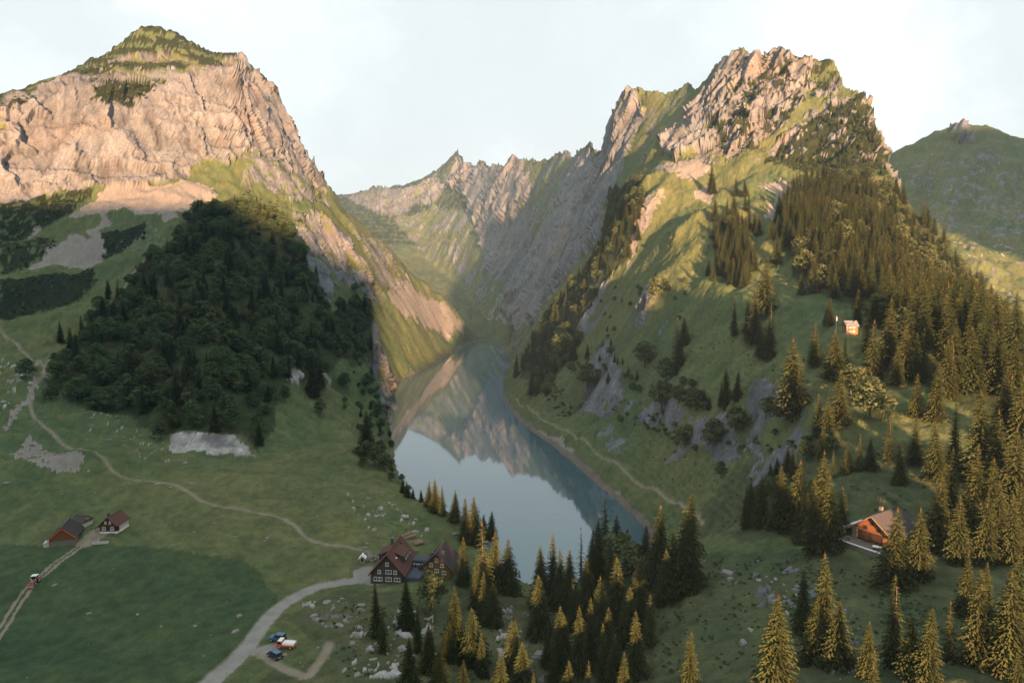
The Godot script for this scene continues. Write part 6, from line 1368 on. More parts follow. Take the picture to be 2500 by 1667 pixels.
func stand(x: float, z: float, tall: float, wide := 1.0, sink := 0.3) -> Transform3D:
	var b := Basis(Vector3.UP, rng.randf() * TAU).scaled(Vector3(tall * wide, tall, tall * wide))
	return Transform3D(b, on_ground(x, z, -sink))

func plant_trees() -> void:
	make_trees()
	for row in TREES:
		var kind := "spruce" if row[3] < 2 or row[3] == 4 else "broad"
		var look: String = ["needle", "needle", "leaf_olive", "leaf_olive", "needle"][row[3]]
		tree(kind, row[0], row[1], row[2], row[4], row[5] if row.size() > 5 else "", look, [1.0, 1.0, 1.35, 1.3, 0.8][row[3]], 12 if row[3] == 4 else -1)
	var far := {}
	for zone in GROVES:
		var pts := inside_points(zone[6], zone[0], zone[1])
		for wider in Geometry2D.offset_polygon(zone[6], 16.0):      # stragglers beyond the edge
			for p in inside_points(wider, zone[0] * 1.5, 0.18):
				if p.length() > 250.0 and p.length() < 640.0 and not Geometry2D.is_point_in_polygon(p, zone[6]):
					pts.append(p)
		var order := []
		for p in pts:
			order.append([p.length(), p])
		order.sort()
		var turns := []
		for e in order:
			turns.append(atan2(e[1].x, -e[1].y))
		turns.sort()
		for e in order:
			var p: Vector2 = e[1]
			if wet[clampi(roundi(cell_of(p.x, p.y).x), 0, NA - 1) * NR + clampi(roundi(cell_of(p.x, p.y).y), 0, NR - 1)]:
				continue
			var spruce := rng.randf() < float(zone[2])
			var tall := rng.randf_range(zone[3], zone[4]) * (1.0 if spruce else 0.78)
			var low_part: String = ["lower", "middle", "upper"][mini(2, order.find(e) * 3 / order.size())]
			var bearing := atan2(p.x, -p.y)
			var side: String = "left" if bearing < turns[turns.size() / 3] else ("right" if bearing > turns[turns.size() * 2 / 3] else "central")
			var spot := ", %s %s part" % [low_part, side]
			var look: String = ("needle_dark" if rng.randf() < 0.4 else "needle") if spruce else (zone[7] if rng.randf() < 0.72 else "leaf_olive")
			if spruce and n_spruce < 296 and zone[8] > 0:
				tree("spruce", p.x, p.y, tall, zone[5][0] + spot, zone[5][1], look)
			elif not spruce and n_broad < 296 and zone[8] > 0:
				tree("broad", p.x, p.y, tall, zone[5][2] + spot, zone[5][3], look, 1.35)
			else:
				var v := rng.randi() % (11 if spruce else broads.size())
				var key := [spruce, v, look]
				if not far.has(key):
					far[key] = []
				far[key].append(stand(p.x, p.y, tall, 1.0 if spruce else 1.4))
	for key in far:
		mass("spruce_forest" if key[0] else "deciduous_forest", spruces[key[1]] if key[0] else broads[key[1]], mats[key[2]], far[key],
			"spruces standing close together farther up the slopes" if key[0] else "leafy trees crowding the wooded slopes")
	var low := [[], [], []]
	for row in COVER.shrub:
		for p in inside_points(row[1], 4.2, 0.75 * row[0]):
			var g: float = nz.streak.get_noise_3d(p.x, ground(p.x, p.y) * 0.28, p.y)
			if g > -0.25:
				low[rng.randi() % 3].append(stand(p.x, p.y, rng.randf_range(2.6, 5.2), 1.5, 0.8))
	for row in SCRUB:
		for p in inside_points(row[1], row[0], row[3]):
			if row[2] > 1.5 or nz.stone.get_noise_2d(p.x * 0.45, p.y * 0.45) + 0.6 * nz.patch.get_noise_2d(p.x, p.y) > -0.12:
				low[rng.randi() % 3].append(stand(p.x, p.y, row[2] * rng.randf_range(0.6, 1.45), 1.6, 0.15 * row[2]))
	for k in 3:
		mass("scrub", bushes[k], mats.scrub, low[k], "dark dwarf pine and low scrub on the ledges and slopes")

# ---------------------------------------------------------------- building blocks
func boxes(list: Array, bevel := 0.0) -> ArrayMesh:      # [[centre, size, turn about y?, turn about z?], ...]
	var st := SurfaceTool.new()
	st.begin(Mesh.PRIMITIVE_TRIANGLES)
	for b in list:
		var m := BoxMesh.new()
		m.size = b[1]
		var basis := Basis()
		if b.size() > 2:
			basis = Basis(Vector3.UP, b[2])
		if b.size() > 3:
			basis = basis * Basis(Vector3.BACK, b[3])
		st.append_from(m, 0, Transform3D(basis, b[0]))
	return st.commit()

func extrude(profile: PackedVector2Array, half: float, inset := 0.0) -> ArrayMesh:   # profile (z, y) drawn out along x, ends drawn in above the first point's height
	var st := SurfaceTool.new()
	st.begin(Mesh.PRIMITIVE_TRIANGLES)
	st.set_smooth_group(-1)
	var lo := 1e9
	var hi := -1e9
	for p in profile:
		lo = minf(lo, p.y)
		hi = maxf(hi, p.y)
	var n := profile.size()
	var at := func(k: int, s: float) -> Vector3:
		var p := profile[k % n]
		var t := (p.y - lo) / maxf(hi - lo, 0.01)
		return Vector3(s * (half - inset * t * t), p.y, p.x)
	for k in n:
		var a: Vector3 = at.call(k, -1.0)
		var b: Vector3 = at.call(k + 1, -1.0)
		var c: Vector3 = at.call(k + 1, 1.0)
		var d: Vector3 = at.call(k, 1.0)
		for v in [a, b, c, a, c, d]:
			st.add_vertex(v)
	var tri := Geometry2D.triangulate_polygon(profile)
	for s in [-1.0, 1.0]:
		for k in tri:
			st.add_vertex(at.call(k, s))
	st.generate_normals()
	return st.commit()

func gable_walls(w: float, l: float, eave: float, top: float, base := 2.0) -> ArrayMesh:
	var h := w / 2.0
	var st := SurfaceTool.new()
	st.begin(Mesh.PRIMITIVE_TRIANGLES)
	st.set_smooth_group(-1)
	var p := [Vector2(-h, -base), Vector2(-h, eave), Vector2(0, top), Vector2(h, eave), Vector2(h, -base)]
	for s in [-0.5, 0.5]:
		for t in [[0, 1, 2], [0, 2, 4], [4, 2, 3]]:
			for k in t:
				st.add_vertex(Vector3(p[k].x, p[k].y, s * l))
	for k in 4:
		var a: Vector2 = p[k]
		var b: Vector2 = p[k + 1]
		for v in [Vector3(a.x, a.y, -l / 2), Vector3(b.x, b.y, -l / 2), Vector3(b.x, b.y, l / 2), Vector3(a.x, a.y, -l / 2), Vector3(b.x, b.y, l / 2), Vector3(a.x, a.y, l / 2)]:
			st.add_vertex(v)
	st.generate_normals()
	return st.commit()

func roof_side(w: float, l: float, eave: float, top: float, side: float, over: float, gap: float, courses: int, uneven := 0.015) -> ArrayMesh:   # one pitch, laid in overlapping courses
	var st := SurfaceTool.new()
	st.begin(Mesh.PRIMITIVE_TRIANGLES)
	st.set_smooth_group(-1)
	var run := w / 2.0 + over
	var fall := (top - eave) / (w / 2.0)
	var pitch := atan(fall)
	var length := run / cos(pitch)
	var bit := length / courses
	var m := BoxMesh.new()
	for c in courses:
		var t := (c + 0.5) / courses
		m.size = Vector3(bit * 1.12, 0.09, l + 2.0 * gap + rng.randf_range(-uneven, uneven) * 4.0)
		var mid := Vector3(side * run * t, top - fall * run * t + 0.12 + rng.randf_range(-uneven, uneven), 0)
		st.append_from(m, 0, Transform3D(Basis(Vector3.BACK, -side * (pitch - 0.06)), mid))
	m.size = Vector3(length, 0.12, l + 2.0 * gap - 0.04)
	st.append_from(m, 0, Transform3D(Basis(Vector3.BACK, -side * pitch), Vector3(side * run * 0.5, top - fall * run * 0.5 + 0.0, 0)))
	return st.commit()

func window(parent: Node, at: Vector3, face: float, w: float, h: float, lights := 2, frame: Material = null) -> void:   # face: turn about y that brings +z outwards
	var f := 0.11
	var list := [[Vector3(0, h / 2, 0), Vector3(w + f, f, 0.12)], [Vector3(0, -h / 2, 0.03), Vector3(w + f * 2.4, f * 1.5, 0.2)], [Vector3(-w / 2, 0, 0), Vector3(f, h - f, 0.12)], [Vector3(w / 2, 0, 0), Vector3(f, h - f, 0.12)]]
	for k in range(1, lights):
		list.append([Vector3(-w / 2 + w * k / lights, 0, -0.005), Vector3(f * (1.5 if k % 2 == 0 else 0.8), h - f, 0.1)])
	list.append([Vector3(0, 0.1 * h, -0.012), Vector3(w - f, f * 0.5, 0.08)])
	var o := obj("window", boxes(list), frame if frame else mats.white_paint, parent)
	o.position = at
	o.rotation.y = face
	var p := obj("pane", boxes([[Vector3(0, 0, -0.02), Vector3(w - f * 0.5, h - f * 0.5, 0.05)]]), mats.glass, o)
	p.name = "pane"

func house_materials() -> void:
	mats.white_paint = plain(Color(0.72, 0.70, 0.66), 0.6)
	mats.glass = plain(Color(0.02, 0.028, 0.03), 0.08)
	for row in [["brown_shingle", Color(0.115, 0.096, 0.086), 0.5, 3], ["ochre_shingle", Color(0.20, 0.135, 0.045), 0.55, 4], ["red_tile", Color(0.17, 0.085, 0.068), 0.5, 5], ["dark_tile", Color(0.085, 0.068, 0.068), 0.5, 6], ["grey_shingle", Color(0.17, 0.15, 0.155), 0.25, 7],
			["stone", Color(0.30, 0.26, 0.215), 0.4, 8], ["orange_wood", Color(0.36, 0.15, 0.065), 0.5, 9], ["dark_wood", Color(0.085, 0.045, 0.028), 0.5, 10], ["barn_wood", Color(0.23, 0.105, 0.045), 0.6, 11], ["pale_wood", Color(0.42, 0.34, 0.26), 0.55, 12], ["log_wood", Color(0.40, 0.27, 0.19), 0.5, 13], ["plaster", Color(0.55, 0.51, 0.46), 0.7, 14], ["slate_roof", Color(0.10, 0.115, 0.14), 0.6, 15]]:
		var m := plain(row[1] * 1.25, 0.85)
		m.albedo_texture = picture(500 + row[3], 24.0, 5, row[2], 256)
		m.uv1_triplanar = true
		m.uv1_scale = Vector3.ONE * 0.35
		m.metallic_specular = 0.25
		mats[row[0]] = m
	mats.metal = plain(Color(0.35, 0.36, 0.37), 0.35, 0.8)
	mats.lead = plain(Color(0.10, 0.11, 0.13), 0.5, 0.3)
	mats.roof_metal = plain(Color(0.19, 0.185, 0.19), 0.6, 0.1)
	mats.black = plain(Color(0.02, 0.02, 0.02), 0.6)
	mats.tyre = plain(Color(0.025, 0.025, 0.027), 0.85)
	mats.rim = plain(Color(0.62, 0.62, 0.60), 0.4, 0.3)
	mats.orange = plain(Color(0.72, 0.13, 0.03), 0.35)
	mats.tarp = plain(Color(0.72, 0.72, 0.70), 0.6)
	mats.navy = plain(Color(0.020, 0.035, 0.075), 0.22)
	mats.steel_blue = plain(Color(0.045, 0.12, 0.20), 0.3)
	mats.rust = plain(Color(0.30, 0.13, 0.085), 0.6)
	mats.lamp = plain(Color(0.85, 0.82, 0.75), 0.2)
	mats.red = plain(Color(0.5, 0.05, 0.03), 0.4)
	mats.concrete = plain(Color(0.48, 0.46, 0.43), 0.8)
	mats.stone_grey = ground_mat(3.0, mats.rock.albedo_texture, mats.rock.normal_texture, 0.9)
	mats.stone_grey.vertex_color_use_as_albedo = false
	mats.stone_grey.albedo_color = Color(0.62, 0.60, 0.575)
	mats.stone_grey.uv1_world_triplanar = false

func gable_house(called: String, spot: Vector2, turn: float, w: float, l: float, eave: float, top: float, wall: Material, roof: Material, courses: int, over := 0.55, gap := 0.6, lift := 0.0) -> Node3D:
	var o := root(called, on_ground(spot.x, spot.y, lift), turn)
	obj("wall", gable_walls(w, l, eave, top), wall, o)
	for s in [-1.0, 1.0]:
		obj("roof", roof_side(w, l, eave, top, s, over, gap, courses), roof, o)
	obj("ridge_cap", boxes([[Vector3(0, top + 0.2, 0), Vector3(0.42, 0.12, l + 2 * gap + 0.06)]]), roof, o)
	return o

func verge(o: Node, w: float, l: float, eave: float, top: float, over: float, gap: float, m: Material) -> void:   # the boards along the gable edge
	var fall := (top - eave) / (w / 2.0)
	var pitch := atan(fall)
	var run := w / 2.0 + over
	for s in [-1.0, 1.0]:
		obj("bargeboard", boxes([[Vector3(s * run * 0.5, top - fall * run * 0.5 - 0.06, l / 2 + gap + 0.05), Vector3(run / cos(pitch), 0.24, 0.06), 0.0, -s * pitch]]), m, o)

func build_houses() -> void:
	house_materials()
	# the brown guesthouse
	var g := gable_house("guesthouse", SPOTS.guesthouse, -0.10, 10.6, 16.0, 3.6, 9.6, mats.brown_shingle, mats.red_tile, 26, 0.8, 0.7)
	verge(g, 10.6, 16.0, 3.6, 9.6, 0.8, 0.7, mats.dark_wood)
	for e in [[-3.0, 1.5, 2.7, 3], [0.55, 1.5, 1.9, 2], [3.35, 1.5, 1.9, 2], [-2.55, 3.9, 0.95, 2], [0.55, 3.95, 1.9, 2], [2.75, 3.9, 0.95, 2], [0.05, 6.5, 0.95, 2]]:
		window(g, Vector3(e[0], e[1], 8.06), 0.0, e[2], 1.15, e[3])
	for z in [-5.0, -1.0, 3.0]:
		window(g, Vector3(5.36, 2.0, z), PI / 2, 1.0, 1.1, 2)
		window(g, Vector3(-5.36, 2.0, z), -PI / 2, 1.0, 1.1, 2)
	for s in [-1.0, 1.0]:       # long shed dormers let into both pitches
		var dorm := obj("dormer", boxes([[Vector3(s * 3.15, 6.35, -0.4 if s > 0 else -1.2), Vector3(2.9, 2.0, 6.6)]]), mats.brown_shingle, g)
		var lid := obj("dormer_roof", boxes([[Vector3(s * 2.9, 7.75, -0.4 if s > 0 else -1.2), Vector3(4.4, 0.16, 7.4), 0.0, -s * 0.42]]), mats.red_tile, dorm)
		lid.name = "dormer_roof"
		for z in [-2.4, 0.0, 2.2]:
			window(g, Vector3(s * 4.64, 6.3, z - 0.6), s * PI / 2, 0.9, 0.8, 2)
	for e in [[0.9, -4.6], [1.7, -3.2]]:
		obj("skylight", boxes([[Vector3(e[0] + 0.35, 9.6 - 1.133 * (e[0] + 0.35) + 0.28, e[1]), Vector3(1.6, 0.1, 0.85), 0.0, -0.85]]), mats.glass, g)
	obj("chimney", boxes([[Vector3(-1.5, 9.0, -3.4), Vector3(0.9, 3.4, 0.9)], [Vector3(-1.5, 10.75, -3.4), Vector3(1.1, 0.14, 1.1)]]), mats.lead, g)
	obj("satellite_dish", lathe([Vector2(0.0, 0.0), Vector2(0.3, 0.05), Vector2(0.52, 0.18), Vector2(0.5, 0.2), Vector2(0.28, 0.09), Vector2(0.0, 0.04)]), mats.white_paint, g).position = Vector3(2.2, 7.35, 5.2)
	for s in [-1.0, 1.0]:
		obj("downpipe", boxes([[Vector3(s * 5.42, 1.6, 8.1), Vector3(0.12, 5.0, 0.12)]]), mats.black, g)
	tag(g, "brown shingled guesthouse with red tiled roof, dormers and white windows", "house")
	# the ochre wing
	var y := gable_house("lodge", SPOTS.lodge, -0.16, 9.6, 11.0, 4.2, 8.8, mats.ochre_shingle, mats.dark_tile, 20, 0.9, 0.7)
	verge(y, 9.6, 11.0, 4.2, 8.8, 0.9, 0.7, mats.dark_wood)
	for e in [[0.2, 6.6, 0.9, 2], [-1.7, 4.9, 0.95, 2], [2.1, 4.9, 0.95, 2], [-2.4, 2.3, 1.2, 2], [0.2, 3.0, 1.2, 2], [2.7, 2.5, 1.3, 2], [-2.9, 0.4, 1.8, 2]]:
		window(y, Vector3(e[0], e[1], 5.56), 0.0, e[2], 1.15, e[3])
	for sx in [-3.35, -1.45]:
		obj("shutter", boxes([[Vector3(sx, 2.3, 5.55), Vector3(0.5, 1.25, 0.07)]]), mats.red, y)
	for e in [[-1.9, 2.6], [1.6, 1.8]]:
		obj("chimney", boxes([[Vector3(e[0], 8.8 - absf(e[0]) * 0.96 + 0.5, e[1]), Vector3(0.7, 1.3, 0.7)]]), mats.lead, y)
	obj("ridge_flashing", boxes([[Vector3(-0.28, 8.98, 0.6), Vector3(0.4, 0.08, 12.0), 0.0, 0.76]]), mats.metal, y)
	tag(y, "ochre guesthouse wing with dark tiled roof beside the brown guesthouse", "house")
	# the flat link between the two
	var k := root("connecting_hall", on_ground(SPOTS.link.x, SPOTS.link.y), -0.12)
	obj("wall", boxes([[Vector3(0, 0.6, -2.5), Vector3(6.2, 5.2, 5.0)]]), mats.dark_wood, k)
	obj("roof", boxes([[Vector3(0, 3.75, -2.6), Vector3(6.8, 0.2, 5.4), 0.0, 0.0], [Vector3(0, 3.95, -2.6), Vector3(6.6, 0.14, 4.6)]]), mats.slate_roof, k)
	for e in 12:
		obj("roof_seam", boxes([[Vector3(-3.0 + e * 0.545, 4.06, -2.6), Vector3(0.07, 0.08, 4.6)]]), mats.lead, k)
	for e in 4:
		window(k, Vector3(-1.6 + e * 1.1, 2.9, 0.04), 0.0, 0.8, 0.45, 1)
	obj("terrace", boxes([[Vector3(-0.2, 0.35, 4.6), Vector3(6.0, 3.6, 9.0)]]), mats.slate_roof, k)
	obj("railing", boxes([[Vector3(-0.2, 3.1, 9.05), Vector3(6.0, 0.07, 0.07)], [Vector3(-0.2, 2.65, 9.05), Vector3(6.0, 0.05, 0.05)], [Vector3(-3.15, 2.65, 9.05), Vector3(0.08, 1.0, 0.08)], [Vector3(-0.2, 2.65, 9.05), Vector3(0.08, 1.0, 0.08)], [Vector3(2.75, 2.65, 9.05), Vector3(0.08, 1.0, 0.08)]]), mats.lead, k)
	tag(k, "low blue-grey roofed hall and terrace linking the two guesthouse wings", "hall")
	for e in [[-1.6, 2.4, "leftmost"], [-0.2, 3.4, "middle"], [1.2, 2.0, "rear right"], [1.3, 5.0, "front right"]]:
		var p := root("closed_parasol", k.transform * Vector3(e[0], 2.15, e[1]))
		obj("pole", cyl(0.04, 0.04, 2.7), mats.metal, p).position.y = 1.35
		obj("canopy", lathe([Vector2(0.02, 1.0), Vector2(0.2, 1.05), Vector2(0.16, 1.8), Vector2(0.06, 2.6), Vector2(0.0, 2.65)]), mats.navy, p)
		tag(p, "closed dark parasol on the guesthouse terrace, %s of four" % e[2], "parasol", "closed parasols on the terrace")
	# kiosk
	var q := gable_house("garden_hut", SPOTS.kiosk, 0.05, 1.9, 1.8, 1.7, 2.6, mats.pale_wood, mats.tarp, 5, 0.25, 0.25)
	obj("black_opening_panel", boxes([[Vector3(0, 1.1, 0.92), Vector3(0.8, 1.1, 0.06)]]), mats.black, q)  # solid black panel painted for the dark inside of the hut
	tag(q, "tiny white-roofed hut beside the rubble heap left of the guesthouse", "hut")
	# farm barn
	var b := gable_house("barn", SPOTS.barn, 0.37, 7.4, 10.0, 2.3, 5.6, mats.barn_wood, mats.dark_tile, 16, 0.5, 0.35)
	verge(b, 7.4, 10.0, 2.3, 5.6, 0.5, 0.35, mats.orange)
	obj("stone_base", boxes([[Vector3(0, 0.2, 0), Vector3(7.5, 2.4, 10.1)]]), mats.stone, b)
	for e in 24:
		obj("plank", boxes([[Vector3(-3.45 + e * 0.3, (1.5 + minf(2.4 + (3.7 - absf(-3.45 + e * 0.3)) * 0.88, 5.5)) / 2, 5.05), Vector3(0.27, minf(2.4 + (3.7 - absf(-3.45 + e * 0.3)) * 0.88, 5.5) - 1.5, 0.06)]]), mats.barn_wood, b)
	obj("lean_to", boxes([[Vector3(-4.6, 0.3, 3.0), Vector3(1.8, 1.4, 3.0)], [Vector3(-4.5, 1.15, 3.0), Vector3(2.3, 0.1, 3.4), 0.0, 0.35]]), mats.concrete, b)
	obj("ridge_flashing", boxes([[Vector3(-0.2, 5.84, 0), Vector3(0.34, 0.06, 10.6), 0.0, 0.72]]), mats.metal, b)
	obj("door", boxes([[Vector3(3.78, 1.3, -1.0), Vector3(0.08, 2.2, 2.4)]]), mats.dark_wood, b)
	tag(b, "orange-brown gabled barn with dark roof beside the farm track", "barn")
	var sh := gable_house("shed", SPOTS.shed, 1.42, 4.2, 4.4, 2.0, 3.5, mats.plaster, mats.grey_shingle, 9, 0.5, 0.35)
	obj("door", boxes([[Vector3(-2.14, 0.9, 0.2), Vector3(0.08, 1.7, 0.9)]]), mats.dark_wood, sh)
	obj("gable_boarding", boxes([[Vector3(0, 1.9, 2.26), Vector3(3.6, 1.1, 0.08)]]), mats.ochre_shingle, sh)
	tag(sh, "small white-walled shed with brown shingle roof behind the barn", "shed")
	var c := gable_house("cottage", SPOTS.cottage, 0.02, 5.6, 7.4, 2.7, 5.3, mats.dark_wood, mats.red_tile, 14, 0.5, 0.5)
	obj("plinth", boxes([[Vector3(0, -0.65, 0), Vector3(5.75, 2.2, 7.55)]]), mats.white_paint, c)
	obj("side_wall", boxes([[Vector3(2.84, 1.4, -0.6), Vector3(0.06, 2.3, 6.0)]]), mats.plaster, c)
	obj("beam", boxes([[Vector3(0, 2.55, 3.76), Vector3(5.4, 0.35, 0.12)]]), mats.ochre_shingle, c)
	for e in [[-1.4, 1.5, 1.1], [1.4, 1.5, 1.1], [-0.75, 3.6, 0.55], [0.75, 3.6, 0.55]]:
		window(c, Vector3(e[0], e[1], 3.76), 0.0, e[2], 0.95 if e[2] > 1 else 0.8, 2)
	obj("door", boxes([[Vector3(2.9, 1.2, 2.6), Vector3(0.08, 1.9, 0.9)]]), mats.dark_wood, c)
	obj("chimney", boxes([[Vector3(-0.9, 5.3, 1.6), Vector3(0.5, 1.3, 0.5)], [Vector3(-0.9, 6.0, 1.6), Vector3(0.62, 0.1, 0.62)]]), mats.black, c)
	obj("porch", boxes([[Vector3(-3.5, 1.9, 2.4), Vector3(1.7, 0.12, 2.6), 0.0, 0.2], [Vector3(-4.2, 0.5, 3.6), Vector3(0.12, 2.6, 0.12)], [Vector3(-4.2, 0.5, 1.2), Vector3(0.12, 2.6, 0.12)]]), mats.dark_wood, c)
	tag(c, "dark brown cottage with red roof and white windows at the farmyard", "cottage")
	# garden fence below the cottage, one thing of posts and rails
	var fo := root("garden_fence", on_ground(SPOTS.cottage.x, SPOTS.cottage.y), 0.02)
	for e in 14:
		var fx := -3.6 + e * 0.58
		var at := fo.transform * Vector3(fx, 0, 7.2)
		obj("post", boxes([[Vector3(fx, ground(at.x, at.z) - fo.position.y + 0.3, 7.2), Vector3(0.09, 1.1, 0.09)]]), mats.pale_wood, fo)
	for e in 13:
		var f0 := -3.6 + e * 0.58
		var at := fo.transform * Vector3(f0 + 0.29, 0, 7.2)
		obj("rail", boxes([[Vector3(f0 + 0.29, ground(at.x, at.z) - fo.position.y + 0.55, 7.24), Vector3(0.6, 0.09, 0.05)]]), mats.pale_wood, fo)
	tag(fo, "low wooden garden fence in front of the dark cottage", "fence")
	build_trough("water_trough", SPOTS.trough, 0.2, 4.6, "long white wooden water trough beside the farmyard")
	build_chalet()
	build_upper_hut()

func cyl(r0: float, r1: float, h: float, sides := 14) -> CylinderMesh:
	var m := CylinderMesh.new()
	m.top_radius = r1
	m.bottom_radius = r0
	m.height = h
	m.radial_segments = sides
	m.rings = 1
	return m

func lathe(p: Array, sides := 18) -> ArrayMesh:
	var st := SurfaceTool.new()
	st.begin(Mesh.PRIMITIVE_TRIANGLES)
	for k in p.size() - 1:
		for s in sides:
			var a0 := TAU * s / sides
			var a1 := TAU * (s + 1) / sides
			var v := []
			for e in [[k, a0], [k, a1], [k + 1, a1], [k + 1, a0]]:
				v.append(Vector3(p[e[0]].x * cos(e[1]), p[e[0]].y, p[e[0]].x * sin(e[1])))
			for n in [0, 1, 2, 0, 2, 3]:
				st.add_vertex(v[n])
	st.generate_normals()
	return st.commit()

func build_trough(called: String, at: Vector2, turn: float, l: float, label: String) -> void:
	var o := root(called, on_ground(at.x, at.y), turn)
	obj("basin", boxes([[Vector3(0, 0.35, 0.42), Vector3(l, 0.7, 0.12)], [Vector3(0, 0.35, -0.42), Vector3(l, 0.7, 0.12)], [Vector3(l / 2, 0.35, 0), Vector3(0.12, 0.7, 0.72)], [Vector3(-l / 2, 0.35, 0), Vector3(0.12, 0.7, 0.72)], [Vector3(0, 0.1, 0), Vector3(l - 0.14, 0.3, 0.72)]]), mats.concrete, o)
	obj("water", boxes([[Vector3(0, 0.5, 0), Vector3(l - 0.14, 0.04, 0.7)]]), mats.glass, o)
	obj("spout_post", boxes([[Vector3(-l * 0.2, 0.8, -0.62), Vector3(0.22, 1.7, 0.22)]]), mats.concrete, o)
	tag(o, label, "trough")

func build_chalet() -> void:
	var w := 10.4
	var l := 12.0
	var eave := 3.2
	var top := 7.3
	var o := gable_house("wooden_chalet", SPOTS.chalet, -1.01, w, l, eave, top, mats.orange_wood, mats.grey_shingle, 22, 1.0, 1.1, 0.3)
	verge(o, w, l, eave, top, 1.0, 1.1, mats.pale_wood)
	for e in 25:       # boards of the gable, each lapping the one below
		var h0 := 2.75 + e * 0.18
		var half := minf(w / 2.0 - 0.75, (top - h0 - 0.1) / ((top - eave) / (w / 2.0)))
		if half > 0.15:
			obj("plank", boxes([[Vector3(0.3 if half > 3.6 else 0.0, h0, l / 2 + 0.10 - 0.0), Vector3(half * 2.0 - 0.05, 0.17, 0.08 + 0.02 * (e % 2))]]), mats.orange_wood, o)
	obj("stone_pier", boxes([[Vector3(-w / 2 + 0.5, 0.8, l / 2 + 0.12), Vector3(1.3, 4.4, 0.5)], [Vector3(-w / 2 - 0.1, 0.8, l / 2 - 1.5), Vector3(0.4, 4.4, 3.2)]]), mats.stone, o)
	for e in [-1.9, 1.2]:
		var d := obj("door", boxes([[Vector3(e, 1.25, l / 2 + 0.07), Vector3(2.9, 2.5, 0.08)]]), mats.dark_wood, o)
		obj("door_frame", boxes([[Vector3(e - 1.5, 1.25, l / 2 + 0.1), Vector3(0.14, 2.6, 0.14)], [Vector3(e + 1.5, 1.25, l / 2 + 0.1), Vector3(0.14, 2.6, 0.14)], [Vector3(e, 2.56, l / 2 + 0.1), Vector3(3.1, 0.14, 0.14)]]), mats.black, d)
	for e in [[-1.75, 3.75, 0.75], [1.7, 3.75, 0.75], [0.0, 5.15, 0.6]]:
		window(o, Vector3(e[0], e[1], l / 2 + 0.2), 0.0, e[2], 0.75, 2, mats.dark_wood)
	for e in [-0.75, 2.45]:
		obj("bench", boxes([[Vector3(e - 1.0, 0.45, l / 2 + 0.55), Vector3(1.6, 0.08, 0.4)], [Vector3(e - 1.65, 0.2, l / 2 + 0.55), Vector3(0.08, 0.5, 0.36)], [Vector3(e - 0.35, 0.2, l / 2 + 0.55), Vector3(0.08, 0.5, 0.36)]]), mats.dark_wood, o)
	var ch := obj("chimney", boxes([[Vector3(-0.9, 7.6, 0.6), Vector3(0.75, 1.9, 0.75)]]), mats.stone, o)
	obj("chimney_cap", boxes([[Vector3(-0.9, 8.85, 0.6), Vector3(0.9, 0.1, 0.9)], [Vector3(-1.25, 8.68, 0.25), Vector3(0.1, 0.3, 0.1)], [Vector3(-0.55, 8.68, 0.95), Vector3(0.1, 0.3, 0.1)], [Vector3(-1.25, 8.68, 0.95), Vector3(0.1, 0.3, 0.1)], [Vector3(-0.55, 8.68, 0.25), Vector3(0.1, 0.3, 0.1)]]), mats.black, ch)
	obj("annex_wall", boxes([[Vector3(4.2, 1.0, -7.2), Vector3(6.0, 4.6, 4.6)]]), mats.dark_wood, o)
	for s in [-1.0, 1.0]:
		var an := obj("annex_roof", roof_side(5.6, 7.0, 3.0, 5.2, s, 0.6, 0.2, 10), mats.grey_shingle, o)
		an.position = Vector3(4.2, 0.1, -7.0)
		an.rotation.y = PI / 2
	tag(o, "wooden chalet with sunlit orange gable and grey shingle roof", "chalet")
	var t := root("chalet_terrace", o.position, o.rotation.y)
	obj("forecourt", boxes([[Vector3(-1.0, -1.35, 8.6), Vector3(11.4, 2.7, 6.0)]]), mats.gravel_plain, t)
	tag(t, "gravel forecourt in front of the wooden chalet", "terrace")
	var rw := root("retaining_wall", o.position, o.rotation.y)
	obj("masonry", boxes([[Vector3(-1.0, -1.7, 11.8), Vector3(12.4, 3.7, 0.5)]]), mats.stone, rw)
	obj("coping", boxes([[Vector3(-1.0, 0.22, 11.8), Vector3(12.6, 0.16, 0.6)]]), mats.white_paint, rw)
	tag(rw, "low stone retaining wall with white coping below the chalet forecourt", "wall")
	var bw := root("boundary_wall", o.position, o.rotation.y)
	obj("masonry", boxes([[Vector3(-7.4, 0.9, 2.0), Vector3(0.5, 2.6, 9.0)]]), mats.stone, bw)
	obj("coping", boxes([[Vector3(-7.4, 2.27, 2.0), Vector3(0.75, 0.16, 9.2)]]), mats.white_paint, bw)
	tag(bw, "white-topped wall running uphill left of the wooden chalet", "wall")
	var ta := root("picnic_table", o.transform * Vector3(3.2, 0.05, 9.6), o.rotation.y + 0.3)
	obj("table_top", boxes([[Vector3(0, 0.75, 0), Vector3(2.0, 0.08, 1.6)]]), mats.white_paint, ta)
	for e in [-0.8, 0.8]:
		obj("leg", boxes([[Vector3(e, 0.36, 0), Vector3(0.1, 0.72, 1.0)]]), mats.pale_wood, ta)
	tag(ta, "pale table on the chalet forecourt", "table")
	var wl := root("stone_ring", on_ground(SPOTS.ring.x, SPOTS.ring.y), 0.4)
	for e in 12:
		var a := TAU * e / 12.0
		obj("stone", boxes([[Vector3(cos(a) * 0.9, 0.3, sin(a) * 0.9), Vector3(0.46, 0.75 + 0.06 * (e % 3), 0.34), PI / 2 - a]]), mats.concrete, wl)
	obj("black_disc", cyl(0.78, 0.78, 0.2), mats.black, wl).position.y = 0.15  # flat black disc filling the ring
	tag(wl, "pale ring of stones in the grass right of the chalet", "fire pit")

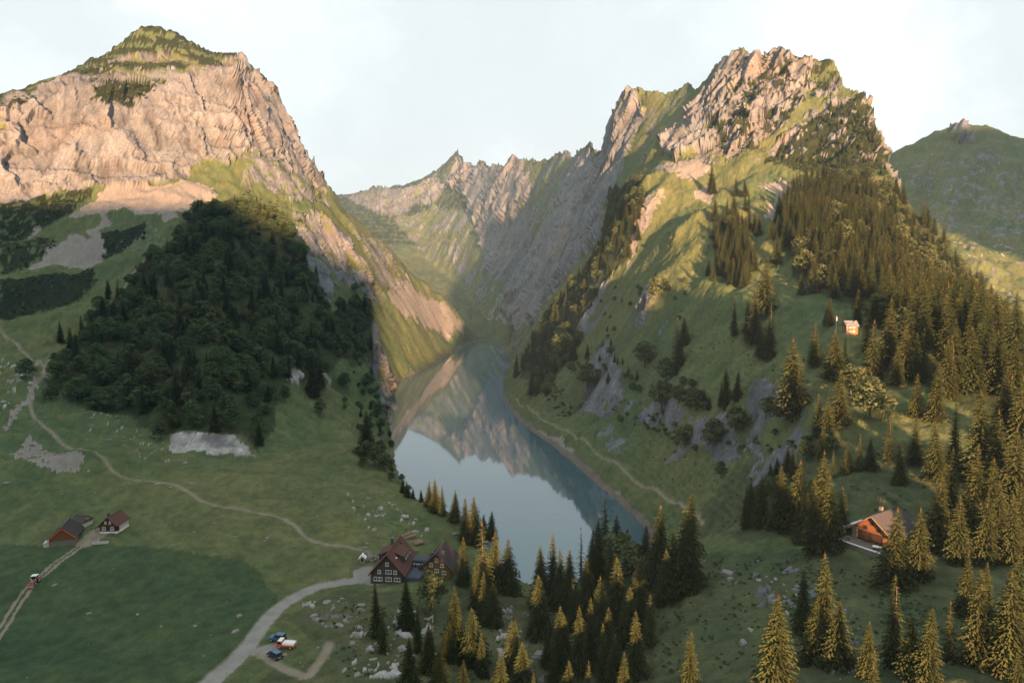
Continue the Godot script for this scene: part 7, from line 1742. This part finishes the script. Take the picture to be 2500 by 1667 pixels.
func build_upper_hut() -> void:
	var o := gable_house("mountain_hut", SPOTS.hut, 1.48, 4.8, 4.8, 3.2, 5.0, mats.orange_wood, mats.roof_metal, 8, 0.5, 0.4, 0.2)
	obj("corner_pier", boxes([[Vector3(-2.46, 1.0, -2.1), Vector3(0.2, 5.2, 0.8)]]), mats.plaster, o)
	obj("gable_cladding", boxes([[Vector3(0.2, 1.5, 2.46), Vector3(4.2, 3.3, 0.08)]]), mats.plaster, o)
	for e in [[2.6, -1.0], [2.6, 0.6], [0.8, -1.0], [0.8, 0.6]]:
		window(o, Vector3(-2.48, e[0] - 0.1, e[1]), -PI / 2, 0.8, 0.8, 2)
	obj("chimney", boxes([[Vector3(-1.0, 4.8, 1.5), Vector3(0.45, 1.0, 0.45)]]), mats.rust, o)
	tag(o, "small mountain hut with pale metal roof and orange front among spruces", "hut")
	var f := root("flagpole", on_ground(SPOTS.flag.x, SPOTS.flag.y))
	obj("pole", cyl(0.09, 0.06, 9.0, 8), mats.white_paint, f).position.y = 4.3
	obj("flag", boxes([[Vector3(0.22, 7.6, 0), Vector3(0.36, 1.6, 0.05)]]), mats.red, f)
	tag(f, "white flagpole with a limp red flag left of the mountain hut", "flagpole")

# ---------------------------------------------------------------- vehicles
func wheel(parent: Node, at: Vector3, r: float, wide: float) -> void:
	var t := obj("wheel", lathe([Vector2(r * 0.55, -wide / 2), Vector2(r * 0.93, -wide / 2), Vector2(r, -wide * 0.32), Vector2(r, wide * 0.32), Vector2(r * 0.93, wide / 2), Vector2(r * 0.55, wide / 2)], 20), mats.tyre, parent)
	t.position = at
	t.rotation.z = PI / 2
	obj("rim", lathe([Vector2(0, -wide * 0.42), Vector2(r * 0.56, -wide * 0.46), Vector2(r * 0.58, 0), Vector2(r * 0.56, wide * 0.46), Vector2(0, wide * 0.42)], 16), mats.rim, t)

func car(called: String, at: Vector2, turn: float, paint: Material, roof_paint: Material, body: PackedVector2Array, cabin: PackedVector2Array, roof: Array, axle: Array, half: float, label: String, category: String) -> Node3D:
	var o := root(called, on_ground(at.x, at.y, 0.02), turn)
	obj("body", extrude(body, half, 0.05), paint, o)
	obj("cabin_glass", extrude(cabin, half - 0.07, 0.16), mats.glass, o)
	obj("roof", boxes([[Vector3(0, roof[1], roof[0]), Vector3(half * 2.0 - 0.34, 0.07, roof[2])]]), roof_paint, o)
	var pillars := []
	for s in [-1.0, 1.0]:
		for z in roof[3]:
			pillars.append([Vector3(s * (half - 0.13), (roof[1] + roof[4]) / 2, z), Vector3(0.08, roof[1] - roof[4], 0.12)])
	obj("pillars", boxes(pillars), paint, o)
	for z in axle:
		for s in [-1.0, 1.0]:
			wheel(o, Vector3(s * (half - 0.1), 0.36, z), 0.36, 0.24)
	var front: float = -1e9
	var back: float = 1e9
	for p in body:
		front = maxf(front, p.x)
		back = minf(back, p.x)
	for s in [-1.0, 1.0]:
		obj("headlight", boxes([[Vector3(s * (half - 0.28), 0.72, front - 0.02), Vector3(0.36, 0.16, 0.1)]]), mats.lamp, o)
		obj("tail_light", boxes([[Vector3(s * (half - 0.16), 0.92, back + 0.02), Vector3(0.16, 0.36, 0.08)]]), mats.red, o)
		obj("door_mirror", boxes([[Vector3(s * (half + 0.08), 1.05, roof[0] + roof[2] * 0.42), Vector3(0.2, 0.16, 0.1)]]), paint, o)
	obj("number_plate", boxes([[Vector3(0, 0.62, back - 0.02), Vector3(0.5, 0.13, 0.04)]]), mats.white_paint, o)
	obj("bumper", boxes([[Vector3(0, 0.42, front), Vector3(half * 2 - 0.1, 0.2, 0.16)], [Vector3(0, 0.42, back), Vector3(half * 2 - 0.1, 0.2, 0.16)]]), mats.black, o)
	tag(o, label, category)
	return o

func build_vehicles() -> void:
	var van := PackedVector2Array([Vector2(-2.2, 0.35), Vector2(-2.25, 0.95), Vector2(-2.15, 1.05), Vector2(1.1, 1.02), Vector2(2.05, 0.86), Vector2(2.2, 0.6), Vector2(2.2, 0.35)])
	var van_top := PackedVector2Array([Vector2(-2.14, 1.0), Vector2(-1.95, 1.72), Vector2(0.35, 1.74), Vector2(1.15, 1.0)])
	car("dark_blue_van", SPOTS.van, deg_to_rad(-128), mats.navy, mats.steel_blue, van, van_top, [-0.8, 1.76, 2.3, [-1.9, -0.7, 0.35], 1.0], [1.4, -1.35], 0.9, "dark navy blue estate van parked nose to the gravel turnout", "van")
	var off := PackedVector2Array([Vector2(-2.1, 0.5), Vector2(-2.15, 1.1), Vector2(-2.05, 1.18), Vector2(0.75, 1.16), Vector2(1.95, 1.08), Vector2(2.1, 0.8), Vector2(2.1, 0.5)])
	var off_top := PackedVector2Array([Vector2(-2.02, 1.14), Vector2(-1.95, 1.86), Vector2(0.3, 1.88), Vector2(0.8, 1.14)])
	var o := car("off_road_car", SPOTS.jeep, deg_to_rad(-102), mats.steel_blue, mats.steel_blue, off, off_top, [-0.82, 1.9, 2.2, [-1.9, -0.8, 0.25], 1.14], [1.3, -1.3], 0.88, "steel blue off-road car parked behind the orange truck", "car")
	obj("spare_wheel", cyl(0.34, 0.34, 0.2), mats.tyre, o).transform = Transform3D(Basis(Vector3.RIGHT, PI / 2), Vector3(0, 1.05, -2.25))
	# orange carrier truck with a white load bed
	var t := root("orange_truck", on_ground(SPOTS.truck.x, SPOTS.truck.y, 0.02), deg_to_rad(-97))
	obj("chassis", boxes([[Vector3(0, 0.62, -0.2), Vector3(1.1, 0.24, 4.4)]]), mats.black, t)
	obj("cab", extrude(PackedVector2Array([Vector2(0.75, 0.55), Vector2(0.75, 1.15), Vector2(0.85, 1.2), Vector2(2.15, 1.15), Vector2(2.3, 0.85), Vector2(2.3, 0.5)]), 0.95, 0.03), mats.orange, t)
	obj("cab_glass", extrude(PackedVector2Array([Vector2(0.9, 1.15), Vector2(0.9, 1.98), Vector2(1.6, 2.0), Vector2(2.0, 1.15)]), 0.86, 0.06), mats.glass, t)
	obj("cab_frame", boxes([[Vector3(0, 1.4, 0.82), Vector3(1.86, 1.2, 0.12)], [Vector3(-0.84, 1.55, 1.86), Vector3(0.1, 0.95, 0.1)], [Vector3(0.84, 1.55, 1.86), Vector3(0.1, 0.95, 0.1)]]), mats.orange, t)
	obj("cab_roof", boxes([[Vector3(0, 2.05, 1.25), Vector3(1.8, 0.12, 1.05)]]), mats.tarp, t)
	obj("load_bed", boxes([[Vector3(0, 0.98, -0.95), Vector3(1.95, 0.4, 3.1)]]), mats.orange, t)
	obj("load_cover", extrude(PackedVector2Array([Vector2(-2.45, 1.2), Vector2(-2.45, 1.62), Vector2(0.58, 1.62), Vector2(0.58, 1.2)]), 0.94, 0.2), mats.tarp, t)
	for z in [1.35, -1.5]:
		for s in [-1.0, 1.0]:
			wheel(t, Vector3(s * 0.82, 0.42, z), 0.42, 0.3)
	for s in [-1.0, 1.0]:
		obj("headlight", boxes([[Vector3(s * 0.68, 0.78, 2.3), Vector3(0.24, 0.2, 0.08)]]), mats.lamp, t)
		obj("door_mirror", boxes([[Vector3(s * 1.08, 1.6, 1.9), Vector3(0.16, 0.28, 0.06)]]), mats.black, t)
	tag(t, "small orange truck with white load cover parked at the turnout", "truck")
	# tractor coming down the farm track
	var k := root("tractor", on_ground(SPOTS.tractor.x, SPOTS.tractor.y, 0.02), deg_to_rad(12))
	obj("bonnet", extrude(PackedVector2Array([Vector2(0.1, 0.75), Vector2(0.1, 1.4), Vector2(1.5, 1.3), Vector2(1.65, 1.1), Vector2(1.65, 0.7)]), 0.4, 0.06), mats.rust, k)
	obj("cab_glass", extrude(PackedVector2Array([Vector2(-1.15, 1.2), Vector2(-1.05, 2.35), Vector2(0.1, 2.35), Vector2(0.25, 1.2)]), 0.68, 0.05), mats.glass, k)
	obj("cab_frame", boxes([[Vector3(-0.68, 1.75, 0.18), Vector3(0.08, 1.2, 0.08)], [Vector3(0.68, 1.75, 0.18), Vector3(0.08, 1.2, 0.08)], [Vector3(-0.68, 1.75, -1.12), Vector3(0.08, 1.2, 0.08)], [Vector3(0.68, 1.75, -1.12), Vector3(0.08, 1.2, 0.08)], [Vector3(0, 1.0, -0.5), Vector3(1.3, 0.5, 1.2)]]), mats.rust, k)
	obj("cab_roof", boxes([[Vector3(0, 2.42, -0.48), Vector3(1.55, 0.16, 1.5)]]), mats.tarp, k)
	for s in [-1.0, 1.0]:
		wheel(k, Vector3(s * 0.88, 0.78, -0.75), 0.78, 0.42)
		wheel(k, Vector3(s * 0.74, 0.5, 1.15), 0.5, 0.3)
		obj("fender", boxes([[Vector3(s * 0.86, 1.62, -0.75), Vector3(0.46, 0.08, 1.3)]]), mats.orange, k)
		obj("work_lamp", boxes([[Vector3(s * 0.55, 1.5, 0.42), Vector3(0.26, 0.24, 0.14)]]), mats.lamp, k)
		obj("loader_arm", boxes([[Vector3(s * 0.55, 0.95, 1.6), Vector3(0.12, 0.16, 1.9)]]), mats.rust, k)
	obj("front_loader", extrude(PackedVector2Array([Vector2(2.2, 0.95), Vector2(2.3, 1.0), Vector2(2.45, 0.35), Vector2(3.1, 0.2), Vector2(3.1, 0.12), Vector2(2.3, 0.25)]), 1.0), mats.rust, k)
	tag(k, "rust-red tractor with white cab roof driving on the farm track", "tractor")

# ---------------------------------------------------------------- small things
func boulder_mesh(seed_: int, flat_: float) -> ArrayMesh:
	var n := FastNoiseLite.new()
	n.seed = seed_
	n.frequency = 0.9
	n.fractal_octaves = 3
	var s := SphereMesh.new()
	s.radius = 1.0
	s.height = 2.0
	s.radial_segments = 14
	s.rings = 8
	var a := s.get_mesh_arrays()
	var v: PackedVector3Array = a[Mesh.ARRAY_VERTEX]
	var st := SurfaceTool.new()
	st.begin(Mesh.PRIMITIVE_TRIANGLES)
	st.set_smooth_group(-1)
	for i in a[Mesh.ARRAY_INDEX]:
		var p := v[i]
		var q := p * (1.0 + 0.55 * n.get_noise_3d(p.x * 1.3, p.y * 1.3, p.z * 1.3))
		q = Vector3(clampf(q.x, -0.85, 0.8), clampf(q.y, -0.7, 0.62), clampf(q.z, -0.8, 0.85))
		st.add_vertex(Vector3(q.x, q.y * flat_, q.z * 0.8))
	st.generate_normals()
	return st.commit()

func scatter_stones() -> void:
	var shapes := []
	for k in 4:
		shapes.append(boulder_mesh(900 + k, [0.6, 0.8, 0.5, 0.9][k]))
	for row in BOULDERS:
		var o := obj("boulder", shapes[int(row[0] * 7.0) & 3], mats.stone_grey)
		o.position = on_ground(row[0], row[1], row[2] * 0.12)
		o.scale = Vector3(row[2], row[2] * rng.randf_range(0.6, 0.95), row[2] * rng.randf_range(0.7, 1.1))
		o.rotation.y = rng.randf() * TAU
		tag(o, row[3], "boulder", "boulders on the pasture")
	var lists := [[], [], []]
	for z in COVER.stony:
		for p in inside_points(z[1], 2.3, z[0] * 0.62):
			if nz.stone.get_noise_2d(p.x * 0.5, p.y * 0.5) > -0.25:
				var s := 0.22 + 0.85 * pow(rng.randf(), 3.0)
				var b := Basis(Vector3.UP, 0.6 + rng.randf_range(-0.5, 0.5)) * Basis(Vector3.BACK, rng.randf_range(-0.5, 0.5))
				lists[rng.randi() % 3].append(Transform3D(b.scaled(Vector3(s * 0.7, s * 0.55, s * 1.5)), on_ground(p.x, p.y, s * 0.05)))
	for z in STONE_FIELDS:
		for p in inside_points(z[2], z[0], z[1]):
			if rng.randf() < 0.5 + nz.patch.get_noise_2d(p.x, p.y):
				var s := 0.16 + 0.5 * pow(rng.randf(), 4.0)
				lists[rng.randi() % 3].append(Transform3D(Basis(Vector3.UP, rng.randf() * TAU).scaled(Vector3(s, s * 0.7, s)), on_ground(p.x, p.y, s * 0.1)))
	for k in 3:
		mass("scattered_stones", shapes[k], mats.stone_grey, lists[k], "pale stones strewn over the grass")
	var fl := []
	for p in inside_points(FLOWERS, 1.5, 0.6):
		if nz.hummock.get_noise_2d(p.x, p.y) > 0.0:
			var s := rng.randf_range(0.12, 0.3)
			fl.append(Transform3D(Basis(Vector3.UP, rng.randf() * TAU).scaled(Vector3(s, s, s)), on_ground(p.x, p.y, 0.45)))
	mass("flowers", lathe([Vector2(0, 0.25), Vector2(0.8, 0.15), Vector2(1.0, -0.1), Vector2(0, -0.25)], 7), plain(Color(0.42, 0.44, 0.34), 0.9), fl, "pale flower heads on the slope below the upper hut")

func build_small_things() -> void:
	# felled timber behind the guesthouse
	var n := 0
	for row in [[SPOTS.logs_a, 15, 5.4, -0.75, "fan of long debarked poles lying behind the guesthouse"], [SPOTS.logs_b, 12, 4.2, -0.85, "stack of sawn timber right of the long poles"], [SPOTS.logs_c, 9, 2.4, -0.4, "round heap of short logs beside the ochre wing"], [SPOTS.logs_d, 8, 2.2, 0.5, "dark heap of logs at the guesthouse roof's far corner"]]:
		var o := root("log_pile", on_ground(row[0].x, row[0].y), row[3])
		for e in int(row[1]):
			var layer := e / (6 if row[1] > 10 else 4)
			var x: float = (e % (6 if row[1] > 10 else 4)) * 0.62 - 1.6 + rng.randf_range(-0.12, 0.12)
			var c := obj("log", cyl(0.2, 0.15, row[2] * rng.randf_range(0.85, 1.1), 9), mats.log_wood if n != 3 else mats.dark_wood, o)
			c.position = Vector3(x, 0.28 + layer * 0.34, rng.randf_range(-0.3, 0.3))
			c.rotation = Vector3(PI / 2, rng.randf_range(-0.09, 0.09), 0)
		n += 1
		tag(o, row[4], "log pile")
	var rub := root("rubble_heap", on_ground(SPOTS.rubble.x, SPOTS.rubble.y))
	for e in 60:
		var a := rng.randf() * TAU
		var r := 3.4 * sqrt(rng.randf())
		var s := rng.randf_range(0.2, 0.5)
		var c := obj("stone", boulder_small[e % 3], mats.stone_grey if e % 3 else mats.stone, rub)
		c.position = Vector3(cos(a) * r, 0.15 + 0.5 * maxf(0.0, 1.0 - r / 2.6), sin(a) * r * 0.8)
		c.scale = Vector3(s, s * 0.8, s)
		c.rotation.y = a
	tag(rub, "heap of pale broken stones left of the guesthouse", "stone heap")
	var gate := root("gate", on_ground(SPOTS.posts.x, SPOTS.posts.y), 0.15)
	for e in 4:
		obj("post", boxes([[Vector3(e * 1.05 - 1.6, 0.8, e * 0.35), Vector3(0.13, 2.0, 0.13)]]), mats.pale_wood, gate)
	for e in 2:
		obj("rail", boxes([[Vector3(-1.08 + e * 2.1, 1.5, 0.18 + e * 0.7), Vector3(1.1, 0.1, 0.07), -0.32]]), mats.pale_wood, gate)
	tag(gate, "weathered grey gate posts beside the footpath above the guesthouse", "gate")
	var bench := root("bench", on_ground(SPOTS.bench.x, SPOTS.bench.y), 0.05)
	obj("seat", boxes([[Vector3(0, 0.45, 0), Vector3(2.6, 0.08, 0.45)]]), mats.pale_wood, bench)
	obj("backrest", boxes([[Vector3(0, 0.85, 0.3), Vector3(2.6, 0.28, 0.06)]]), mats.pale_wood, bench)
	for s in [-1.0, 1.0]:
		obj("leg", boxes([[Vector3(s * 1.0, 0.3, 0.1), Vector3(0.1, 0.9, 0.5)]]), mats.dark_wood, bench)
	tag(bench, "wooden bench on the grass above the lake's end beach", "bench")
	for row in [[SPOTS.pole_a, 4.4, "thin wooden pole on the verge where the road bends"], [SPOTS.pole_b, 2.0, "marker post at the foot of the road beside the field"], [SPOTS.pole_c, 1.6, "green marker post at the turnout corner by the van"]]:
		var p := root("marker_post", on_ground(row[0].x, row[0].y))
		obj("shaft", cyl(0.07, 0.06, row[1], 8), mats.pale_wood, p).position.y = row[1] / 2 - 0.1
		obj("cap", cyl(0.1, 0.02, 0.12, 8), mats.concrete, p).position.y = row[1] - 0.05
		tag(p, row[2], "post")
	var pal := root("pallet", on_ground(SPOTS.pallet.x, SPOTS.pallet.y, 0.05), 0.5)
	for e in 6:
		obj("plank", boxes([[Vector3(0, 0.14, -0.55 + e * 0.22), Vector3(1.3, 0.03, 0.15)]]), mats.pale_wood, pal)
	obj("runners", boxes([[Vector3(-0.55, 0.06, 0), Vector3(0.1, 0.12, 1.25)], [Vector3(0.55, 0.06, 0), Vector3(0.1, 0.12, 1.25)]]), mats.pale_wood, pal)
	tag(pal, "wooden pallet lying in the grass between the van and truck", "pallet")

var boulder_small: Array[Mesh] = []
const REAR := [Vector2(-2300, 300), Vector2(-700, 290), Vector2(-150, 285), Vector2(-100, 255), Vector2(-30, 242), Vector2(2, 225), Vector2(20, 62), Vector2(100, 62), Vector2(130, 88), Vector2(220, 90), Vector2(880, 100), Vector2(1010, 600), Vector2(2300, 640)]  # crest set by the shade wanted; high right end added to shade far hill

func _ready() -> void:
	rng.seed = 20240611
	make_light()
	noise("warp", 1, 46.0, 3)
	noise("patch", 2, 38.0, 4)
	noise("streak", 3, 13.0, 3)
	noise("fine", 4, 4.2, 3)
	noise("tone", 5, 150.0, 3)
	noise("flute", 6, 17.0, 4)
	noise("crag", 7, 11.0, 4, true)
	noise("crag_big", 8, 60.0, 3, true)
	noise("hummock", 9, 14.0, 3)
	noise("swell", 10, 70.0, 2)
	noise("slab", 12, 62.0, 2)
	noise("crack", 13, 95.0, 1)
	for row in [["panel", 46.0], ["block", 15.0]]:
		var cells := noise(row[0], 21, row[1])
		cells.noise_type = FastNoiseLite.TYPE_CELLULAR
		cells.cellular_return_type = FastNoiseLite.RETURN_CELL_VALUE
		cells.cellular_distance_function = FastNoiseLite.DISTANCE_MANHATTAN
	noise("stone", 11, 5.5, 3)
	make_materials()
	solve_heights()
	make_coverage()
	build_ground()
	build_lake()
	build_rear_range()
	build_houses()
	build_vehicles()
	for k in 3:
		boulder_small.append(boulder_mesh(950 + k, 0.7))
	build_small_things()
	scatter_stones()
	plant_trees()
